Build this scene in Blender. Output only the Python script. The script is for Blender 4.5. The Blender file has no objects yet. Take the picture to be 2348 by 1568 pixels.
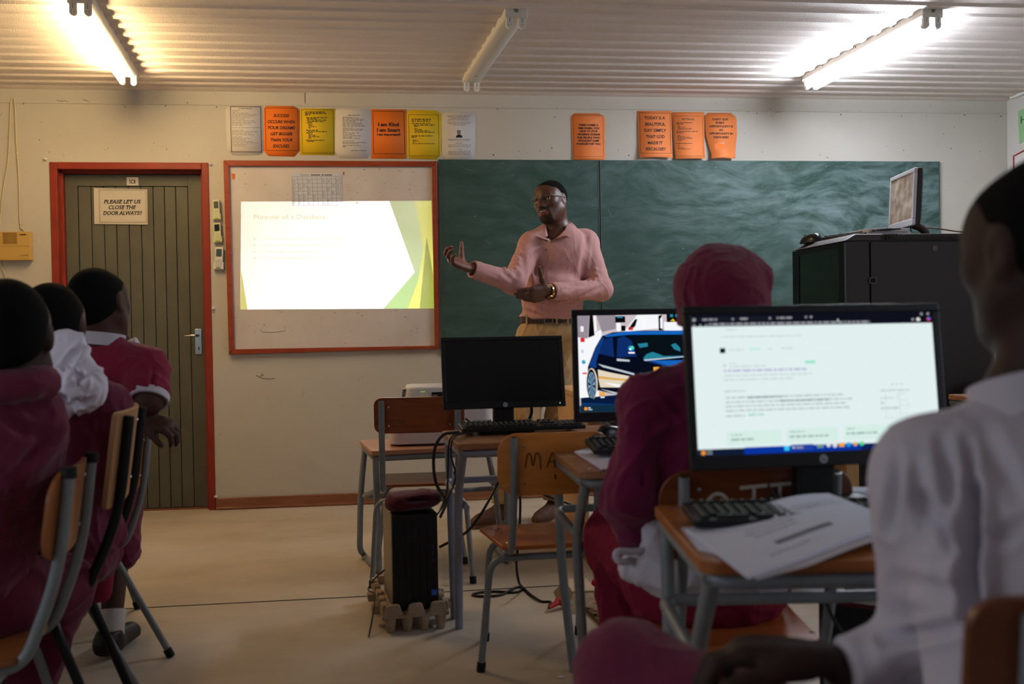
import bpy, bmesh, math, random
import numpy as np
from mathutils import Vector, Matrix, noise as mnoise
random.seed(7)
SC = bpy.context.scene
COL = SC.collection
# ------------------------------------------------------------------ camera frame (35 mm lens, 2348x1568)
W_, H_, F_ = 2348.0, 1568.0, 2283.0
CAMZ = 1.082
WALL = 6.2            # distance of the front wall
def cam_axes(yaw, pitch, roll):
    cy, sy, cp, sp = math.cos(yaw), math.sin(yaw), math.cos(pitch), math.sin(pitch)
    f = np.array([sy*cp, cy*cp, -sp]); r = np.array([cy, -sy, 0.0]); u = np.cross(r, f)
    c, s = math.cos(roll), math.sin(roll)
    return c*r + s*u, -s*r + c*u, f
AR, AU, AF = cam_axes(math.radians(7.1976), math.radians(.8992), math.radians(-.96))
def ray(px, py):
    v = AR*((px-W_/2)/F_) + AU*(-(py-H_/2)/F_) + AF
    return v/v[1]
def PY(px, py, Y):
    """point seen at a photo position, at distance Y from the camera wall-wards"""
    r = ray(px, py); return Vector((r[0]*Y, Y, CAMZ + r[2]*Y))
def PZ(px, py, z):
    r = ray(px, py); t = (z-CAMZ)/r[2]; return Vector((r[0]*t, t, z))
def V(*a): return Vector(a)
def lin(h):
    """sRGB 0..255 triple -> linear"""
    return tuple(((c/255)/12.92 if c/255 <= .04045 else ((c/255+.055)/1.055)**2.4) for c in h)
# ------------------------------------------------------------------ materials
MATS = {}
def nd(t, typ, **kw):
    n = t.nodes.new(typ)
    for k, v in kw.items():
        if k.startswith('i_'):
            key = k[2:]
            key = int(key) if key.isdigit() else key.replace('_', ' ')
            n.inputs[key].default_value = v
        else: setattr(n, k, v)
    return n
def mat(name, col, rough=.6, metal=0., spec=.4, var=None, bump=None, emit=0., alpha=1., coat=0., trans=0., stretch=(1,1,1), sheen=0., ior=1.45):
    """var = (scale, amount, colour2)   bump = (scale, strength, distance)"""
    if name in MATS: return MATS[name]
    m = bpy.data.materials.new(name); m.use_nodes = True
    t = m.node_tree; b = t.nodes['Principled BSDF']
    c = lin(col) + (1,)
    b.inputs['Base Color'].default_value = c
    b.inputs['Roughness'].default_value = rough; b.inputs['Metallic'].default_value = metal
    b.inputs['Specular IOR Level'].default_value = spec
    b.inputs['Coat Weight'].default_value = coat
    b.inputs['Transmission Weight'].default_value = trans
    b.inputs['Sheen Weight'].default_value = sheen
    b.inputs['IOR'].default_value = ior
    if alpha < 1: b.inputs['Alpha'].default_value = alpha
    if emit:
        b.inputs['Emission Color'].default_value = c; b.inputs['Emission Strength'].default_value = emit
    if var or bump:
        tc = nd(t, 'ShaderNodeTexCoord'); mp = nd(t, 'ShaderNodeMapping'); mp.inputs['Scale'].default_value = stretch
        t.links.new(tc.outputs['Object'], mp.inputs['Vector'])
    if var:
        n = nd(t, 'ShaderNodeTexNoise'); n.inputs['Scale'].default_value = var[0]; n.inputs['Detail'].default_value = 6
        t.links.new(mp.outputs[0], n.inputs['Vector'])
        r = nd(t, 'ShaderNodeValToRGB'); r.color_ramp.elements[0].position = .35; r.color_ramp.elements[1].position = .7
        c2 = lin(var[2]) + (1,)
        r.color_ramp.elements[0].color = c
        r.color_ramp.elements[1].color = tuple(c[i]*(1-var[1]) + c2[i]*var[1] for i in range(4))
        t.links.new(n.outputs['Fac'], r.inputs[0]); t.links.new(r.outputs[0], b.inputs['Base Color'])
    if bump:
        n = nd(t, 'ShaderNodeTexNoise'); n.inputs['Scale'].default_value = bump[0]; n.inputs['Detail'].default_value = 4
        t.links.new(mp.outputs[0], n.inputs['Vector'])
        bp = nd(t, 'ShaderNodeBump'); bp.inputs['Strength'].default_value = bump[1]; bp.inputs['Distance'].default_value = bump[2] if len(bump) > 2 else .002
        t.links.new(n.outputs['Fac'], bp.inputs['Height']); t.links.new(bp.outputs[0], b.inputs['Normal'])
    MATS[name] = m
    return m
def wood(name, c1, c2, rough=.45, scale=9, axis='X', coat=.15, dark=(60,30,15), darkamt=.35):
    """plywood / varnished timber with a stretched grain"""
    if name in MATS: return MATS[name]
    m = mat(name, c1, rough, coat=coat)
    t = m.node_tree; b = t.nodes['Principled BSDF']
    tc = nd(t, 'ShaderNodeTexCoord'); mp = nd(t, 'ShaderNodeMapping')
    mp.inputs['Scale'].default_value = {'X': (1, 7, 7), 'Y': (7, 1, 7), 'Z': (7, 7, 1)}[axis]
    n = nd(t, 'ShaderNodeTexNoise', i_Scale=scale*.35, i_Detail=7., i_Distortion=1.2)
    n2 = nd(t, 'ShaderNodeTexNoise', i_Scale=3.2, i_Detail=3., i_Distortion=.6)
    r = nd(t, 'ShaderNodeValToRGB'); e = r.color_ramp.elements
    e[0].position = .3; e[0].color = lin(c1)+(1,); e[1].position = .72; e[1].color = lin(c2)+(1,)
    r2 = nd(t, 'ShaderNodeValToRGB'); e = r2.color_ramp.elements
    e[0].position = .55; e[0].color = (0,0,0,1); e[1].position = .75; e[1].color = (darkamt,)*3+(1,)
    mx = nd(t, 'ShaderNodeMix', data_type='RGBA'); mx.inputs[7].default_value = lin(dark)+(1,)
    L = t.links.new
    L(tc.outputs['Object'], mp.inputs[0]); L(mp.outputs[0], n.inputs[0]); L(mp.outputs[0], n2.inputs[0])
    L(n.outputs['Fac'], r.inputs[0]); L(n2.outputs['Fac'], r2.inputs[0])
    L(r.outputs[0], mx.inputs[6]); L(r2.outputs[0], mx.inputs[0]); L(mx.outputs[2], b.inputs['Base Color'])
    bp = nd(t, 'ShaderNodeBump', i_Strength=.15, i_Distance=.001)
    L(n.outputs['Fac'], bp.inputs['Height']); L(bp.outputs[0], b.inputs['Normal'])
    return m
# ------------------------------------------------------------------ mesh builder
def fillet(pts, rad, seg=5):
    """round the inner corners of a polyline"""
    pts = [Vector(p) for p in pts]; out = [pts[0]]
    for i in range(1, len(pts)-1):
        r = rad[i] if isinstance(rad, (list, tuple)) else rad
        a, b, c = pts[i-1], pts[i], pts[i+1]
        u, w = (a-b), (c-b); lu, lw = u.length, w.length
        if r <= 0 or lu < 1e-6 or lw < 1e-6: out.append(b); continue
        d = min(r, lu*.48, lw*.48); p0, p1 = b+u/lu*d, b+w/lw*d
        for k in range(seg+1):
            s = k/seg; out.append(p0*(1-s)**2 + b*2*s*(1-s) + p1*s*s)
    out.append(pts[-1]); return out
def smooth_path(pts, n=6):
    """Catmull-Rom through the points"""
    p = [Vector(q) for q in pts]; p = [p[0]*2-p[1]] + p + [p[-1]*2-p[-2]]; out = []
    for i in range(1, len(p)-2):
        for k in range(n):
            s = k/n
            out.append(.5*((2*p[i]) + (p[i+1]-p[i-1])*s + (2*p[i-1]-5*p[i]+4*p[i+1]-p[i+2])*s*s + (3*p[i]-p[i-1]-3*p[i+1]+p[i+2])*s**3))
    out.append(p[-2]); return out
class MB:
    def __init__(s): s.v = []; s.f = []; s.m = []
    def add(s, vs, fs, m=0, M=None):
        o = len(s.v)
        s.v += [tuple((M @ Vector(p)) if M is not None else p) for p in vs]
        s.f += [tuple(i+o for i in f) for f in fs]; s.m += [m]*len(fs); return s
    def box(s, c, d, M=None, m=0):
        x, y, z = (k/2 for k in d)
        vs = [(c[0]+a*x, c[1]+b*y, c[2]+e*z) for a in (-1,1) for b in (-1,1) for e in (-1,1)]
        return s.add(vs, [(0,1,3,2),(4,6,7,5),(0,4,5,1),(2,3,7,6),(0,2,6,4),(1,5,7,3)], m, M)
    def box2(s, a, b, M=None, m=0):
        return s.box([(a[i]+b[i])/2 for i in range(3)], [abs(b[i]-a[i]) for i in range(3)], M, m)
    def hexa(s, p, m=0):
        """8 points: front quad p0..p3, back quad p4..p7 (same order)"""
        return s.add([tuple(q) for q in p], [(0,1,2,3),(7,6,5,4),(0,4,5,1),(1,5,6,2),(2,6,7,3),(3,7,4,0)], m)
    def prism(s, poly, d, m=0):
        """planar polygon (3D points) pushed along vector d"""
        n = len(poly); d = Vector(d); a = [tuple(p) for p in poly]; b = [tuple(Vector(p)+d) for p in poly]
        fs = [tuple(range(n)), tuple(reversed(range(n, 2*n)))] + [(i, i+n, (i+1) % n+n, (i+1) % n) for i in range(n)]
        return s.add(a+b, fs, m)
    def poly(s, pts, m=0): return s.add([tuple(p) for p in pts], [tuple(range(len(pts)))], m)
    def tube(s, pts, r, n=10, m=0, caps=True, flat=None):
        """round tube along points; flat=(a,b) makes an oval/flat section"""
        pts = [Vector(p) for p in pts]; N = len(pts); rs = r if isinstance(r, (list, tuple)) else [r]*N
        ts = [(pts[min(i+1, N-1)]-pts[max(i-1, 0)]).normalized() for i in range(N)]
        up = Vector((0,0,1)) if abs(ts[0].z) < .9 else Vector((1,0,0))
        a = (up - ts[0]*up.dot(ts[0])).normalized(); o = len(s.v)
        for i in range(N):
            a = (a - ts[i]*a.dot(ts[i]))
            a = a.normalized() if a.length > 1e-6 else ts[i].orthogonal().normalized()
            b = ts[i].cross(a)
            for k in range(n):
                w = 2*math.pi*k/n
                s.v.append(tuple(pts[i] + (a*math.cos(w) + b*math.sin(w))*rs[i]))
        for i in range(N-1):
            for k in range(n):
                q = (k+1) % n; s.f.append((o+i*n+k, o+i*n+q, o+(i+1)*n+q, o+(i+1)*n+k)); s.m.append(m)
        if caps:
            s.f.append(tuple(o+k for k in reversed(range(n)))); s.m.append(m)
            s.f.append(tuple(o+(N-1)*n+k for k in range(n))); s.m.append(m)
        return s
    def lathe(s, prof, n=24, M=None, m=0):
        o = len(s.v); N = len(prof); vs = []
        for r, z in prof:
            for k in range(n):
                w = 2*math.pi*k/n; vs.append((r*math.cos(w), r*math.sin(w), z))
        fs = [(i*n+k, i*n+(k+1) % n, (i+1)*n+(k+1) % n, (i+1)*n+k) for i in range(N-1) for k in range(n)]
        fs += [tuple(reversed(range(n))), tuple((N-1)*n+k for k in range(n))]
        return s.add(vs, fs, m, M)
    def ball(s, c, r, n=14, k=9, M=None, m=0):
        rx, ry, rz = (r if isinstance(r, (tuple, list)) else (r, r, r)); vs = []; fs = []
        for i in range(k+1):
            t = math.pi*i/k
            for j in range(n):
                w = 2*math.pi*j/n
                vs.append((c[0]+rx*math.sin(t)*math.cos(w), c[1]+ry*math.sin(t)*math.sin(w), c[2]+rz*math.cos(t)))
        for i in range(k):
            for j in range(n):
                q = (j+1) % n; fs.append((i*n+j, (i+1)*n+j, (i+1)*n+q, i*n+q))
        return s.add(vs, fs, m, M)
    def grid(s, fn, nu, nv, m=0):
        vs = [tuple(fn(i/nu, j/nv)) for j in range(nv+1) for i in range(nu+1)]
        fs = [(j*(nu+1)+i, j*(nu+1)+i+1, (j+1)*(nu+1)+i+1, (j+1)*(nu+1)+i) for j in range(nv) for i in range(nu)]
        return s.add(vs, fs, m)
    def shift(s, fn):
        s.v = [tuple(fn(Vector(p))) for p in s.v]; return s
    def build(s, name, mats, parent=None, angle=40, bevel=0, bseg=2, solid=0, sub=0, world=True, flat=False, merge=False, normals=True):
        me = bpy.data.meshes.new(name); vs = s.v
        if parent is not None and world:
            I = WM[parent.name].inverted(); vs = [tuple(I @ Vector(p)) for p in vs]
        me.from_pydata(vs, [], s.f); me.update()
        if not isinstance(mats, (list, tuple)): mats = [mats]
        for k in mats: me.materials.append(k)
        if len(mats) > 1: me.polygons.foreach_set('material_index', s.m)
        if normals or merge:
            bm = bmesh.new(); bm.from_mesh(me)
            if merge: bmesh.ops.remove_doubles(bm, verts=bm.verts, dist=1e-5)
            if normals: bmesh.ops.recalc_face_normals(bm, faces=bm.faces)
            bm.to_mesh(me); bm.free()
        if not flat:
            me.shade_smooth(); me.set_sharp_from_angle(angle=math.radians(angle))
        o = bpy.data.objects.new(name, me); COL.objects.link(o)
        if parent is not None: o.parent = parent
        WM[o.name] = (WM[parent.name] if parent is not None else Matrix())
        if solid:
            md = o.modifiers.new('solid', 'SOLIDIFY'); md.thickness = abs(solid); md.offset = 1 if solid > 0 else -1
        if bevel:
            md = o.modifiers.new('bevel', 'BEVEL'); md.width = bevel; md.segments = bseg; md.limit_method = 'ANGLE'; md.angle_limit = math.radians(35); md.harden_normals = True
        if sub:
            md = o.modifiers.new('sub', 'SUBSURF'); md.levels = sub; md.render_levels = sub
        return o
WM = {}
def tag(o, label=None, cat=None, group=None, kind=None):
    if label: o['label'] = label
    if cat: o['category'] = cat
    if group: o['group'] = group
    if kind: o['kind'] = kind
    return o
def thing(name, label, cat, loc=(0,0,0), rz=0., group=None, kind=None, M=None):
    """an Empty at the thing's base that parents its parts"""
    o = bpy.data.objects.new(name, None); COL.objects.link(o); o.empty_display_size = .05
    mtx = M if M is not None else Matrix.Translation(Vector(loc)) @ Matrix.Rotation(rz, 4, 'Z')
    o.matrix_world = mtx; WM[o.name] = mtx
    return tag(o, label, cat, group, kind)
def copy_tree(o, parent=None):
    c = o.copy(); COL.objects.link(c)
    if parent is not None: c.parent = parent
    for k in [x for x in bpy.data.objects if x.parent == o]: copy_tree(k, c)
    return c
# ------------------------------------------------------------------ lettering
_TX = {}
def text2d(s, bold=0., shear=0., serif=False, spacing=1., line=1.):
    """flat outline-filled lettering: (verts, faces), cap height about .73, centred on x, baseline 0"""
    key = (s, bold, shear, serif, spacing)
    if key in _TX: return _TX[key]
    cu = bpy.data.curves.new('t', 'FONT'); cu.body = s; cu.size = 1; cu.offset = bold; cu.align_x = 'CENTER'; cu.fill_mode = 'FRONT'; cu.resolution_u = 3
    cu.space_character = spacing
    ob = bpy.data.objects.new('t', cu); COL.objects.link(ob)
    dg = bpy.context.evaluated_depsgraph_get(); me = bpy.data.meshes.new_from_object(ob.evaluated_get(dg))
    vs = [(v.co.x, v.co.y) for v in me.vertices]; fs = [tuple(p.vertices) for p in me.polygons]
    if serif and vs:
        cnt = {}
        for f in fs:
            for i in range(len(f)):
                e = tuple(sorted((f[i], f[(i+1) % len(f)]))); cnt[e] = cnt.get(e, 0)+1
        cap = .73
        for (a, b), c in cnt.items():
            if c != 1: continue
            (x0, y0), (x1, y1) = vs[a], vs[b]
            if abs(y0-y1) > .004 or not .05 < abs(x0-x1) < .3: continue
            for base, sg in ((0, 1), (cap, -1), (.55, -1)):
                if abs(y0-base) < .03+abs(bold):
                    l, r = min(x0, x1)-.06, max(x0, x1)+.06; o = len(vs)
                    vs += [(l, y0), (r, y0), (r, y0+sg*.055), (l, y0+sg*.055)]; fs.append((o, o+1, o+2, o+3)); break
    vs = [(x+shear*y, y) for x, y in vs]
    bpy.data.objects.remove(ob); bpy.data.curves.remove(cu); bpy.data.meshes.remove(me)
    _TX[key] = (vs, fs); return _TX[key]
def put_text(mb, s, org, ux, uy, width=None, height=None, m=0, left=False, **kw):
    """letters on a plane: org = centre of the baseline, ux/uy = unit vectors; scaled to a given width and cap height"""
    vs, fs = text2d(s, **kw)
    if not vs: return
    x0, x1 = min(v[0] for v in vs), max(v[0] for v in vs)
    sy = (height or .1)/.73; sx = (width/(x1-x0)) if width else sy
    if not height: sy = sx
    off = x0 if left else (x0+x1)/2
    org, ux, uy = Vector(org), Vector(ux), Vector(uy)
    mb.add([tuple(org + ux*((x-off)*sx) + uy*(y*sy)) for x, y in vs], fs, m)
# ================================================================== THE ROOM
XL, XR, YB, ZC = -2.62, 4.14, -3.4, 2.576
def WP(px, py, off=0.): return PY(px, py, WALL-off)
def struct(name, mb, m, parent=None, **kw):
    o = mb.build(name, m, parent, **kw)
    if parent is None: o['kind'] = 'structure'
    return o
# --- painted wall: sandy cream with faint grime
def wall_mat(name, c, c2, grime=(120,105,80), low=True):
    m = mat(name, c, .75, spec=.25); t = m.node_tree; b = t.nodes['Principled BSDF']; L = t.links.new
    tc = nd(t, 'ShaderNodeTexCoord')
    n = nd(t, 'ShaderNodeTexNoise', i_Scale=1.7, i_Detail=8., i_Roughness=.62)
    r = nd(t, 'ShaderNodeValToRGB'); e = r.color_ramp.elements
    e[0].position = .35; e[0].color = lin(c)+(1,); e[1].position = .75; e[1].color = lin(c2)+(1,)
    n2 = nd(t, 'ShaderNodeTexNoise', i_Scale=38., i_Detail=3.)            # small specks and scuffs
    r2 = nd(t, 'ShaderNodeValToRGB'); e = r2.color_ramp.elements
    e[0].position = .70; e[0].color = (0,0,0,1); e[1].position = .78; e[1].color = (.45,)*3+(1,)
    mx = nd(t, 'ShaderNodeMix', data_type='RGBA'); mx.inputs[7].default_value = lin(grime)+(1,)
    bp = nd(t, 'ShaderNodeBump', i_Strength=.25, i_Distance=.002); n3 = nd(t, 'ShaderNodeTexNoise', i_Scale=120., i_Detail=3.)
    for k in (n, n2, n3): L(tc.outputs['Object'], k.inputs[0])
    L(n.outputs['Fac'], r.inputs[0]); L(n2.outputs['Fac'], r2.inputs[0]); L(r.outputs[0], mx.inputs[6]); L(r2.outputs[0], mx.inputs[0])
    L(mx.outputs[2], b.inputs['Base Color']); L(n3.outputs['Fac'], bp.inputs['Height']); L(bp.outputs[0], b.inputs['Normal'])
    return m
M_wall = wall_mat('wall_paint', (191,185,174), (199,193,183))
M_side = wall_mat('side_wall_paint', (200,197,192), (206,203,198))
M_ceil = mat('ceiling_sheet', (226,214,206), .6, var=(3, .5, (216,203,194)), bump=(160, .8, .004))
M_white = mat('white_enamel', (228,226,220), .35)
M_red = mat('door_frame_red', (138,47,30), .5, var=(7, .6, (118,36,26)), bump=(60, .1))
M_door = mat('door_grey_paint', (92,91,80), .55, var=(5, .6, (80,78,68)), bump=(90, .15))
M_dark = mat('dark_gap', (18,17,16), .8)
M_chrome = mat('chrome', (200,200,198), .18, metal=1)
M_brownwood = wood('skirting_wood', (128,78,52), (146,94,64), .5, axis='X')
# floor: worn sheet flooring, sandy with dusty pale patches
def floor_mat():
    m = mat('floor_sheet', (170,152,128), .5, spec=.35); t = m.node_tree; b = t.nodes['Principled BSDF']; L = t.links.new
    tc = nd(t, 'ShaderNodeTexCoord'); mp = nd(t, 'ShaderNodeMapping'); mp.inputs['Scale'].default_value = (1, 2.0, 1)
    L(tc.outputs['Object'], mp.inputs[0])
    n = nd(t, 'ShaderNodeTexNoise', i_Scale=2.2, i_Detail=9., i_Roughness=.65, i_Distortion=.4)
    r = nd(t, 'ShaderNodeValToRGB'); e = r.color_ramp.elements
    e[0].position = .3; e[0].color = lin((172,157,138))+(1,); e[1].position = .7; e[1].color = lin((192,179,160))+(1,)
    n2 = nd(t, 'ShaderNodeTexNoise', i_Scale=1.1, i_Detail=6.)
    r2 = nd(t, 'ShaderNodeValToRGB'); e = r2.color_ramp.elements
    e[0].position = .45; e[0].color = (0,0,0,1); e[1].position = .7; e[1].color = (.6,)*3+(1,)
    mx = nd(t, 'ShaderNodeMix', data_type='RGBA'); mx.inputs[7].default_value = lin((196,188,178))+(1,)
    n3 = nd(t, 'ShaderNodeTexNoise', i_Scale=26., i_Detail=4.)
    r3 = nd(t, 'ShaderNodeValToRGB'); e = r3.color_ramp.elements
    e[0].position = .68; e[0].color = (0,0,0,1); e[1].position = .8; e[1].color = (.5,)*3+(1,)
    mx2 = nd(t, 'ShaderNodeMix', data_type='RGBA'); mx2.inputs[7].default_value = lin((105,90,76))+(1,)
    L(mp.outputs[0], n.inputs[0]); L(tc.outputs['Object'], n2.inputs[0]); L(mp.outputs[0], n3.inputs[0])
    L(n.outputs['Fac'], r.inputs[0]); L(n2.outputs['Fac'], r2.inputs[0]); L(n3.outputs['Fac'], r3.inputs[0])
    L(r.outputs[0], mx.inputs[6]); L(r2.outputs[0], mx.inputs[0]); L(mx.outputs[2], mx2.inputs[6]); L(r3.outputs[0], mx2.inputs[0])
    L(mx2.outputs[2], b.inputs['Base Color'])
    rr = nd(t, 'ShaderNodeMapRange'); rr.inputs[3].default_value = .34; rr.inputs[4].default_value = .7
    L(n2.outputs['Fac'], rr.inputs[0]); L(rr.outputs[0], b.inputs['Roughness'])
    return m
M_floor = floor_mat()
struct('floor', MB().box2((XL-.1, YB-.1, -.1), (XR+.1, WALL+.3, 0)), M_floor)
jl = MB()
for a, b in (((0,1407), (300,1395)), ((300,1395), (862,1366)), ((862,1366), (1420,1335))):
    A, B = PZ(*a, .0006), PZ(*b, .0006); jl.tube([A, B], .0022, 5)
A, B = PZ(2010, 1300, .0006), PZ(1500, 1332, .0006); jl.tube([B, A], .0022, 5)
struct('trim_1', jl, M_dark)
# front wall with its door opening
DX0, DX1, DZ = -1.957, -1.043, 2.099
fw = MB(); T = .16
fw.box2((XL-.1, WALL, 0), (DX0+.02, WALL+T, ZC)); fw.box2((DX1-.02, WALL, 0), (XR+.1, WALL+T, ZC)); fw.box2((DX0+.02, WALL, DZ-.02), (DX1-.02, WALL+T, ZC))
struct('wall_front', fw, M_wall)
# side walls with windows behind the picture's edges, back wall
def side_wall(name, X, s, wins, m):
    w = MB(); y0 = YB
    for a, b in wins + [(WALL, WALL)]:
        w.box2((X, y0, 0), (X+s*.12, a, ZC))
        if b > a: w.box2((X, a, 0), (X+s*.12, b, .95)); w.box2((X, a, 2.05), (X+s*.12, b, ZC))
        y0 = b
    return struct(name, w, m)
WINS_R = [(-2.4, -.6), (.3, 2.1)]; WINS_L = [(-2.4, -.6), (.2, 2.0)]
side_wall('wall_right', XR, 1, WINS_R, M_side); side_wall('wall_left', XL, -1, WINS_L, M_wall)
struct('wall_back', MB().box2((XL-.1, YB-.12, 0), (XR+.1, YB, ZC)), M_wall)
M_glass = mat('window_glass', (255,255,255), .02, trans=1., spec=.5)
k = 0
for X, s, ws in ((XR, 1, WINS_R), (XL, -1, WINS_L)):
    for a, b in ws:
        k += 1; f = MB()
        for y in (a+.02, (a+b)/2, b-.02): f.box((X+s*.05, y, 1.5), (.05, .04, 1.1))
        for z in (.97, 1.5, 2.03): f.box((X+s*.05, (a+b)/2, z), (.049, b-a, .04))
        struct('window_%d' % k, f, M_white)
# ribbed ceiling: narrow ribs running along the front wall
prof = []; y = YB; PITCH = .142
while y < WALL+.02:
    prof += [(y, ZC), (y+.088, ZC), (y+.102, ZC-.010), (y+.128, ZC-.010)]; y += PITCH
prof = [p for p in prof if p[0] < WALL+.02]
ce = MB(); n = len(prof)
vs = [(XL-.1, p[0], p[1]) for p in prof] + [(XR+.1, p[0], p[1]) for p in prof]
ce.add(vs, [(i, i+1, n+i+1, n+i) for i in range(n-1)])
o = ce.build('ceiling', M_ceil, flat=True, solid=.03, normals=False); o['kind'] = 'structure'
tr = MB()
tr.prism([(XL, WALL-.001, 2.576), (XL, WALL-.07, 2.562), (XL, WALL-.07, 2.552), (XL, WALL-.02, 2.528), (XL, WALL-.001, 2.528)], (XR-XL, 0, 0))
struct('trim_2', tr, M_ceil, bevel=.002)
zj = WP(1150, 249).z
tr = MB(); tr.prism([(XL, WALL-.001, zj+.012), (XL, WALL-.006, zj+.010), (XL, WALL-.006, zj+.002), (XL, WALL-.001, zj)], (XR-XL, 0, 0))
struct('trim_3', tr, M_wall, bevel=.0015)
tr = MB(); tr.box2((XR-.03, YB, ZC-.05), (XR-.001, WALL-.07, ZC-.02)); struct('trim_4', tr, M_white, bevel=.004)
tr = MB(); x = WP(699, 210).x; tr.box2((x-.001, WALL-.0025, zj+.02), (x+.001, WALL-.0005, 2.526)); struct('trim_5', tr, M_dark)
sk = MB(); sk.box2((DX1+.003, WALL-.016, .012), (XR, WALL-.001, .072)); sk.tube([(DX1+.003, WALL-.012, .009), (XR, WALL-.012, .009)], .009, 8)
struct('baseboard_front', sk, M_brownwood, bevel=.004)
sk = MB(); sk.box2((XR-.016, YB, .0), (XR-.001, WALL-.02, .072)); struct('baseboard_right', sk, M_brownwood, bevel=.004)
# --- the door
door = thing('door_1', 'grey boarded door in a red frame at the left end of the front wall', 'door', ((DX0+DX1)/2, WALL, 0), kind='structure')
fr = MB(); fw_ = .042
fr.box2((DX0, WALL-.006, 0), (DX0+fw_, WALL+.05, DZ)); fr.box2((DX1-fw_, WALL-.006, 0), (DX1, WALL+.05, DZ)); fr.box2((DX0+fw_, WALL-.006, DZ-fw_), (DX1-fw_, WALL+.05, DZ))
fr.box2((DX0+.01, WALL+.05, 0), (DX0+fw_+.016, WALL+.15, DZ-.01)); fr.box2((DX1-fw_-.016, WALL+.05, 0), (DX1-.01, WALL+.15, DZ-.01)); fr.box2((DX0+fw_, WALL+.05, DZ-fw_-.016), (DX1-fw_, WALL+.15, DZ-.01))
fr.build('door_frame', M_red, door, bevel=.004)
YD = WALL+.085
lx0, lx1, lz1 = DX0+fw_+.018, DX1-fw_-.018, DZ-fw_-.018
bxs = [PY(p, 600, YD).x for p in (182,212,241,269,298,326,354,380,406,434)]
zr = PY(300, 427, YD).z
lf = MB(); lf.box2((lx0, YD-.004, .008), (bxs[0]-.002, YD+.04, lz1)); lf.box2((bxs[-1]+.002, YD-.004, .008), (lx1, YD+.04, lz1)); lf.box2((bxs[0]-.002, YD-.004, zr), (bxs[-1]+.002, YD+.04, lz1))
leaf = lf.build('door_leaf', M_door, door, bevel=.002)
bd = MB()
for a, b in zip(bxs, bxs[1:]): bd.box2((a+.0012, YD, .008), (b-.0012, YD+.03, zr-.002))
bd.build('board_panel', M_door, door, bevel=.0035, bseg=1)
MB().box2((lx0-.03, YD+.041, .0), (lx1+.03, YD+.06, lz1+.03)).build('light_stop_backing', M_dark, door)  # dark sheet behind the board gaps, widened to block light from outside
MB().box2((lx0,YD-.03,.0005),(lx1,YD+.045,.007)).build('light_stop_strip', M_brownwood, door)  # strip added to stop outside light leaking under the leaf
hp = MB(); a, b = PY(447, 754, YD), PY(464, 812, YD); hp.box2((a.x, YD-.010, a.z), (b.x, YD-.004, b.z))
plate = hp.build('handle_plate', M_chrome, door, bevel=.002)
c = PY(456, 799, YD-.0105); MB().box((c.x, YD-.0105, c.z), (.006, .001, .018)).build('keyhole', M_dark, plate)
lv = MB(); p0, p1 = PY(452, 769, YD-.012), PY(423, 770, YD-.05)
lv.tube(fillet([(p0.x, YD-.008, p0.z), (p0.x, YD-.05, p0.z), (p1.x, YD-.05, p1.z)], .012), [.008]*7+[.004], 10)
lv.build('door_handle', M_chrome, door)
# ================================================================== THINGS ON THE FRONT WALL
M_ink = mat('black_ink', (32,30,30), .7); M_ink2 = mat('grey_print', (120,116,112), .8); M_ink3 = mat('pale_print', (165,162,160), .8)
M_paper = mat('white_paper', (214,209,206), .7, var=(5,.4,(204,198,194))); M_orange = mat('orange_paper', (236,122,36), .65, var=(4,.4,(228,112,34)))
M_orange2 = mat('light_orange_paper', (238,136,74), .65, var=(4,.5,(232,124,62))); M_yellow = mat('yellow_paper', (226,190,30), .65, var=(4,.4,(218,180,28)))
def clip_rows(poly, n):
    """poly (list of 2D) -> bmesh faces cut into n horizontal rows"""
    bm = bmesh.new(); vs = [bm.verts.new((p[0], 0, p[1])) for p in poly]; bm.faces.new(vs)
    z0, z1 = min(p[1] for p in poly), max(p[1] for p in poly)
    for i in range(1, n):
        z = z0+(z1-z0)*i/n
        bmesh.ops.bisect_plane(bm, geom=bm.verts[:]+bm.edges[:]+bm.faces[:], plane_co=(0,0,z), plane_no=(0,0,1))
    bm.verts.index_update(); v = [tuple(q.co) for q in bm.verts]; f = [tuple(q.index for q in k.verts) for k in bm.faces]; bm.free()
    return v, f
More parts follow.
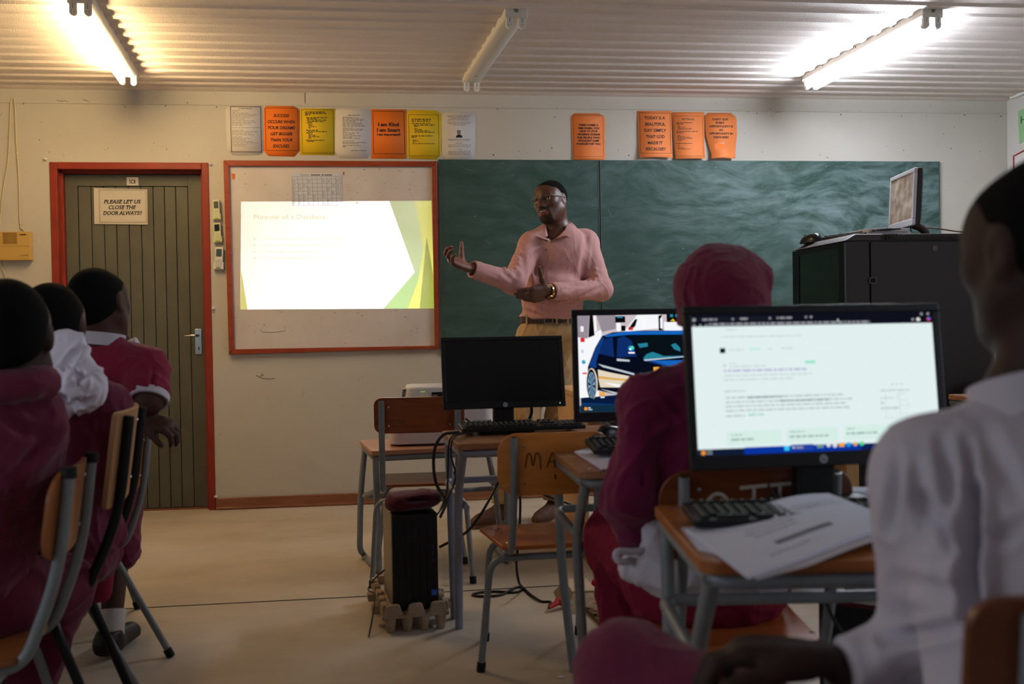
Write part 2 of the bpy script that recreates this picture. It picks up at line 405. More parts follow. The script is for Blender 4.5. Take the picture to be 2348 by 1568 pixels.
def poster(zx, pts, paper, label, lines=(), inner=None, zig=None, bars=(), curl=0., extra=None, cat='poster', name='poster', group='posters above the boards', off=.0):
    """zx maps sheet marks (zoomed photo units) to the wall; lines=(text, cx, y, capheight, width, style)"""
    W = lambda p: WP(*zx(*p), .0)
    P = [W(p) for p in pts]; c = sum(P, Vector())/len(P); zb, zt = min(p.z for p in P), max(p.z for p in P)
    def bow(z, x=0):
        s = (zt-z)/(zt-zb)
        return .0015+off + curl*(.35*math.sin(min(s,1)*math.pi)*.4 + max(0, s-.55)**2*2.2)
    t = thing(name, label, cat, (c.x, WALL, zb), group=group)
    v, f = clip_rows([(p.x, p.z) for p in P], 14 if curl else 2)
    mb = MB(); mb.add([(a, WALL-bow(z), z) for a, _, z in v], f)
    sh = mb.build('sheet', paper, t, angle=80, solid=.0006)
    ink = MB(); LY = .0012
    def rect(a, b, w):
        A, B = W(a), W(b)
        x0, x1, z0, z1 = min(A.x,B.x), max(A.x,B.x), min(A.z,B.z), max(A.z,B.z)
        for q in ((x0,z1-w,x1,z1), (x0,z0,x1,z0+w)): ink.poly([(q[0],0,q[1]), (q[2],0,q[1]), (q[2],0,q[3]), (q[0],0,q[3])])
        N = 12
        for xx in (x0, x1-w):
            for i in range(N):
                za, zc = z0+(z1-z0)*i/N, z0+(z1-z0)*(i+1)/N
                ink.poly([(xx,0,za), (xx+w,0,za), (xx+w,0,zc), (xx,0,zc)])
    if inner: rect(inner[0], inner[1], inner[2])
    if zig:
        A, B = W(zig[0]), W(zig[1]); s = zig[2]
        nx = max(4, int(abs(B.x-A.x)/s)); nz = max(4, int(abs(B.z-A.z)/s))
        for i in range(nx):
            for z in (A.z, B.z):
                x = A.x+(B.x-A.x)*(i+.5)/nx
                ink.poly([(x-s*.45,0,z-s*.25), (x+s*.1,0,z-s*.3), (x+s*.45,0,z+s*.3), (x-s*.1,0,z+.1*s)])
        for i in range(nz):
            for x in (A.x, B.x):
                z = A.z+(B.z-A.z)*(i+.5)/nz
                ink.poly([(x-s*.25,0,z-s*.45), (x+s*.3,0,z-s*.1), (x+s*.1,0,z+s*.45), (x-s*.2,0,z+.1*s)])
    if ink.v:
        ink.shift(lambda p: Vector((p.x, WALL-bow(p.z)-LY, p.z))); ink.build('printed_border', M_ink if not zig else mat('dark_border_print', (58,48,24), .8), t, flat=True, normals=False)
    tx = MB()
    for ln in lines:
        s, cx, y, ch, wd = ln[:5]; st = ln[5] if len(ln) > 5 else {}
        A, B = W((cx-wd/2, y)), W((cx+wd/2, y)); C = W((cx, y-ch))
        put_text(tx, s, ((A.x+B.x)/2, 0, (A.z+B.z)/2), (1,0,0), (0,0,1), width=B.x-A.x, height=abs(C.z-(A.z+B.z)/2), **st)
    if tx.v:
        tx.shift(lambda p: Vector((p.x, WALL-bow(p.z)-LY, p.z))); tx.build('printed_lettering', M_ink, t, flat=True, normals=False)
    br = MB(); rnd = random.Random(len(label))
    for x0, x1, y, h in bars:                        # lines of small print, too fine to read
        x = x0
        while x < x1:
            w = min(rnd.uniform(8, 34), x1-x); A, B = W((x, y)), W((x+w, y+h))
            br.poly([(A.x,0,A.z), (B.x,0,A.z), (B.x,0,B.z), (A.x,0,B.z)]); x += w+rnd.uniform(4, 8)
    if br.v:
        br.shift(lambda p: Vector((p.x, WALL-bow(p.z)-LY, p.z))); br.build('small_print', M_ink2 if paper in (M_paper,) else M_ink, t, flat=True, normals=False)
    if extra: extra(t, W, bow, LY)
    return t
Za = lambda x, y: (500+x/3.787, 200+y/3.787)
Zb = lambda x, y: (1280+x/5.336, 230+y/5.336)
BI = dict(bold=.03, shear=.22); SE = dict(serif=True, bold=.022); SEB = dict(serif=True, bold=.04)
poster(Za, [(100,150),(355,152),(385,185),(390,570),(365,588),(125,588),(75,545),(65,195)], M_paper,
       'white sheet with a black rectangular border and fine print, leftmost above the whiteboard',
       inner=((106,166),(381,566),.0035), bars=[(180,300,183,6)] + [(122,rnd,y,4) for rnd, y in ((190,200),(168,212),(272,224),(345,238),(312,250),(277,264),(228,276),(320,290),(330,304),(285,317),(212,330),(365,350),(225,372),(342,384),(290,398),(312,412),(210,430),(275,442),(240,455),(300,468),(345,482),(250,495),(240,508))])
poster(Za, [(425,158),(655,163),(708,200),(712,550),(665,603),(440,597),(395,555),(398,190)], M_orange,
       'orange sheet reading SUCCESS OCCURS WHEN YOUR DREAMS GET BIGGER', [
       ('SUCCESS',550,260,27,136,BI), ('OCCURS WHEN',550,313,27,238,BI), ('YOUR DREAMS',551,365,27,238,BI), ('GET BIGGER',552,418,27,190,BI), ('THAN YOUR',552,471,27,190,BI), ('EXCUSES.',551,524,27,145,BI)],
       inner=((407,178),(700,553),.0022))
poster(Za, [(712,182),(1018,187),(1012,592),(712,588)], M_yellow, 'bright yellow square-cornered notice with a zigzag border and indented lists',
       zig=((724,194),(1006,573),.0085), bars=[(755,925,212,8),(755,940,224,8),(755,808,237,8),(765,955,262,7),(775,862,272,7),(770,938,283,7),(780,918,295,7),(770,818,306,6),(785,818,317,6),(785,828,328,6),(785,855,340,6),(785,805,351,6),(765,875,370,7),(780,945,382,7),(765,822,393,7),(785,818,404,6),(785,850,415,6),(785,880,427,6),(785,810,438,6),(765,920,458,7),(780,840,468,6)])
poster(Za, [(1040,182),(1305,187),(1330,225),(1330,580),(1290,618),(1060,616),(1015,560),(1015,205)], M_paper,
       'plain white clipped-corner sheet of dense centred lines without any border',
       bars=[(1128,1228,240,7)] + [(1082,x,y,5) for x, y in ((1188,258),(1222,267),(1268,277),(1262,287),(1196,297),(1250,307),(1245,317),(1270,327),(1278,337),(1170,352),(1262,362),(1258,372),(1120,385),(1225,395),(1180,407),(1245,420),(1165,432),(1235,442),(1180,465),(1285,478),(1215,488),(1238,505),(1110,515))] + [(1155,1285,548,6)])
poster(Za, [(1328,190),(1637,193),(1635,622),(1330,620)], M_orange, 'orange sheet reading I am Kind I am Smart I am Important', [
       ('I am Kind',1480,338,30,186,SEB), ('I am Smart',1480,386,30,205,SEB), ('I am Important!!',1481,420,20,205,SEB)], inner=((1342,206),(1624,580),.0026))
poster(Za, [(1665,195),(1905,203),(1940,235),(1937,590),(1895,628),(1665,622),(1638,580),(1638,230)], M_yellow,
       'yellow clipped-corner notice with a zigzag border, second from the right over the whiteboard',
       zig=((1654,238),(1920,598),.0085), bars=[(1680,1848,275,8),(1680,1840,290,8),(1680,1848,312,6),(1700,1885,325,7),(1700,1745,337,6),(1705,1735,354,6),(1705,1775,366,6),(1705,1835,377,6),(1705,1880,388,6),(1680,1862,420,7),(1680,1722,431,7),(1690,1725,456,5),(1690,1735,466,5),(1690,1712,477,5),(1690,1885,488,5)])
def portrait(t, W, bow, LY):
    mb = MB()
    def el(cx, cy, rx, ry, m, n=18):
        C = W((cx, cy)); k = 1/3.787/378
        mb.poly([(C.x+rx*k*math.cos(2*math.pi*i/n), WALL-bow(C.z)-LY-.0002*m-.0002, C.z+ry*k*math.sin(2*math.pi*i/n)) for i in range(n)], m)
    A = [W(p) for p in ((2063,438),(2072,418),(2085,412),(2105,414),(2118,420),(2123,438))]
    mb.poly([(p.x, WALL-bow(p.z)-LY, p.z) for p in A], 0)
    el(2091,395,15,20,1); el(2091,384,17,11,0)
    mb.build('printed_portrait', [M_ink, M_ink2], t, flat=True, normals=False)
poster(Za, [(1965,208),(2205,215),(2237,250),(2230,575),(2190,640),(1970,632),(1942,580),(1940,235)], M_paper,
       'white sheet with a small black and white portrait, rightmost over the whiteboard',
       bars=[(x0,x1,y,4) for x0, x1, y in ((1990,2190,246),(2000,2180,258),(2020,2160,270),(1995,2190,282),(1990,2195,302),(2000,2190,314),(2040,2150,326),(1990,2195,450),(2000,2190,460),(2065,2120,485),(1998,2195,500),(2000,2190,515),(2080,2110,540),(2000,2192,555),(2000,2192,568),(2000,2192,582))], extra=portrait)
FB = dict(bold=.045, shear=.14)
poster(Zb, [(195,158),(495,160),(560,200),(572,240),(570,715),(545,740),(190,738),(180,715),(155,200)], M_orange2,
       'orange sheet reading THERE COMES A TIME WHEN, hanging alone above the chalkboard', [
       ('THERE COMES A',366,316,24,240,FB),('TIME WHEN, YOU',369,355,24,262,FB),('HAVE TO STOP',369,392,24,222,FB),('CROSSING OCEANS',369,431,24,282,FB),('FOR PEOPLE WHO',370,470,24,282,FB),('WOULDN\u2019T JUMP',371,508,24,258,FB),('PUDDLES FOR YOU.',370,546,24,294,FB)],
       inner=((180,182),(552,692),.0014), curl=.03)
poster(Zb, [(965,133),(1380,130),(1385,715),(1180,703),(985,710)], M_orange2, 'orange sheet reading TODAY IS A BEAUTIFUL DAY', [
       ('TODAY IS A',1178,236,38,258,SE),('BEAUTIFUL',1180,314,38,252,SE),('DAY SIMPLY',1181,390,38,272,SE),('THAT GOD',1181,466,38,228,SE),('MADE IT',1180,543,38,184,SE),('BECAUSE!!',1183,619,38,242,SE)],
       inner=((988,153),(1372,660),.002), curl=.07)
poster(Zb, [(1400,145),(1783,145),(1783,720),(1420,725),(1388,160)], M_orange2, 'orange sheet headed SETTINGS with a patterned border', [('SETTINGS',1585,246,24,158,dict(serif=True, bold=.01))],
       zig=((1410,192),(1768,688),.0065), bars=[(1442,1645,273,8),(1442,1530,290,8),(1458,1485,316,6),(1458,1545,330,6),(1458,1640,344,6),(1458,1615,356,6),(1442,1700,380,8),(1442,1530,396,8),(1455,1488,430,6),(1455,1540,442,6),(1455,1620,454,6),(1455,1635,466,6),(1455,1545,480,6),(1455,1510,492,6),(1442,1632,528,8),(1455,1485,560,6),(1455,1530,585,6),(1455,1610,598,6)], curl=.06)
def clip_art(t, W, bow, LY):
    mb = MB()
    for m, q in ((1, [(1905,545),(1950,522),(2028,530),(2025,600),(1960,618),(1900,605)]), (0, [(1918,545),(1950,527),(2018,522),(2020,532),(1978,545),(1975,600),(1940,598),(1932,570)]), (2, [(1938,560),(1972,556),(1970,592),(1945,590)])):
        mb.poly([(W(p).x, WALL-bow(W(p).z)-LY-.0001*(m+1 if m != 1 else 0), W(p).z) for p in q], m)
    mb.build('printed_patch', [M_paper, mat('bright_orange_print', (240,120,40), .6), mat('purple_grey_print', (130,90,100), .7)], t, flat=True, normals=False)
poster(Zb, [(1830,153),(2110,155),(2175,215),(2178,430),(2140,725),(1960,715),(1845,725),(1860,680),(1795,420),(1790,190)], M_orange2,
       'curling orange sheet reading DON\u2019T QUIT EVERY OPPORTUNITY', [
       ('DON\u2019T QUIT',1980,247,24,198,SEB),('EVERY',1978,290,24,114,SEB),('OPPORTUNITY IS',1984,335,24,292,SEB),('AN',1981,379,24,50,SEB),('OPPORTUNITY IN',1983,423,24,294,SEB),('DISGUISE!!',1982,468,24,186,SEB)], curl=.09, extra=clip_art)
# right wall: green sheet with a capital H, red-edged sheet under it
def right_sheet(pts, m, label, name='poster', letter=None, border=None):
    def RW(px, py):
        r = ray(px, py); t = (XR-.004)/r[0]; return Vector((XR-.004, r[1]*t, CAMZ+r[2]*t))
    P = [RW(*p) for p in pts]
    t = thing(name, label, 'poster', (XR, P[0].y, min(p.z for p in P)))
    MB().prism(P, (.0015, 0, 0)).build('sheet', m, t)
    if letter:
        mb = MB(); h = RW(*letter[1]); put_text(mb, letter[0], (XR-.0055, h.y, h.z), (0,-1,0), (0,0,1), height=.05, width=.16, left=True); mb.build('written_lettering', mat('green_marker', (50,90,60), .7), t, flat=True, normals=False)
    if border:
        mb = MB(); mb.tube([RW(*p) - Vector((.002,0,0)) for p in border], .006, 6); mb.build('red_border', mat('red_border', (160,40,55), .6), t)
    return t
right_sheet([(2334,255),(2372,238),(2372,310),(2337,330)], mat('mint_paper', (148,190,140), .7), 'pale green sheet with green writing at the top of the right wall', letter=('HO', (2341,284)))
right_sheet([(2325,358),(2372,332),(2372,440),(2327,440)], M_paper, 'white red-bordered sheet below the green one on the right wall', border=[(2326,440),(2325,358),(2372,333)])
# --- whiteboard
wb = thing('whiteboard', 'wide whiteboard in a reddish wooden frame beside the door', 'whiteboard', (WP(760,812).x, WALL, WP(760,812).z))
Zw = lambda x, y: (500+x/3.137, 350+y/3.137)
def WZ(x, y, off=0.): return WP(*Zw(x, y), off)
o4 = [(38,55),(1575,62),(1587,1410),(78,1452)]; i4 = [(78,97),(1536,100),(1558,1388),(117,1413)]
M_frame = wood('frame_red_wood', (136,55,30), (158,70,38), .4, axis='X')
fr = MB()
for a in range(4):
    b = (a+1) % 4
    fr.hexa([WZ(*o4[a], .03), WZ(*o4[b], .03), WZ(*i4[b], .03), WZ(*i4[a], .03), WZ(*o4[a], .001), WZ(*o4[b], .001), WZ(*i4[b], .001), WZ(*i4[a], .001)])
fr.build('board_frame', M_frame, wb, bevel=.004)
M_wboard = mat('whiteboard_surface', (214,205,200), .5, var=(3.5, .7, (196,184,176)))
MB().prism([WZ(x, y, .012) for x, y in ((70,90),(1545,92),(1566,1396),(110,1420))], (0, .010, 0)).build('board_surface', M_wboard, wb)
mk = MB(); rnd = random.Random(3)
for i in range(120):
    top = rnd.random() < .5; x, y = rnd.uniform(120, 1520), (rnd.uniform(110, 345) if top else rnd.uniform(1135, 1390))
    if 530 < x < 890 and top: continue
    l = rnd.uniform(2, 22) if rnd.random() < .3 else rnd.uniform(2, 6); h = rnd.uniform(1.5, 5)
    mk.poly([WZ(x, y, .0125), WZ(x+l, y+rnd.uniform(-4,4), .0125), WZ(x+l, y+h, .0125), WZ(x+rnd.uniform(-2,2), y+h, .0125)], rnd.choice((0,0,1,2)))
for x, y, w, h, m in ((100,150,24,42,3), (1155,115,14,8,3), (993,356,12,12,3), (898,138,12,24,1), (1040,118,20,7,2), (1295,130,26,5,0)):
    mk.poly([WZ(x,y,.013), WZ(x+w,y+2,.013), WZ(x+w-2,y+h,.013), WZ(x+2,y+h-2,.013)], m)
mk.build('marks', [M_ink2, mat('rust_mark', (140,100,80), .8), mat('blue_grey_mark', (110,120,135), .8), mat('orange_scrap', (205,110,60), .7)], wb, flat=True, normals=False)
sq = MB(); sq.tube([WZ(x,y,.0125) for x, y in ((300,1272),(318,1290),(400,1292),(484,1280),(484,1252),(470,1250))], .0012, 5); sq.build('pen_line', M_ink2, wb)
# timetable sheet stuck on the board
tt = thing('timetable', 'white timetable sheet with a printed grid, stuck on the whiteboard above the projection', 'paper', (WZ(710,400).x, WALL-.014, WZ(710,400).z))
MB().prism([WZ(x,y,.0145) for x, y in ((525,145),(885,150),(900,385),(540,392))], (0,.001,0)).build('sheet', mat('cool_paper', (204,206,216), .7), tt)
g = MB()
def gl(x0,y0,x1,y1,w=.0007):
    A, B = WZ(x0,y0,.0152), WZ(x1,y1,.0152); d = (B-A).normalized(); n = Vector((-d.z,0,d.x))*w
    g.poly([A+n, B+n, B-n, A-n])
rows = [172,192,222,250,278,303,330,352,380]
for y in rows: gl(533,y,878,y-2)
for x in (533,571,606,640,676,710,745,780,812,845,878): gl(x,172,x+10,380)
put_text(g, 'Teacher', WZ(625,165,.0152), (1,0,0), (0,0,1), width=.06, height=.011); 
for x0, x1 in ((668,735),(745,760),(765,820)):
    A, B = WZ(x0,156,.0152), WZ(x1,165,.0152); g.poly([A,(B.x,A.y,A.z),B,(A.x,A.y,B.z)])
g.build('printed_grid', M_ink2, tt, flat=True, normals=False)
g = MB(); rnd = random.Random(5)
for r0 in rows[1:-1]:
    gx = [545] + rnd.sample([585,620,655,690,760,795,828,860], 4)
    for x in gx:
        for dy in (6, 14):
            A, B = WZ(x-rnd.uniform(6,12), r0+dy, .0152), WZ(x+rnd.uniform(6,12), r0+dy+4, .0152); g.poly([A,(B.x,A.y,A.z),B,(A.x,A.y,B.z)])
g.build('small_print', M_ink3, tt, flat=True, normals=False)
# --- chalkboards: green panels with swirls of rubbed chalk
def chalk_mat():
    m = mat('chalkboard_green', (52,78,70), .62, spec=.3); t = m.node_tree; b = t.nodes['Principled BSDF']; L = t.links.new
    tc = nd(t, 'ShaderNodeTexCoord')
    dn = nd(t, 'ShaderNodeTexNoise', i_Scale=1.3, i_Detail=2.); L(tc.outputs['Object'], dn.inputs[0])
    ad = nd(t, 'ShaderNodeVectorMath', operation='MULTIPLY_ADD'); ad.inputs[1].default_value = (.55,.55,.55); L(dn.outputs['Color'], ad.inputs[0]); L(tc.outputs['Object'], ad.inputs[2])
    mp = nd(t, 'ShaderNodeMapping'); mp.inputs['Scale'].default_value = (1.3, 1, 4.5); mp.inputs['Rotation'].default_value = (0, -.5, 0); L(ad.outputs[0], mp.inputs[0])
    n = nd(t, 'ShaderNodeTexNoise', i_Scale=3.2, i_Detail=9., i_Roughness=.65); L(mp.outputs[0], n.inputs[0])
    n2 = nd(t, 'ShaderNodeTexNoise', i_Scale=1.0, i_Detail=4.); L(tc.outputs['Object'], n2.inputs[0])
    # rubbed area is heavier towards +X of the panels
    sx = nd(t, 'ShaderNodeSeparateXYZ'); L(tc.outputs['Object'], sx.inputs[0])
    r = nd(t, 'ShaderNodeMapRange'); r.inputs[1].default_value = .38; r.inputs[2].default_value = .78; L(n.outputs['Fac'], r.inputs[0])
    r2 = nd(t, 'ShaderNodeMapRange'); r2.inputs[1].default_value = .3; r2.inputs[2].default_value = .75; r2.inputs[3].default_value = .12; r2.inputs[4].default_value = .95; L(n2.outputs['Fac'], r2.inputs[0])
    mu = nd(t, 'ShaderNodeMath', operation='MULTIPLY'); L(r.outputs[0], mu.inputs[0]); L(r2.outputs[0], mu.inputs[1])
    r3 = nd(t, 'ShaderNodeMapRange'); r3.inputs[1].default_value = .6; r3.inputs[2].default_value = 2.6; r3.inputs[3].default_value = .22; r3.inputs[4].default_value = 1.25; L(sx.outputs['X'], r3.inputs[0])
    mu2 = nd(t, 'ShaderNodeMath', operation='MULTIPLY'); L(mu.outputs[0], mu2.inputs[0]); L(r3.outputs[0], mu2.inputs[1])
    mx = nd(t, 'ShaderNodeMix', data_type='RGBA'); mx.inputs[6].default_value = lin((46,72,64))+(1,); mx.inputs[7].default_value = lin((150,170,174))+(1,)
    L(mu2.outputs[0], mx.inputs[0]); L(mx.outputs[2], b.inputs['Base Color'])
    return m
M_chalk = chalk_mat()
zb = WP(900, 812).z; zt = WP(1500, 368.5).z; xs = [WP(1004,370).x, WP(1374.5,500).x, WP(2151,400).x]
for nm, a, b, lab in (('chalkboard', xs[0]+.004, xs[1]-.003, 'narrow dark green chalkboard panel between whiteboard and seam, behind the teacher'), ('chalkboard', xs[1]+.003, xs[2], 'wide green chalkboard panel smeared with rubbed chalk, on the right of the front wall')):
    t = thing(nm, lab, 'chalkboard', (0, WALL, 0))
    MB().box2((a, WALL-.018, zb), (b, WALL-.001, zt)).build('writing_surface', M_chalk, t, bevel=.002)
    for x in (a, b-.006): MB().box2((x, WALL-.0205, zb), (x+.006, WALL-.0182, zt)).build('edge_strip', mat('dark_green_edge', (70,84,80), .5), t)
    ch = MB(); rnd = random.Random(11 if a < .5 else 12)
    for i in range(10 if a < .5 else 34):
        x, z = rnd.uniform(a+.05, b-.05), rnd.uniform(zb+.3, zt-.03) if rnd.random() < .7 else zt-rnd.uniform(.01,.05)
        s = rnd.uniform(.0018, .0045)
        if rnd.random() < .72: ch.ball((x, WALL-.018, z), (s, .0006, s*rnd.uniform(.6,1.8)), 7, 4)
        else:
            r, w0 = rnd.uniform(.06,.22), rnd.uniform(0,6.28)
            ch.tube([(x+r*math.cos(w0+k*.09)-r*math.cos(w0), WALL-.0181, min(zt-.008, z+r*math.sin(w0+k*.09)-r*math.sin(w0))) for k in range(6)], [.0003,.0006,.0008,.0008,.0006,.0003], 4)
    ch.build('chalk_marks', mat('chalk_dust', (112,134,134), .9), t)
# --- door plate and notice
sp = thing('door_plate', 'small white plate lettered SC8 at the top of the grey door', 'sign', (PY(303,416,YD).x, YD-.005, PY(303,426,YD).z))
MB().prism([PY(290,406,YD-.007), PY(317,406.5,YD-.007), PY(317.5,425.5,YD-.007), PY(290.5,425,YD-.007)], (0,.003,0)).build('plate', mat('pale_plate', (205,198,190), .4), sp, bevel=.0005)
mb = MB(); A = PY(303.6, 420.6, YD-.0078); put_text(mb, 'SC8', A, (1,0,0), (0,0,1), width=.037, height=.0245, bold=.02)
for px in (293, 314.5): mb.ball(PY(px, 416, YD-.0072), (.0016,.0006,.0016), 8, 4)
mb.build('lettering', M_ink, sp, flat=True, normals=False)
nt = thing('door_notice', 'white notice taped to the grey door reading PLEASE LET US CLOSE THE DOOR ALWAYS', 'notice', (PY(276,515,YD).x, YD-.005, PY(276,515,YD).z))
MB().prism([PY(214.8,431,YD-.0065), PY(337.5,433.5,YD-.0065), PY(338.8,515,YD-.0065), PY(216.5,513.5,YD-.0065)], (0,.001,0)).build('sheet', mat('warm_paper', (206,196,180), .7), nt)
mb = MB()
Zd = lambda x, y: PY(x/2.85, 350+y/2.85, YD-.0075)
for s, cx, y, w in (('PLEASE LET US',799,332,244), ('CLOSE THE',800,369,180), ('DOOR ALWAYS!!',800,406,256)):
    A, B = Zd(cx-w/2, y), Zd(cx+w/2, y); put_text(mb, s, (A+B)/2, (1,0,0), (0,0,1), width=(B-A).length, height=.0232, shear=.22, serif=True, bold=.025)
def brd(a, b, w):
    A, B = Zd(*a), Zd(*b)
    for q in ((A.x,A.z,B.x,A.z-w), (A.x,B.z+w,B.x,B.z), (A.x,A.z,A.x+w,B.z), (B.x-w,A.z,B.x,B.z)): mb.poly([(q[0],A.y,q[1]),(q[2],A.y,q[1]),(q[2],A.y,q[3]),(q[0],A.y,q[3])])
brd((645,240),(960,458),.0014); brd((651,246),(952,452),.0008)
mb.build('lettering', M_ink, nt, flat=True, normals=False)
# --- remote controls in wall holders between door and whiteboard
def remote(q, lab, body, scr, rows, cols, tip, kc):
    P = [WP(*p, 0) for p in q]; c = sum(P, Vector())/4
    ux = (P[1]-P[0]); uz = (P[0]-P[3]); w, h = ux.length, uz.length; ux.normalize(); uz.normalize()
    t = thing('remote_control', lab, 'remote control', (c.x, WALL, P[3].z), group='remote controls on the wall')
    Mx = Matrix((( ux.x, 0, uz.x, c.x), (0, 1, 0, WALL-.02), (ux.z, 0, uz.z, c.z), (0,0,0,1)))
    MB().box((0,0,0), (w,.022,h), Mx).build('remote_body', body, t, bevel=.004)
    MB().box((0,-.0118,h*.24), (w*.66,.002,h*.34), Mx).build('display', scr, t, bevel=.0006)
    k = MB()
    for r in range(rows):
        for cc in range(cols):
            k.ball(((cc-(cols-1)/2)*w*.26, -.0112, -h*.06-r*h*.36/rows-.004), (w*.085,.0014,w*.07), 8, 4, Mx)
    k.build('button', kc, t)
    MB().box((0,-.0112,-h*.445), (w*.5,.0016,h*.05), Mx).build('badge', tip, t)
    MB().box2((-w*.62,-.008,-h*.52), (w*.62,.0195,-h*.2), Mx).build('wall_holder', M_white if rows == 4 else body, t, bevel=.003)
M_rb = mat('cream_plastic', (205,203,160), .45); M_rscr = mat('grey_lcd', (84,86,82), .2); M_rscr2 = mat('dark_lcd', (38,38,40), .2)
M_rk = mat('pale_green_rubber', (170,178,130), .6); M_rg = mat('green_badge', (120,165,50), .5)
remote([(489,460),(504.5,459),(506.5,503),(491,505)], 'cream remote with a grey screen, topmost beside the door frame', M_rb, M_rscr, 3, 2, M_rg, M_rk)
remote([(490.5,513),(507,511),(509,554),(493,557)], 'cream remote with a dark screen, middle one beside the door frame', M_rb, M_rscr2, 3, 2, M_rg, M_rk)
remote([(495,567),(513.5,567),(512.5,618),(493,617)], 'white remote with a numbered keypad, lowest beside the door frame', mat('white_plastic_warm', (214,208,196), .4), mat('teal_lcd', (70,82,86), .2), 4, 3, M_ink2, mat('blue_grey_keys', (160,166,172), .6))
# --- intercom box with looped cable
ic = thing('intercom_box', 'yellowed plastic intercom box on the wall left of the door', 'intercom', (WP(40,598).x, WALL, WP(40,598).z))
a, b = WP(3, 533), WP(77, 598); M_ic = mat('yellowed_plastic', (196,158,86), .45)
MB().box2((a.x, WALL-.05, a.z), (b.x, WALL-.001, b.z)).build('case', M_ic, ic, bevel=.005)
g = MB()
for i in range(13):
    x = a.x+.028+i*.0062; g.box((x, WALL-.051, a.z-.038), (.0022,.003,.066))
g.build('speaker_grille', mat('grille_shadow', (140,106,50), .6), ic)
MB().box2((a.x+.118, WALL-.053, a.z-.128), (a.x+.168, WALL-.049, a.z-.138)).build('slide_switch', M_ic, ic, bevel=.002)
MB().box2((a.x+.12, WALL-.0515, a.z-.016), (a.x+.155, WALL-.049, a.z-.021)).build('slot', M_dark, ic)
MB().box2((a.x+.004, WALL-.0508, a.z-.086), (b.x-.004, WALL-.0497, a.z-.0845)).build('seam', mat('grille_shadow', (140,106,50)), ic)
cb = MB()
for pts in ([(28,226),(24.5,240),(22,300),(18,370),(8,430),(1,500),(-4,560),(1,605),(12,632),(16,655),(12,690)], [(30,224),(34,240),(36,300),(39,352),(43,410),(46,512),(52,524),(59,534)]):
    cb.tube(smooth_path([WP(*p, .006) for p in pts], 5), .0032, 7)
for p in ((38.5,351),(47,513)): cb.ball(WP(*p, .006), .006, 8, 6)
tag(cb.build('intercom_cable', mat('cream_cable', (205,190,150), .5)), 'cream cable hanging in two strands above the intercom box', 'cable')
pl = None
for i, (x, y) in enumerate(((107,365),(485,377),(491,707),(497,1138))):
    p = WP(x, y); t = thing('wall_plug', ['white wall plug above the left corner of the door frame', 'white wall plug above the right corner of the door frame', 'white wall plug halfway up beside the door frame', 'white wall plug low on the wall just above the skirting'][i], 'wall plug', (p.x, WALL, p.z), group='wall plugs around the door')
    MB().tube([(p.x, WALL-.001, p.z), (p.x-.003, WALL-.012, p.z-.001), (p.x-.010, WALL-.016, p.z+.002)], [.007,.006,.008], 8).build('plug_body', M_white, t)
# specks left by old fixings along the panel joint
sp = MB(); rnd = random.Random(21)
for i in range(90):
    x = rnd.uniform(0, 2300); y = (228+x*.012+rnd.uniform(2,14)) if i < 45 else (338+rnd.uniform(0,24) if i < 75 else rnd.uniform(260,360))
    if (500 < x < 1100 or 1300 < x < 1400 or 1455 < x < 1700) and 240 < y < 370: continue
    p = WP(x, y); s = rnd.uniform(.002, .0055)
    sp.ball((p.x, WALL-.0005, p.z), (s, .0012, s*rnd.uniform(.5,1.2)), 7, 4)
for pts in (((587,860),(600,867),(618,869),(631,867)), ((600,856),(604,860),(597,862)), ((190,228),(197,230),(204,234)), ((130,230),(140,232),(150,231),(156,234))):
    sp.tube([WP(*p, .001) for p in pts], .0016, 5)
o = struct('trim_6', sp, mat('old_fixing_marks', (96,82,66), .8))
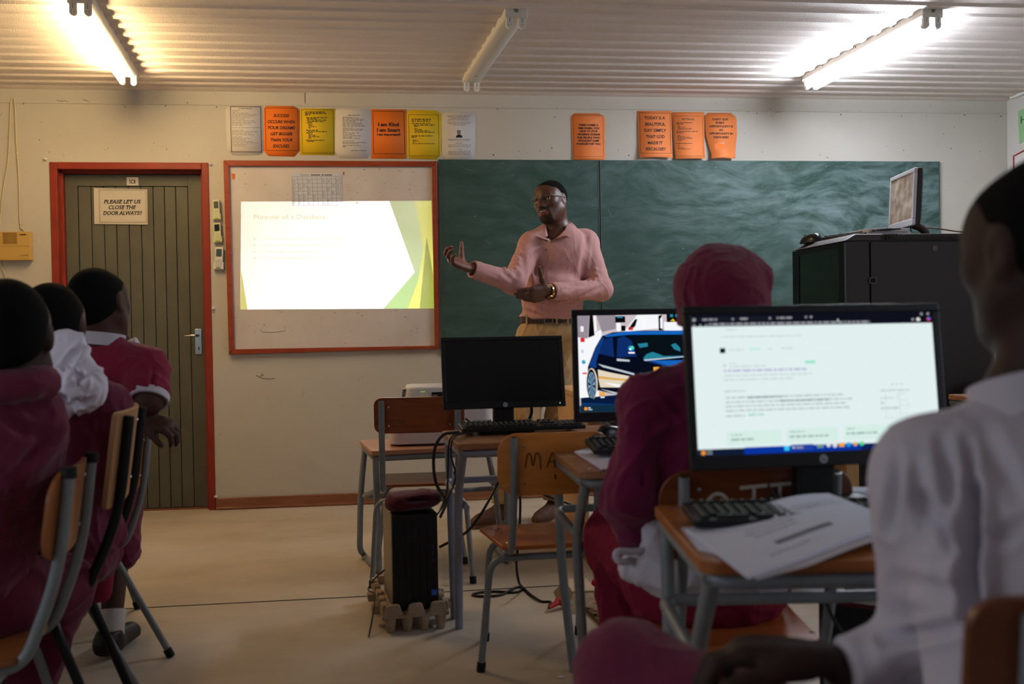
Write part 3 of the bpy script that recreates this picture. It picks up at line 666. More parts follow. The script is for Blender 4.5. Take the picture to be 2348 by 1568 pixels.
# ================================================================== CEILING LIGHTS
M_fix = mat('fitting_enamel', (216,210,198), .35); M_hold = mat('lampholder_plastic', (224,218,206), .4)
def fixture(near, far, label, lit, tmat=None):
    zb = 2.505; A, B = PZ(*near, zb), PZ(*far, zb); d = (B-A); L = d.length; d.normalize(); s = Vector((d.y, -d.x, 0))
    Mx = Matrix(((s.x, d.x, 0, A.x), (s.y, d.y, 0, A.y), (0, 0, 1, zb), (0,0,0,1)))
    t = thing('fluorescent_light', label, 'light', group='fluorescent fittings on the ceiling', M=Mx)
    w = .05; top = ZC-.0098-zb
    h = MB(); h.prism([(-w,0,top), (-w,0,.008), (-w+.012,0,0), (w-.012,0,0), (w,0,.008), (w,0,top)], (0, L, 0)); h.build('housing', M_fix, t, world=False, bevel=.0015)
    for y, nm in ((-.004, 0), (L+.004, 1)):
        e = MB().box((0, y, top/2-.001), (2*w+.004, .010, top+.002)).build('end_cap', M_fix, t, world=False, bevel=.002)
        if nm == 0:
            MB().lathe([(.011,0),(.011,.0008),(.0095,.0008),(.0095,0)], 20, Matrix.Translation((0, y-.0055, top*.5)) @ Matrix.Rotation(math.pi/2, 4, 'X')).build('knockout', mat('shadow_grey', (170,162,154), .5), e, world=False)
    for y in (.006, L-.006):
        for x in (-.03, .03):
            q = MB(); n = 10
            pts = [(x-.016, y-.009, .004), (x-.016, y-.009, -.036)] + [(x+.016*math.cos(math.pi+math.pi*i/n), y-.009, -.036+.016*math.sin(math.pi+math.pi*i/n)) for i in range(1, n)] + [(x+.016, y-.009, -.036), (x+.016, y-.009, .004)]
            q.prism(pts, (0,.018,0)); hh = q.build('lampholder', M_hold, t, world=False, bevel=.002)
            sg = -1
            d_ = MB()
            for dx in (-.006, .006): d_.ball((x+dx, y-.0095, -.034), (.0018,.0008,.0018), 8, 4)
            for i in range(3): d_.box((x, y-.0095, -.006-i*.007), (.003,.001,.004))
            d_.build('contact_slot', M_dark, hh, world=False)
    for y in (.2, .5, .8): MB().ball((-w-.0002, L*y, top*.5), (.001,.005,.005), 8, 4).build('screw_hole', M_dark, t, world=False)
    for y in (.13, .87): MB().ball((0, L*y, -.0003), (.006,.005,.001), 8, 4).build('screw_hole', M_dark, t, world=False)
    for x in lit:
        MB().tube([(x, .016, -.034), (x, L-.016, -.034)], .0135, 16).build('lamp_tube', tmat, t, world=False)
        for y in (.02, L-.02): MB().tube([(x, y-.006, -.034), (x, y+.006, -.034)], .0142, 14).build('tube_cap', M_chrome, t, world=False)
    return t
def lamp_mat(name, c, e):
    m = bpy.data.materials.new(name); m.use_nodes = True; t = m.node_tree; t.nodes.clear()
    o = t.nodes.new('ShaderNodeOutputMaterial'); em = t.nodes.new('ShaderNodeEmission'); em.inputs[0].default_value = tuple(c)+(1,); em.inputs[1].default_value = e
    t.links.new(em.outputs[0], o.inputs[0]); return m
M_tw = lamp_mat('warm_tube', (1, .71, .34), 80); M_tc = lamp_mat('cool_tube', (.80, .88, 1), 80)
fixture((184,8), (294,176), 'lit warm fluorescent fitting above the door, leftmost of the three', (-.03,), M_tw)
fixture((1183,40), (1081,191), 'unlit fluorescent fitting without tubes in the middle of the ceiling', ())
fixture((2137,40), (1859,187), 'lit cool-white fluorescent fitting at the right of the ceiling', (-.03,.03), M_tc)
# the same fittings further back over the pupils, behind the picture
# ================================================================== DAYLIGHT AND CAMERA
def area(name, loc, rot, sx, sy, e, c):
    l = bpy.data.lights.new(name, 'AREA'); l.shape = 'RECTANGLE'; l.size = sx; l.size_y = sy; l.energy = e; l.color = c
    o = bpy.data.objects.new(name, l); COL.objects.link(o); o.location = loc; o.rotation_euler = rot; return o
for (a, b), k in zip(WINS_R, (.25, 1)): area('window_daylight', (XR+.2, (a+b)/2, 1.5), (0, math.pi/2, 0), 1.1, b-a, 16*k, (.74,.85,1))
for (a, b), k in zip(WINS_L, (.25, 1)): area('window_daylight', (XL-.2, (a+b)/2, 1.5), (0, -math.pi/2, 0), 1.1, b-a, 9*k, (.78,.87,1))
w = bpy.data.worlds.new('world'); SC.world = w; w.use_nodes = True
bg = w.node_tree.nodes['Background']; bg.inputs[0].default_value = (.75,.85,1,1); bg.inputs[1].default_value = .5
cd = bpy.data.cameras.new('camera'); cam = bpy.data.objects.new('camera', cd); COL.objects.link(cam)
cam.matrix_world = Matrix(((AR[0], AU[0], -AF[0], 0), (AR[1], AU[1], -AF[1], 0), (AR[2], AU[2], -AF[2], CAMZ), (0,0,0,1)))
cd.sensor_width = 36; cd.lens = F_/W_*36; cd.clip_start = .05
cd.dof.use_dof = True; cd.dof.focus_distance = 5.2; cd.dof.aperture_fstop = 3.2
SC.camera = cam
SC.view_settings.view_transform = 'Standard'; SC.view_settings.look = 'None'; SC.view_settings.exposure = .8; SC.view_settings.gamma = 1; SC.view_settings.use_curve_mapping = False
SC.cycles.use_denoising = True
SC.cycles.max_bounces = 6; SC.cycles.diffuse_bounces = 3; SC.cycles.glossy_bounces = 3; SC.cycles.use_adaptive_sampling = True; SC.cycles.adaptive_threshold = .04; SC.cycles.adaptive_min_samples = 16; SC.cycles.sample_clamp_indirect = 6.
# ================================================================== SCHOOL CHAIRS AND DESKS
M_steel = mat('grey_painted_steel', (132,136,138), .38, metal=.1, var=(30, .5, (112,116,119)), bump=(50,.08))
M_steel2 = mat('pale_grey_steel', (140,142,158), .38, metal=.1, var=(30, .5, (122,126,140)))
M_blacksteel = mat('black_steel', (22,22,24), .4, metal=.2)
M_rub = mat('black_rubber', (20,20,21), .7)
W_orange = wood('varnished_ply_orange', (196,114,46), (212,138,64), .35, axis='X', coat=.3, dark=(120,60,20))
W_red = wood('varnished_ply_red', (120,56,26), (148,78,36), .35, axis='X', coat=.3, dark=(44,20,12), darkamt=.85)
W_brown = wood('varnished_ply_brown', (128,72,34), (158,94,46), .4, axis='Z', coat=.2)
W_dark = wood('varnished_ply_dark', (96,48,24), (120,62,30), .35, axis='X', coat=.3)
W_tan = wood('light_board', (196,150,98), (208,164,112), .5, axis='Z', coat=.1, darkamt=.1)
W_seat = wood('varnished_seat_orange', (172,88,38), (190,104,48), .35, axis='X', coat=.35)
W_desk = wood('worn_desk_top', (142,96,62), (168,122,84), .45, axis='X', coat=.15)
W_deskp = wood('pinkish_desk_top', (176,124,94), (188,138,106), .4, axis='X', coat=.15, darkamt=.1)
M_ply = wood('ply_edge', (120,66,36), (168,104,62), .5, axis='Z')
def rrect(w, h, r, n=6, cx=0., cy=0.):
    out = []
    for sx, sy, a0 in ((1,1,0), (-1,1,90), (-1,-1,180), (1,-1,270)):
        for i in range(n+1):
            a = math.radians(a0+90*i/n); out.append((cx+sx*(w/2-r)+r*math.cos(a), cy+sy*(h/2-r)+r*math.sin(a)))
    return out
def sheet(poly2, fn, cuts=8, ax=0):
    """2D outline cut in strips and mapped by fn(x,y) -> 3D"""
    bm = bmesh.new(); bm.faces.new([bm.verts.new((p[0], p[1], 0)) for p in poly2])
    lo, hi = min(p[ax] for p in poly2), max(p[ax] for p in poly2)
    for i in range(1, cuts):
        co = [0,0,0]; co[ax] = lo+(hi-lo)*i/cuts; no = [0,0,0]; no[ax] = 1
        bmesh.ops.bisect_plane(bm, geom=bm.verts[:]+bm.edges[:]+bm.faces[:], plane_co=co, plane_no=no)
    bm.verts.index_update(); v = [tuple(fn(q.co.x, q.co.y)) for q in bm.verts]; f = [tuple(q.index for q in k.verts) for k in bm.faces]; bm.free()
    mb = MB(); mb.add(v, f); return mb
def chair(label, loc, rz, wb_, ws, st, sy=0., px_=.13, rear=(.222,-.10), front=(.165,.20), bw=.35, bh=.19, br=.06, btop=.76, lean=.05, caps=False, flatpost=False, seatz=.405, rU=-.12, group='school chairs', bolts=True, scale=1., post_r=.0115, text=None, seatw=(.31,.375)):
    M = Matrix.Translation(Vector(loc)) @ Matrix.Rotation(rz, 4, 'Z') @ Matrix.Scale(scale, 4)
    t = thing('school_chair', label, 'chair', group=group, M=M)
    y0, y1 = sy-.175, sy+.165
    pl = [(-seatw[1]/2+.03,y1),(-seatw[1]/2,y1-.035),(-seatw[0]/2-.003,y0+.02),(-seatw[0]/2+.02,y0),(seatw[0]/2-.02,y0),(seatw[0]/2+.003,y0+.02),(seatw[1]/2,y1-.035),(seatw[1]/2-.03,y1)]
    s = MB().prism([(x,y,seatz-.013) for x, y in pl], (0,0,.013)); seat = s.build('seat', ws, t, world=False, bevel=.003)
    if bolts:
        b = MB()
        for x in (-px_, px_):
            for y in (y0+.06, y1-.06): b.ball((x, y, seatz), (.008,.008,.003), 10, 4)
        b.build('bolt', M_chrome, seat, world=False)
    yb = y0+.005-lean*.85                      # backrest leans back
    def bf(x, z):
        q = (z-(btop-bh))/bh
        return (x, yb-.012*q*3*lean/.05*.5 - .022*(1-(2*x/bw)**2) + .012, z)
    bk = sheet(rrect(bw, bh, br, 6, 0, btop-bh/2), bf, 10).build('backrest', wb_, t, world=False, solid=.012, angle=60, bevel=.002)
    for x in (-px_, px_):
        c0 = bf(x, btop-bh)[1]-.009-post_r; c1 = bf(x, btop-.02)[1]-.012-post_r
        zt = btop-.012 if not caps else btop+.004
        if flatpost:
            q = MB(); q.prism([(x-.013,c0+.004,.39),(x+.013,c0+.004,.39),(x+.013,c1+.004,zt),(x-.013,c1+.004,zt)], (0,-.008,0))
            q.build('back_post', st, t, world=False, bevel=.0025)
            q = MB().tube(fillet([(x,c0,.41),(x,c0,.388),(x,sy+.12,.388)], .02), .009, 8); q.build('seat_rail', st, t, world=False)
        else:
            q = MB().tube(fillet([(x,sy+.12,seatz-.013-post_r),(x,y0+.0,seatz-.013-post_r),(x,c0,btop-bh-.03),(x,c1,zt)], [0,.05,.12,0], 7), post_r, 12); o = q.build('back_post', st, t, world=False)
            if caps: MB().tube([(x,c1+.0006,zt-.02),(x,c1,zt+.004)], post_r+.003, 12).build('post_cap', M_rub, o, world=False, bevel=.002)
            else: MB().tube([(x,c1,zt-.0005),(x,c1-.0002,zt+.0006)], post_r*.75, 10).build('post_opening', M_dark, o, world=False)
    for nm, (fx, fy), ty, tx in (('rear_leg_frame', rear, rU+sy, .188), ('front_leg_frame', front, .12+sy, .155)):
        zz = seatz-.013-post_r*2-.011
        q = MB().tube(fillet([(-fx,fy+sy,.004),(-tx,ty,zz),(tx,ty,zz),(fx,fy+sy,.004)], [0,.055,.055,0], 7), .0112, 12); o = q.build(nm, st, t, world=False)
        for sg in (-1, 1):
            d = (Vector((sg*tx,ty,zz))-Vector((sg*fx,fy+sy,.004))).normalized(); p = Vector((sg*fx,fy+sy,.001))
            MB().tube([p, p+d*.03], .0142, 12).build('rubber_foot', M_rub, o, world=False, bevel=.0015)
    if bolts:
        b = MB()
        for x in (-px_+.032, px_-.032):
            for z in (btop-.04, btop-bh+.035): y = bf(x,z)[1]-.013; b.ball((x, y, z), (.005,.003,.005), 8, 4)
        b.build('bolt', M_chrome, bk, world=False)
    if text: text(bk, bf)
    return t
def pen_text(bk, bf):
    q = MB()
    for pts in ([(-.095,.655),(-.088,.695),(-.078,.692),(-.072,.66),(-.062,.698),(-.052,.690),(-.048,.650)], [(-.03,.655),(-.012,.700),(-.004,.652)], [(-.022,.672),(-.006,.670)], [(.01,.655),(.028,.70),(.036,.652)], [(.016,.672),(.034,.670)], [(-.004,.632),(-.003,.618)]):
        q.tube([(x, bf(x,z)[1]-.0135, z) for x, z in smooth_path([(a,b,0) for a, b in pts], 4) for z in [z] ] if False else [Vector((p[0], bf(p[0],p[1])[1]-.0132, p[1])) for p in smooth_path([(a,b,0) for a,b in pts], 4)], .0016, 5)
    q.build('pen_lettering', mat('dark_pen', (50,26,12), .7), bk, world=False)
def paint_text(bk, bf):
    q = MB()
    def st(pts, w=.007):
        pts = [Vector((x, bf(x,z+.048)[1]-.0128, z+.048)) for x, z in pts]
        for a, b in zip(pts, pts[1:]):
            d = (b-a).normalized(); n = Vector((-d.z, 0, d.x))*w*.5; q.add([tuple(p) for p in (a+n-d*w*.2, b+n+d*w*.2, b-n+d*w*.2, a-n-d*w*.2)], [(0,1,2,3)])
    cx, cz, r = -.088, .652, .03
    st([(cx+r*.85*math.cos(a), cz+r*1.25*math.sin(a)) for a in [math.pi*2*i/16 for i in range(17)]])
    st([(-.042,.700),(.012,.704)]); st([(-.014,.702),(-.014,.622)])
    st([(.020,.704),(.062,.706)]); st([(.040,.704),(.040,.622)])
    st([(.118,.712),(.082,.712),(.080,.665),(.108,.640)]); st([(.082,.676),(.106,.676)])
    q.build('painted_lettering', mat('chipped_white_paint', (190,182,172), .8), bk, world=False, flat=True, normals=False)
chair('orange plywood chair with MAA penned on its backrest, empty between the two front desks', (.493,3.21,0), math.radians(2.5), W_orange, W_seat, M_steel, text=pen_text)
chair('dark red-brown plywood chair tucked under the projector desk, empty', (.137,4.36,0), math.radians(-1), W_red, W_red, M_steel, sy=.15, px_=.162, rear=(.212,-.33), front=(.2,.02), bw=.39, bh=.155, br=.035, btop=.785, flatpost=True, rU=-.29, lean=.045)
chair('dark brown chair with white painted letters, under the pupil in the knitted hat', (.755,2.18,0), math.radians(-2), W_dark, W_seat, M_steel, bw=.405, btop=.785, px_=.158, text=paint_text, group='school chairs')
chair('brown-backed chair with black-capped grey posts, nearest on the left edge', (-.959,2.31,0), math.radians(96), W_brown, W_brown, M_steel, caps=True, rear=(.19,-.22), btop=.792, lean=.07, post_r=.013)
chair('black-framed chair with a pale backrest, second from the left edge', (-.975,2.72,0), math.radians(97), mat('pale_board', (168,122,82), .5), W_brown, M_blacksteel, rear=(.2,-.25), bh=.22, br=.012, btop=.812, lean=.08, scale=1.09, post_r=.012, bolts=True)
chair('brown-backed grey chair under the pupil in the short-sleeved maroon top', (-1.038,3.24,0), math.radians(89), wood('chair_back_tan', (150,84,38),(176,104,52),.4,axis='Z',coat=.2), W_brown, M_steel, rear=(.185,-.305), lean=.06, btop=.775)
chair('grey-legged chair furthest back on the left, mostly hidden behind the pupils', (-1.23,3.86,0), math.radians(88), W_brown, W_brown, M_steel, rear=(.19,-.24), caps=True)
chair('dark plywood chair under the white-shirted pupil at the right edge', (.795,1.17,0), math.radians(0), W_dark, W_dark, M_steel, btop=.688, bw=.40, br=.03, px_=.155, scale=1.18)
chair('chair with a red-brown backrest beside the server cabinet at the far right', (2.88,4.02,0), math.radians(182), W_red, W_red, M_steel, btop=.80)
def desk(label, loc, rz, h, w=.6, d=.42, top=None, st=None, sled=False, group='school desks', th=.022, sp=.045):
    M = Matrix.Translation(Vector(loc)) @ Matrix.Rotation(rz, 4, 'Z')
    top = top or W_desk; st = st or M_steel
    t = thing('school_desk', label, 'desk', group=group, M=M)
    r = .014
    tp = MB().prism([(x,y,h-th) for x, y in rrect(w, d, .028, 4, w/2, d/2)], (0,0,th)).build('desk_top', top, t, world=False, bevel=.004)
    b = MB()
    for x in (.035, w-.035):
        for y in (.05, d-.05): b.ball((x,y,h), (.006,.006,.0015), 8, 4)
    b.build('bolt', M_chrome, tp, world=False)
    zt = h-th-r
    fr = MB().tube(fillet([(.02,d-.015,zt),(.02,.02,zt),(w-.02,.02,zt),(w-.02,d-.015,zt)], .05, 6), r, 12)
    fr.tube([(.02,d-.02,zt),(w-.02,d-.02,zt)], r*.9, 10); fr.build('top_frame', st, t, world=False)
    for x, s in ((.022, 1), (w-.022, -1)):
        if sled:
            q = MB().tube(fillet([(x,.03,zt),(x+s*.005,.02,.012),(x-s*.02,d-.1,.012),(x-s*.045,d-.14,.05),(x-s*.03,d-.08,h*.55),(x,d-.04,zt)], [0,.03,.0,.05,.3,0], 6), r, 12); q.build('leg', st, t, world=False)
        else:
            MB().tube(fillet([(x,.035,zt),(x+s*.004,.20,h*.70),(x+s*sp,.31,.003)], .09, 8), r*1.05, 12).build('leg', st, t, world=False)
            MB().tube(fillet([(x,d-.03,zt),(x+s*.004,d-.045,h*.5),(x+s*sp,d-.005,.003)], .09, 6), r, 12).build('leg', st, t, world=False)
    zc = h*.72
    if sled: cb = MB().tube(fillet([(.02,.045,zc-.03),(.0,d-.12,zc-.10),(w,d-.12,zc-.10),(w-.02,.045,zc-.03)], .04, 6), r*.85, 10)
    else: cb = MB().tube(fillet([(.024,.18,zc-.01),(.012,d-.04,zc+.015),(w-.012,d-.04,zc+.015),(w-.024,.18,zc-.01)], .035, 6), r*.9, 10)
    cb.build('cross_bar', st, t, world=False)
    for x in (.05, w-.05): MB().tube([(x,.235,zc-.045),(x+.004,.19,zc-.05)], .011, 10).build('bag_hook', st, t, world=False)
    return t
desk('small pinkish school desk carrying the projector, against the front of the room', (-.074,4.385,0), math.radians(8), .548, w=.64, d=.46, top=W_deskp, sled=True)
desk('worn school desk carrying the switched-off black monitor', (.226,3.25,0), math.radians(4), .70, w=1.06, d=.44, st=M_steel2, sp=.015)
desk('worn school desk carrying the monitor with the car picture', (.495,2.55,0), math.radians(0), .70, w=.66, d=.5)
desk('brown school desk in the foreground carrying the bright browser monitor', (.475,1.474,0), math.radians(-6.5), .715, w=.64, d=.50, top=wood('brown_desk_top', (150,84,36),(172,102,50),.45,axis='X',coat=.2))
desk('brown-edged desk in front of the server cabinet at the far right', (2.40,3.62,0), 0., .757, w=.66, d=.42, top=W_deskp, group='school desks')
# teacher's table: light boards, open at the front
tt = thing('teacher_table', 'light wooden teacher\u2019s table with board side panels behind the monitors', 'table', (1.5,4.8,0))
MB().prism([(.875,4.45,.745),(2.10,4.20,.745),(2.10,5.16,.745),(.875,5.16,.745)], (0,0,.023)).build('table_top', W_tan, tt, bevel=.003)
for x, y in ((.885,4.47), (2.03,4.22)): MB().box2((x,y,.001), (x+(.022 if x < 1 else .06),5.13,.745)).build('side_panel', W_tan, tt, bevel=.002)
MB().box2((.907,5.09,.25), (2.03,5.11,.745)).build('back_panel', W_tan, tt)
# ================================================================== COMPUTERS AND CABINET
M_blk = mat('black_plastic', (24,24,27), .42, var=(60,.3,(30,30,33))); M_blk2 = mat('satin_black', (20,20,23), .3); M_key = mat('black_keys', (30,30,33), .5)
M_leg = mat('key_print', (190,186,165), .6)
def glow(name, c, e=1.):
    if name in MATS: return MATS[name]
    m = lamp_mat(name, lin(c), e*.57); MATS[name] = m; return m
def monitor(label, loc, rz, tilt, w, h, bez=.014, bot=.024, stand=.06, screen=None, content=None, body=None, logo=True, neck_w=.075, name='monitor', group='computer monitors', depth=.03, basew=.2, rings=None):
    """local: the bezel's front is y=0, the screen looks to -y; z=0 is the stand's foot, the panel's lower edge is at z=stand"""
    M = Matrix.Translation(Vector(loc)) @ Matrix.Rotation(rz, 4, 'Z'); t = thing(name, label, 'monitor', group=group, M=M)
    T = Matrix.Translation((0,0,stand)) @ Matrix.Rotation(-tilt, 4, 'X')
    body = body or M_blk
    fr = MB()
    for a, b in (((-w/2,0,0),(w/2,depth*.5,bot)), ((-w/2,0,h-bez),(w/2,depth*.5,h)), ((-w/2,0,bot),(-w/2+bez,depth*.5,h-bez)), ((w/2-bez,0,bot),(w/2,depth*.5,h-bez))): fr.box2(a, b, T)
    fr.build('bezel', body, t, world=False, bevel=.003)
    bs = MB(); bs.hexa([T @ Vector(p) for p in ((-w/2+.004,depth*.5,.004),(w/2-.004,depth*.5,.004),(w/2-.004,depth*.5,h-.004),(-w/2+.004,depth*.5,h-.004),(-w/2+.05,depth,.04),(w/2-.05,depth,.04),(w/2-.05,depth,h-.04),(-w/2+.05,depth,h-.04))])
    bs.build('back_shell', body, t, world=False, bevel=.004)
    sc = MB().box2((-w/2+bez-.001,.004,bot-.001), (w/2-bez+.001,.010,h-bez+.001), T).build('screen', screen or M_blk2, t, world=False)
    if content:
        groups = content(w-2*bez, h-bez-bot)
        mb = MB(); ms = []
        for lvl, (m, polys) in enumerate(groups):
            if m not in ms: ms.append(m)
            for p in polys: mb.add([tuple(T @ Vector((-w/2+bez+x, .0038-lvl*.00006, bot+z))) for x, z in p], [tuple(range(len(p)))], ms.index(m))
        mb.build('screen_picture', ms, sc, world=False, flat=True, normals=False)
    if logo:
        lg = MB().lathe([(.0,0),(.0085,0),(.0085,.0012),(.0,.0012)], 24, T @ Matrix.Translation((0,0,bot*.48)) @ Matrix.Rotation(math.pi/2, 4, 'X'))
        lo = lg.build('logo', mat('silver_badge', (170,172,178), .35, metal=.3), t, world=False)
        q = MB(); put_text(q, 'hp', T @ Vector((0,-.0014,bot*.48-.0035)), T.to_3x3() @ Vector((1,0,0)), T.to_3x3() @ Vector((0,0,1)), height=.0085, shear=.25); q.build('logo_letters', M_blk2, lo, world=False, flat=True, normals=False)
    MB().ball((w/2-bez*1.6, -.0002, bot*.5), (.0022,.0006,.0022), 8, 4, T).build('power_light', glow('white_led', (230,225,220), 1.), t, world=False)
    yb = depth+.02
    nk = MB(); nk.hexa([(-neck_w/2,yb-.02,.012),(neck_w/2,yb-.02,.012),(neck_w/2,yb-.022,stand+h*.45),(-neck_w/2,yb-.022,stand+h*.45),(-neck_w/2,yb+.02,.012),(neck_w/2,yb+.02,.012),(neck_w/2,yb,stand+h*.45),(-neck_w/2,yb,stand+h*.45)]); nk.build('stand_neck', M_blk, t, world=False, bevel=.006)
    MB().prism([(x,y,0) for x, y in rrect(basew,.17,.03,5,0,yb-.02)], (0,0,.012)).build('stand_base', M_blk, t, world=False, bevel=.004)
    return t
def keyboard(label, loc, rz, tilt=.06, w=.445, d=.14, group='keyboards', name='keyboard'):
    M = Matrix.Translation(Vector(loc)) @ Matrix.Rotation(rz, 4, 'Z') @ Matrix.Rotation(tilt, 4, 'X')
    t = thing(name, label, 'keyboard', group=group, M=M)
    MB().prism([(x,y,.002) for x, y in rrect(w,d,.008,4,0,d/2)], (0,0,.014)).build('case', M_blk, t, world=False, bevel=.003)
    pr = MB()
    def block(nm, x0, nx, rows, pitch=.0187):
        q = MB()
        for r, y in enumerate(rows):
            if nm == 'main_keys' and r == 0: ks = [(0,1),(1.5,3.2),(5.2,1.8),(7.2,1),(8.3,1),(9.4,1),(10.5,1),(11.6,1),(12.7,1.1)]
            else: ks = [(i,1) for i in range(nx)]
            for a, k in ks:
                X0, X1 = x0+a*pitch, x0+(a+k)*pitch-.0028
                q.hexa([(X0,y,.016),(X1,y,.016),(X1-.0016,y+.002,.0225),(X0+.0016,y+.002,.0225),(X0,y+.0155,.016),(X1,y+.0155,.016),(X1-.0016,y+.0125,.0225),(X0+.0016,y+.0125,.0225)])
                pr.box(((X0+X1)/2-.003, y+.009, .0227), (.0034,.0042,.0004))
        q.build(nm, M_key, t, world=False)
    R = [.009+i*.0182 for i in range(5)]+[.118]
    block('main_keys', -w/2+.012, 14, R); block('navigation_keys', -w/2+.29, 3, R[:1]+R[3:]); block('number_pad', -w/2+.357, 4, R[:5])
    pr.build('key_legends', M_leg, t, world=False)
    for x in (-w/2+.04, w/2-.04): MB().box((x, d-.02, -.004-.004), (.025,.012,.016), Matrix.Rotation(-tilt*0, 4, 'X')).build('tilt_foot', M_blk, t, world=False)
    return t
def mouse(label, loc, rz, group='computer mice', s=1.):
    M = Matrix.Translation(Vector(loc)) @ Matrix.Rotation(rz, 4, 'Z') @ Matrix.Scale(s, 4); t = thing('computer_mouse', label, 'mouse', group=group, M=M)
    def f(u, v):
        a = 2*math.pi*u; b = v*math.pi/2
        r = math.cos(b)**.6; x, y = .031*math.cos(a)*r, .056*math.sin(a)*r
        return (x*(1-.12*math.cos(2*a)), y, .004+.034*math.sin(b)**.9*(1-.25*(y/.056)))
    MB().grid(f, 28, 9).build('shell', M_blk2, t, world=False, merge=True, angle=70)
    MB().prism([(x,y,0) for x, y in rrect(.06,.11,.028,6)], (0,0,.006)).build('sole', M_blk, t, world=False)
    MB().tube([(-.004,.03,.0335),(.004,.03,.0335)], .006, 12).build('scroll_wheel', M_rub, t, world=False)
    return t
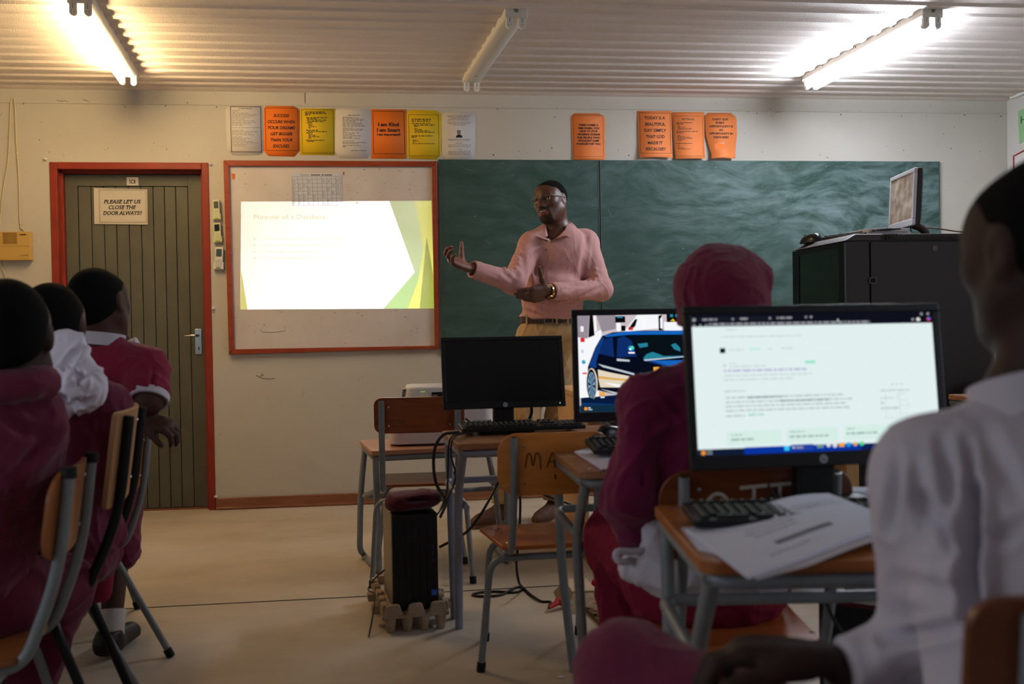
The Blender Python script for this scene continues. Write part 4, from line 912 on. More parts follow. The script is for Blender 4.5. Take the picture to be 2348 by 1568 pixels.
# -------- screen pictures (flat coloured shapes, as on the screens)
def car_picture(W, Hh):
    def P(*pts): return [((x-178)/1116*W, Hh*(1-(y-472)/620)) for x, y in pts]
    def EL(cx, cy, rx, ry, n=28, a0=0, a1=2*math.pi): return P(*[(cx+rx*math.cos(a0+(a1-a0)*i/n), cy+ry*math.sin(a0+(a1-a0)*i/n)) for i in range(n)])
    def R(x0,y0,x1,y1): return P((x0,y1),(x1,y1),(x1,y0),(x0,y0))
    g = lambda n, c, e=1.: glow('scr_'+n, c, e)
    L = [(g('wall', (205,192,196)), [R(178,472,1294,1092)]),
         (g('white', (246,248,252)), [R(178,610,300,1000), P((178,640),(330,560),(330,700),(240,900),(240,1000),(178,1000)), P((560,472),(720,472),(720,560),(470,580)), R(730,520,1294,600)]),
         (g('shade', (150,140,150)), [P((178,472),(255,472),(240,620),(178,610)), P((300,472),(420,472),(420,560),(330,580)), R(1040,560,1294,760)]),
         (g('black', (10,10,14)), [P((256,472),(276,472),(284,600),(244,615)), R(418,480,482,520), R(455,540,482,575), P((500,560),(545,500),(560,500),(545,545),(515,572)), P((695,480),(720,472),(715,490),(706,500),(706,560),(730,575),(695,575)), R(748,465,835,522)]),
         (g('white2', (250,250,250)), [P((282,472),(294,472),(300,570),(282,580)), R(592,472,608,560), R(425,522,452,575)]),
         (g('tealspot', (40,130,160)), [R(770,472,790,490), R(805,472,832,490), R(430,478,465,490)]),
         (g('yellowspot', (220,190,30)), [P((770,515),(790,500),(805,520))]), (g('redspot', (200,40,50)), [R(500,550,530,570)]),
         (g('navyfloor', (8,26,60)), [P((186,1000),(560,978),(1294,985),(1294,1060),(186,1060))]), (g('navyfloor2', (14,52,104)), [P((188,1030),(420,1045),(700,1060),(188,1060))]),
         (g('carbody', (6,12,28)), [P((228,905),(236,800),(285,680),(330,605),(400,582),(600,574),(900,580),(1030,605),(1110,690),(1180,765),(1235,800),(1262,870),(1258,985),(1200,1025),(640,1010),(540,1018),(300,955),(255,960))]),
         (g('carblue', (16,60,130)), [P((242,800),(285,690),(328,612),(345,620),(312,700),(290,770),(290,810)), P((590,768),(850,770),(1140,770),(1180,800),(1000,840),(830,850),(700,800))]),
         (g('carblue2', (20,100,190)), [P((336,602),(480,578),(850,578),(1010,602),(840,604),(500,600),(360,612)), P((640,772),(850,772),(1100,778),(900,812),(780,815))]),
         (g('window', (14,44,104)), [P((305,718),(345,628),(398,612),(404,742)), P((420,746),(428,622),(470,606),(520,640),(548,742))]),
         (g('screenglass', (8,16,24)), [P((530,622),(600,606),(1000,608),(1090,720),(1100,745),(850,752),(600,764))]),
         (g('dash', (36,128,150)), [P((590,752),(612,728),(650,714),(690,728),(720,742),(850,742),(850,754),(600,764)), P((555,660),(620,654),(622,678),(570,686)), P((770,670),(800,660),(828,690),(830,715),(790,700))]),
         (g('trim', (190,198,210)), [P((300,784),(330,792),(530,850),(528,862),(330,806)), P((420,752),(502,762),(502,774),(420,768)), P((590,762),(850,746),(850,752),(600,772)), P((310,945),(420,972),(528,1006),(524,1014),(400,980))]),
         (g('cream', (226,214,190)), [P((298,820),(380,842),(500,868),(534,890),(528,990),(480,975),(440,940),(310,935),(300,880))]),
         (g('amber', (222,170,80)), [P((300,862),(380,874),(530,892),(528,902),(380,888),(300,878))]), (g('white', (246,248,252)), [P((330,905),(520,930),(520,945),(420,936))]),
         (g('plate', (200,215,240)), [P((668,878),(690,875),(715,905),(690,915)), R(738,878,756,896)]),
         (g('rimcream', (222,206,190)), [EL(258,910,36,100), EL(588,950,54,82)]), (g('tyre', (10,12,16)), [EL(255,915,30,98), EL(584,955,48,80)]),
         (g('rim', (120,160,190)), [EL(256,920,24,84), EL(584,958,40,70)]), (g('tyre', (10,12,16)), [P((256+22*math.cos(a),920+78*math.sin(a)),(256+22*math.cos(a+.3),920+78*math.sin(a+.3)),(256,920)) for a in [i*math.pi/5 for i in range(10)]] + [P((584+37*math.cos(a),958+64*math.sin(a)),(584+37*math.cos(a+.3),958+64*math.sin(a+.3)),(584,958)) for a in [i*math.pi/6 for i in range(12)]]),
         (g('task', (16,44,66)), [R(178,1050,1294,1092)]), (g('sun', (240,150,50)), [EL(215,1070,11,11)]), (g('white2', (250,250,250)), [R(230,1062,245,1067), R(230,1074,255,1078)]),
         (g('folder', (240,170,60)), [R(652,812,690,846), R(304,966,338,990)]), (g('iconred', (220,40,50)), [R(193,614,220,642), R(200,838,228,848)]),
         (g('iconblue', (30,150,220)), [EL(514,688,20,17), EL(210,770,13,13)]), (g('icongreen', (80,220,140)), [EL(520,684,11,10), EL(216,766,6,6)]), (g('white2', (250,250,250)), [EL(508,693,7,6), R(196,540,214,575), R(652,846,690,854), R(310,995,335,1003), R(495,712,535,722)]),
         (g('iconpale', (190,205,230)), [R(196,690,210,712), R(192,548,200,570)])]
    return L
def browser_picture(W, Hh):
    def Q(x, y): return ((x-128-(y-110)*.038)/1716*W, Hh*(1-(y-108)/1004))
    def R(x0,y0,x1,y1): return [Q(x0,y1), Q(x1,y1), Q(x1,y0), Q(x0,y0)]
    def EL(cx, cy, r, n=20): return [Q(cx+r*math.cos(2*math.pi*i/n), cy+r*math.sin(2*math.pi*i/n)) for i in range(n)]
    g = lambda n, c, e=1.: glow('scr_'+n, c, e)
    rnd = random.Random(9)
    def words(x0, x1, y, h):
        o = []; x = x0
        while x < x1: w = min(rnd.uniform(12,60), x1-x); o.append(R(x,y,x+w,y+h)); x += w+9
        return o
    full = [(0,0),(W,0),(W,Hh),(0,Hh)]
    L = [(g('page', (226,240,240), 1.), [full]), (g('tabbar', (14,16,28)), [[(0,Hh),(0,Hh*.913),(W,Hh*.913),(W,Hh)]]),
         (g('tabbar2', (24,26,40)), [R(175,128,420,160), R(430,128,700,160)]),
         (g('tabtext', (150,152,160)), words(205,310,138,14)+words(465,520,136,14)+words(722,830,134,14)+words(250,1390,172,16)+[EL(148,146,13), EL(415,144,8), EL(675,142,8), EL(930,138,8), EL(966,138,9), EL(1770,128,10), EL(1818,127,10), EL(1705,168,10), EL(148,186,8), EL(190,186,8), EL(230,186,8)]),
         (g('tabwhite', (225,225,225)), [R(1155,155,1162,175), EL(1745,168,14), R(1735,164,1760,178)]), (g('profile', (200,60,110)), [EL(1822,166,15)]), (g('profile2', (60,110,220)), [EL(1826,160,9)]),
         (g('ghost', (196,208,210)), words(365,440,216,8)+words(330,900,268,8)+words(385,490,362,9)+words(655,690,360,8)+words(750,830,358,8)+words(385,430,460,7)+words(385,640,482,8)+[EL(352,478,10), R(1630,192,1640,206)]),
         (g('square', (18,22,32)), [R(322,352,360,388)]), (g('mint', (150,228,196)), [R(915,456,990,476)]), (g('mint2', (198,240,224)), [R(530,354,602,374)]),
         (g('link', (188,188,216)), words(345,925,508,16)), (g('grey', (198,208,210)), words(348,970,546,9)+words(348,835,576,9)+words(350,495,656,12)+[EL(352,662,4)]),
         (g('grey2', (186,196,198)), words(358,1190,702,12)+words(358,1255,734,12)+words(358,1210,764,12)+words(358,1225,795,12)+words(360,490,832,12)), (g('darkgrey', (140,150,152)), words(510,745,704,12)+words(735,1080,735,12)), (g('greenlink', (150,212,188)), words(510,620,828,12)),
         (g('line', (192,200,204)), [R(1485,700,1488,890), R(1590,700,1593,880), R(1450,812,1590,815), R(1470,888,1660,891), R(1575,712,1640,715), R(1575,712,1578,760), R(1600,760,1650,763), R(1598,800,1655,803), R(1600,860,1650,863), R(1655,780,1658,820)]),
         (g('grey2', (186,196,198)), words(1450,1660,684,9)+words(1450,1550,740,8)+words(1450,1480,772,14)+words(1450,1580,815,10)+[R(1530,640,1545,650), R(1565,640,1578,650), R(1600,640,1612,650)]),
         (g('card', (214,238,230)), [R(360,945,738,1046), R(775,940,1140,1042), R(1182,935,1548,1038)]), (g('cardtext', (150,176,170)), words(390,545,1000,13)+words(795,1070,994,13)+words(1198,1420,986,13)+words(390,465,970,8)+words(800,910,962,8)+words(1205,1255,955,8)+words(1600,1640,945,10)),
         (g('taskbar', (12,30,84)), [R(120,1068,1900,1115)]), (g('taskbar2', (8,52,160)), [R(480,1064,1300,1115)]), (g('taskbar3', (16,28,52)), [R(120,1068,470,1115)]), (g('sun', (240,150,50)), [EL(200,1092,16)]), (g('tabtext', (150,152,160)), words(222,260,1076,8)+words(222,262,1094,8)+words(840,890,1072,12)),
         (g('start', (50,200,245)), [R(757,1064,792,1098)]), (g('search', (34,66,160)), [R(805,1058,960,1100)]), (g('tabtext', (150,152,160)), words(835,890,1072,14)), (g('tabwhite', (225,225,225)), [EL(1068,1070,15), EL(1113,1074,16), EL(820,1078,7)]), (g('folder', (240,170,60)), [R(1142,1058,1180,1086)]), (g('iconblue', (30,150,220)), [EL(1210,1072,17)]), (g('amber', (222,170,80)), [EL(1258,1070,15)]), (g('icongreen', (80,220,140)), [EL(1305,1068,16)]), (g('sage', (110,150,140)), [R(985,1062,1032,1088)])]
    return L
# monitors
def mon_at(px0, px1, pyb, Y): 
    a, b = PY(px0, pyb, Y), PY(px1, pyb, Y); return (a+b)/2, (b-a).length
c, w = mon_at(1016, 1300, 935, 3.56)
monitor('switched-off black monitor on the desk below the teacher', (c.x, 3.56, .7005), math.radians(3.2), math.radians(11), w, .262, stand=c.z-.7005)
c, w = mon_at(1318, 1742, 963, 2.90)
monitor('black monitor showing a dark blue car, partly hidden by the pupil in the knitted hat', (c.x, 2.90, .7005), math.radians(-1), math.radians(4), w, .336, bez=.018, bot=.03, stand=c.z-.7005, content=car_picture)
c, w = mon_at(1581, 2187, 1068, 1.875)
monitor('large black monitor showing a white web page, on the foreground desk', (c.x, 1.875, .7155), math.radians(2.5), math.radians(6), w*1.0, .322, bez=.0165, bot=.029, stand=c.z-.7155, content=browser_picture, neck_w=.08)
# keyboards and mice
def on(px, py, z): return PZ(px, py, z)
a = on(1060, 1000, .7005); keyboard('black keyboard on the worn desk in front of the switched-off monitor', (a.x+.222, a.y, .7105), math.radians(2.5), .06)
a = PY(1362, 1028, 2.74); keyboard('black keyboard under the car-picture monitor', (a.x+.222, 2.735, .716), 0, .13)
a = PY(1603, 1204, 1.635); keyboard('black keyboard half covered by papers on the foreground desk', (a.x+.222, 1.635, .7255), math.radians(-7), .05)
a = PY(1392, 975, 3.52); keyboard('black keyboard behind the mouse on the worn desk, mostly hidden by the monitor', (a.x+.21, 3.44, .714), 0, .09)
m_ = mouse('black mouse on the worn desk left of the hatted pupil\u2019s shoulder', (PZ(1380,990,.7005).x, 3.335, .7005), math.radians(-62))
# -------- projector
pj = thing('projector', 'bulky white projector on the small desk behind the red-brown chair', 'projector', (.245,4.66,.549))
M_pw = mat('projector_white', (216,208,206), .3, coat=.2)
def slab(cx, cy, w0, d0, z0, w1, d1, z1, r):
    n = 6; A = rrect(w0,d0,r,n,cx,cy); B = rrect(w1,d1,r*.8,n,cx,cy); N = len(A); mb = MB()
    mb.add([(x,y,z0) for x,y in A]+[(x,y,z1) for x,y in B], [tuple(range(N)), tuple(range(N,2*N))]+[(i,(i+1)%N,N+(i+1)%N,N+i) for i in range(N)]); return mb
slab(.245,4.66,.478,.30,.556,.462,.29,.735,.05).build('body', M_pw, pj, bevel=.006)
slab(.265,4.66,.39,.28,.735,.355,.25,.816,.05).build('upper_housing', M_pw, pj, bevel=.012, bseg=3)
g = MB()
for i in range(9): g.box((.0715+i*.001, 4.62, .745+i*.0072), (.02,.12,.003))
g.build('vent', mat('vent_grey', (150,146,146), .6), pj)
pn = MB().box2((.20,4.517,.756),(.42,4.523,.79)).build('port_panel', M_blk, pj, bevel=.002)
q = MB()
for x, wd in ((.215,.022),(.255,.014),(.30,.012),(.335,.016)): q.box((x,4.5165,.772), (wd,.004,.012))
q.build('port', mat('port_grey', (130,128,126), .5), pn)
MB().box2((.385,4.512,.59),(.47,4.516,.66)).build('socket_recess', mat('recess_grey', (170,166,166), .5), pj, bevel=.004)
MB().box2((.40,4.509,.598),(.43,4.513,.622)).build('power_inlet', M_blk, pj)
MB().box2((.215,4.5115,.562),(.2165,4.5135,.70)).build('panel_seam', M_ink2, pj)
MB().box2((.15,4.512,.792),(.17,4.516,.795)).build('indicator', glow('green_led', (150,200,80), .8), pj)
for x in (.06,.43): MB().lathe([(.014,0),(.016,.008)], 16, Matrix.Translation((x,4.58,.549))).build('foot', M_rub, pj)
for x in (.06,.43): MB().lathe([(.014,0),(.016,.008)], 16, Matrix.Translation((x,4.75,.549))).build('foot', M_rub, pj)
# lens barrel with the picture slide in its mouth: the lamp inside throws it on the whiteboard
LP = Vector((.25, 4.815, .705))
Zs = lambda x, y: WP(*Zw(x, y), .012)
ctr = Zs(860, 737); ax = (ctr-LP).normalized(); SD = .075
def sl(x, y, k=0.):
    d = Zs(x, y)-LP; return LP + d*((SD+k)/d.dot(ax))
rot = ax.to_track_quat('Z','Y').to_matrix().to_4x4(); BM = Matrix.Translation(LP) @ rot
R_ = .062
MB().lathe([(.0,-.03),(.03,-.03),(R_,-.0),(R_,SD+.004),(R_-.006,SD+.004),(R_-.006,.0),(.028,-.024),(.0,-.024)], 28, BM).build('lens_barrel', M_blk, pj)
MB().box2((.17,4.79,.63),(.33,4.81,.75)).build('lens_mount', M_pw, pj, bevel=.008)
corner = [(165,352),(1535,346),(1557,1120),(160,1128)]
mk = MB(); n = 48; inner = []
ang = [(math.atan2((sl(*c)-LP-ax*SD).dot(rot.to_3x3() @ Vector((0,1,0))), (sl(*c)-LP-ax*SD).dot(rot.to_3x3() @ Vector((1,0,0)))), sl(*c)) for c in corner]
C3 = [p for _, p in ang]
def edgept(w):
    d = rot.to_3x3() @ Vector((math.cos(w), math.sin(w), 0)); o = LP+ax*SD; u = rot.to_3x3() @ Vector((1,0,0)); v = rot.to_3x3() @ Vector((0,1,0)); best = None
    for i in range(4):
        a, b = C3[i]-o, C3[(i+1) % 4]-o; ax_, ay_, bx_, by_ = a.dot(u), a.dot(v), b.dot(u), b.dot(v)
        ex, ey = bx_-ax_, by_-ay_; den = math.cos(w)*ey-math.sin(w)*ex
        if abs(den) < 1e-12: continue
        s = (ax_*ey-ay_*ex)/den; k = (ax_*math.sin(w)-ay_*math.cos(w))/den
        if s > 0 and -1e-6 <= k <= 1+1e-6 and (best is None or s < best): best = s
    return o+d*best, o+d*(R_-.003)
ws = sorted([2*math.pi*i/n for i in range(n)]+[a % (2*math.pi) for a, _ in ang])
vs = []
for w_ in ws: a, b = edgept(w_); vs += [tuple(a), tuple(b)]
N = len(ws); mk.add(vs, [(2*i,2*i+1,(2*i+3) % (2*N),(2*i+2) % (2*N)) for i in range(N)])
mk.build('slide_mask', M_blk, pj, flat=True)
def film(name, c):
    if name in MATS: return MATS[name]
    m = bpy.data.materials.new(name); m.use_nodes = True; t = m.node_tree; t.nodes.clear(); o = t.nodes.new('ShaderNodeOutputMaterial'); b = t.nodes.new('ShaderNodeBsdfTransparent'); b.inputs[0].default_value = tuple(c)+(1,)
    t.links.new(b.outputs[0], o.inputs[0]); MATS[name] = m; return m
fl = MB(); fm = [film('film_pale_green', (.22,.36,.19)), film('film_lime', (.36,.44,.07)), film('film_green', (.17,.35,.13)), film('film_text', (.42,.41,.40)), film('film_title', (.50,.47,.30)), film('film_lime2', (.28,.40,.04))]
for i, (m, pts) in enumerate(((0,[(1232,347),(1420,347),(1475,690),(1440,915),(1415,860)]), (1,[(1420,347),(1535,346),(1557,1120),(1360,1121),(1440,915),(1475,690)]), (2,[(1415,860),(1440,915),(1362,1121),(1190,1122)]), (5,[(1500,600),(1552,900),(1557,1120),(1450,1120)]), (1,[(165,835),(212,1127),(160,1128)]))):
    fl.poly([sl(x, y, -.0004*(i+1)) for x, y in pts], m)
def film_text(s, x0, x1, y, hpx, m):
    q = MB(); put_text(q, s, (0,0,0), (1,0,0), (0,1,0), width=x1-x0, height=hpx)
    fl.add([tuple(sl((x0+x1)/2+p[0], y-p[1], -.0030)) for p in q.v], q.f, m)
film_text('Purpose of a Database', 258, 775, 477, 34, 4)
for s, x1, y in (('\u2022 To store and manage large volumes of related data', 908, 626), ('\u2022 To avoid data duplication and ensure consistency', 886, 671), ('\u2022 To ensure data integrity and security', 745, 717), ('\u2022 To make data retrieval and reporting easier', 822, 763)):
    film_text(s, 298, x1, y, 17, 3); fl.poly([sl(x, yy, -.0034) for x, yy in ((257,y-12),(272,y-6),(257,y))], 4)
fl.build('slide_film', fm, pj, flat=True, normals=False)
pl_ = bpy.data.lights.new('projector_lamp', 'SPOT'); pl_.energy = 165; pl_.shadow_soft_size = 0.; pl_.spot_size = math.radians(84); pl_.spot_blend = 0; pl_.color = (1,.99,.96)
po = bpy.data.objects.new('projector_lamp', pl_); COL.objects.link(po); po.matrix_world = Matrix.Translation(LP) @ ax.to_track_quat('-Z','Y').to_matrix().to_4x4()
# -------- tower computers on moulded pulp trays
M_pulp = mat('moulded_pulp', (168,146,122), .9, var=(40,.4,(150,128,106)), bump=(120,.6,.003))
def pulp_tray(label, loc, rz, w=.24, d=.46):
    M = Matrix.Translation(Vector(loc)) @ Matrix.Rotation(rz, 4, 'Z'); t = thing('pulp_tray', label, 'packing tray', group='moulded pulp trays', M=M)
    b = MB(); b.box2((-w/2,0,.055),(w/2,d,.066))
    def rim(p, q, n, hh):
        p, q = Vector(p), Vector(q); u = (q-p); L = u.length; u.normalize(); k = Vector((0,0,1)); nn = Vector((-u.y,u.x,0))*.022
        prof = [(0,.05)]
        for i in range(n):
            a, c = L*i/n, L*(i+1)/n; wd = c-a
            prof += [(a+wd*.10,.066),(a+wd*.2,.066+hh),(a+wd*.36,.066+hh+.004),(a+wd*.66,.066+hh+.004),(a+wd*.8,.066+hh),(a+wd*.90,.066)]
        prof += [(L,.05)]
        b.prism([p+u*s+k*z for s, z in prof], nn)
    rim((-w/2,0,0),(w/2,0,0),3,.03); rim((w/2,0,0),(w/2,d,0),5,.03); rim((w/2,d,0),(-w/2,d,0),3,.03); rim((-w/2,d,0),(-w/2,0,0),5,.03)
    b.build('tray_body', M_pulp, t, world=False, bevel=.005)
    for x in [(-w/2+.03)+(w-.06)*i/3 for i in range(4)]:
        for y in (.02, d*.5, d-.02):
            MB().lathe([(.013,0),(.015,.004),(.022,.056)], 12, Matrix.Translation((x,y,0))).build('tray_leg', M_pulp, t, world=False, bevel=.003)
    for y in (.13,.3): 
        for s in (-1,1): MB().box((s*(w/2+.012), y, .058), (.03,.05,.03)).build('side_lug', M_pulp, t, world=False, bevel=.006)
    return t
def tower(label, loc, rz, w=.165, h=.345, d=.30):
    M = Matrix.Translation(Vector(loc)) @ Matrix.Rotation(rz, 4, 'Z'); t = thing('tower_computer', label, 'computer', group='tower computers', M=M)
    MB().box2((-w/2,.012,0),(w/2,d,h)).build('case', mat('case_side_grey', (150,138,118), .45, metal=.2), t, world=False, bevel=.003)
    f = MB().box2((-w/2,-.012,0),(w/2,.012,h)); 
    f.build('front_panel', M_blk, t, world=False, bevel=.004)
    MB().hexa([(-w/2,-.008,h),(w/2,-.008,h),(w/2-.012,.10,h+.004),(-w/2+.012,.10,h+.004),(-w/2,-.008,h-.01),(w/2,-.008,h-.01),(w/2-.001,.10,h-.01),(-w/2+.001,.10,h-.01)]).build('top_grille', M_blk, t, world=False)
    q = MB()
    for i in range(5): q.box((-w/2+.02+i*.026, -.0125, h*.5), (.0015,.001,h*.92))
    q.build('panel_groove', M_dark, t, world=False)
    q = MB()
    for i in range(3): q.box((w/2-.018, -.0125, h*.66-i*.026), (.008,.001,.011))
    q.build('usb_port', mat('port_dark_grey', (52,52,56), .4), t, world=False)
    s = MB().box2((w/2-.027,-.0135,.048),(w/2-.006,-.0122,.070)).build('blue_sticker', mat('blue_sticker', (30,90,190), .4), t, world=False)
    q = MB(); put_text(q, 'intel', (w/2-.0165,-.0138,.062), (1,0,0), (0,0,1), width=.011, height=.004); put_text(q, 'CORE', (w/2-.0165,-.0138,.0545), (1,0,0), (0,0,1), width=.014, height=.004, bold=.02)
    q.build('sticker_print', mat('pale_blue_print', (170,205,240), .5), s, world=False, flat=True, normals=False)
    return t
pulp_tray('moulded pulp tray under the black tower computer on the middle of the floor', (.088,3.55,0), math.radians(6))
tower('black tower computer standing in a pulp tray, maroon beret on top', (.088,3.60,.0665), math.radians(6))
pulp_tray('moulded pulp tray under the dark tower beside the hatted pupil\u2019s chair', (1.09,2.20,0), math.radians(-38), w=.22, d=.42)
tower('dark tower computer at the lower right carrying a maroon-edged folder', (1.09,2.23,.0665), math.radians(-38))
fo = thing('folder', 'maroon folder with white pages on top of the lower right tower computer', 'folder', M=Matrix.Translation((1.115,2.27,.417)) @ Matrix.Rotation(math.radians(-38), 4, 'Z'))
MB().box2((-.14,-.10,0),(.14,.26,.010)).build('cover', mat('maroon_card', (92,18,38), .6), fo, world=False, bevel=.002)
MB().box2((-.138,-.099,.010),(.138,.258,.018)).build('page_block', M_paper, fo, world=False, bevel=.001)
# -------- server cabinet and what stands on it
sc_ = thing('server_cabinet', 'black server cabinet with a glass door at the right of the room', 'cabinet', (2.48,4.68,0))
M_cab = mat('cabinet_black_brown', (46,36,34), .5, metal=.2, var=(40,.3,(52,42,40)))
cx0, cx1, cy0, cy1, ct = 2.128, 2.86, 4.40, 4.99, 1.452
MB().box2((cx0+.012,cy0+.004,.03),(cx1,cy1,ct)).build('body', mat('cabinet_inside', (16,15,15), .6), sc_)
MB().hexa([(cx0-.012,cy0-.002,ct),(cx1,cy0-.002,ct),(cx1,cy1,ct),(cx0-.012,cy1,ct),(cx0+.05,cy0+.012,ct+.034),(cx1-.01,cy0+.012,ct+.034),(cx1-.01,cy1-.01,ct+.034),(cx0+.05,cy1-.01,ct+.034)]).build('top_cover', M_cab, sc_, bevel=.004)
MB().box2((cx0+.0,cy0-.001,.03),(cx0+.112,cy0+.003,ct-.002)).build('corner_post', M_cab, sc_, bevel=.001)
sp_ = MB().box2((cx0+.118,cy0-.004,.05),(cx1,cy0+.003,ct-.006)).build('side_panel', M_cab, sc_, bevel=.002)
c = PY(2001,643,cy0-.004); MB().box2((c.x-.019,cy0-.0075,c.z-.015),(c.x+.019,cy0-.004,c.z+.015)).build('latch', mat('latch_grey', (74,66,62), .4), sp_, bevel=.002)
MB().box2((c.x-.012,cy0-.0085,c.z-.010),(c.x+.013,cy0-.007,c.z+.010)).build('latch_slot', M_dark, sp_)
c = PY(2143,569,cy0-.004); MB().lathe([(.0105,0),(.0135,0),(.0135,.003),(.0105,.003)], 24, Matrix.Translation((c.x,cy0-.004,c.z)) @ Matrix.Rotation(math.pi/2,4,'X')).build('cable_knockout', mat('latch_grey', (74,66,62)), sp_)
vn = MB()
for i in range(46):
    x = cx0+.17+i*.012; vn.prism([(x,cy0+.0015,ct+.006),(x+.004,cy0+.0015,ct+.006),(x+.013,cy0+.0095,ct+.027),(x+.009,cy0+.0095,ct+.027)], (0,-.0035,.0015))
vn.build('vent_slot', M_dark, sc_)
dr = MB(); dx = cx0-.012
for a, b in (((dx,cy0+.0,.05),(dx+.022,cy0+.06,ct-.004)), ((dx,cy1-.075,.05),(dx+.022,cy1,ct-.004)), ((dx,cy0+.06,ct-.03),(dx+.022,cy1-.075,ct-.004)), ((dx,cy0+.06,.05),(dx+.022,cy1-.075,.11))): dr.box2(a, b)
do = dr.build('door', mat('gloss_black', (14,13,13), .3), sc_, bevel=.002)
MB().box2((dx+.006,cy0+.06,.11),(dx+.010,cy1-.075,ct-.03)).build('door_glass', mat('smoked_glass', (52,76,70), .06, trans=.55, spec=.6), do)
old = thing('monitor', 'old silver monitor with a dusty screen, standing on the server cabinet', 'monitor', group='computer monitors', M=Matrix.Translation((PY(2062,450,4.72).x, 4.72, ct+.0345)) @ Matrix.Rotation(math.radians(-100), 4, 'Z'))
M_sil = mat('silver_plastic', (196,196,204), .35, metal=.2); M_dust = mat('dusty_screen', (128,108,90), .7, var=(16,.9,(192,182,168)))
w, h, z0 = .36, .277, .055; T = Matrix.Translation((0,0,z0)) @ Matrix.Rotation(math.radians(-3), 4, 'X')
f = MB()
for a, b in (((-w/2,0,0),(w/2,.016,.032)), ((-w/2,0,h-.02),(w/2,.016,h)), ((-w/2,0,.032),(-w/2+.02,.016,h-.02)), ((w/2-.02,0,.032),(w/2,.016,h-.02))): f.box2(a, b, T)
f.build('bezel', M_sil, old, world=False, bevel=.003)
MB().box2((-w/2+.019,.003,.031),(w/2-.019,.010,h-.019), T).build('screen', M_dust, old, world=False)
MB().box2((-w/2,.016,0),(w/2,.04,h), T).build('back_shell', mat('dark_brown_plastic', (52,38,36), .5), old, world=False, bevel=.004)
q = MB()
for i in range(26): q.box((w/2-.01, .042, .03+i*.009), (.012,.004,.004), T)
q.build('vent', M_dark, old, world=False)
st = MB().tube(fillet([(0,.045,.12),(0,.06,.07),(0,.10,.06),(0,.13,.03),(0,.12,.004)], .03, 6), [.022]*99 if False else .02, 12); st.build('stand_neck', mat('dark_brown_plastic', (52,38,36)), old, world=False)
MB().lathe([(.09,0),(.09,.006),(.05,.012)], 28, Matrix.Translation((0,.07,0))).build('stand_base', mat('dark_brown_plastic', (52,38,36)), old, world=False, bevel=.002)
q = MB().tube(smooth_path([(.0,.05,.07),(.02,.05,.03),(.06,.02,.012),(.09,.0,.008)],5), .003, 6); q.build('screen_cable', M_rub, old, world=False)
bk = thing('paper_stack', 'stack of white papers on the server cabinet left of the silver monitor', 'papers', (2.25,4.62,ct+.0345))
a, b = PY(1964,536,4.62), PY(2056,536,4.62)
MB().box2((a.x,4.50,ct+.0345),(b.x+.01,4.72,ct+.052)).build('lower_sheets', M_paper, bk, bevel=.001)
MB().box2((a.x+.0,4.49,ct+.0522),(b.x-.012,4.71,ct+.068)).build('upper_sheets', mat('white_page_block', (226,220,218), .6), bk, bevel=.001)
keyboard('black keyboard lying on the front edge of the server cabinet', (2.235, 4.66, ct+.036), math.radians(-72), .03, w=.3)
mouse('black mouse on the far front corner of the server cabinet', (2.18,4.90,ct+.033), math.radians(20), s=1.2)
q = MB(); a = PY(2115,522,4.75); q.tube(smooth_path([a, PY(2150,524,4.75), PY(2200,531,4.72), PY(2280,535,4.7)], 6), .004, 7)
tag(q.build('power_cable', mat('brown_cable', (92,74,60), .6)), 'thin brown cable trailing right from the silver monitor on the cabinet', 'cable')
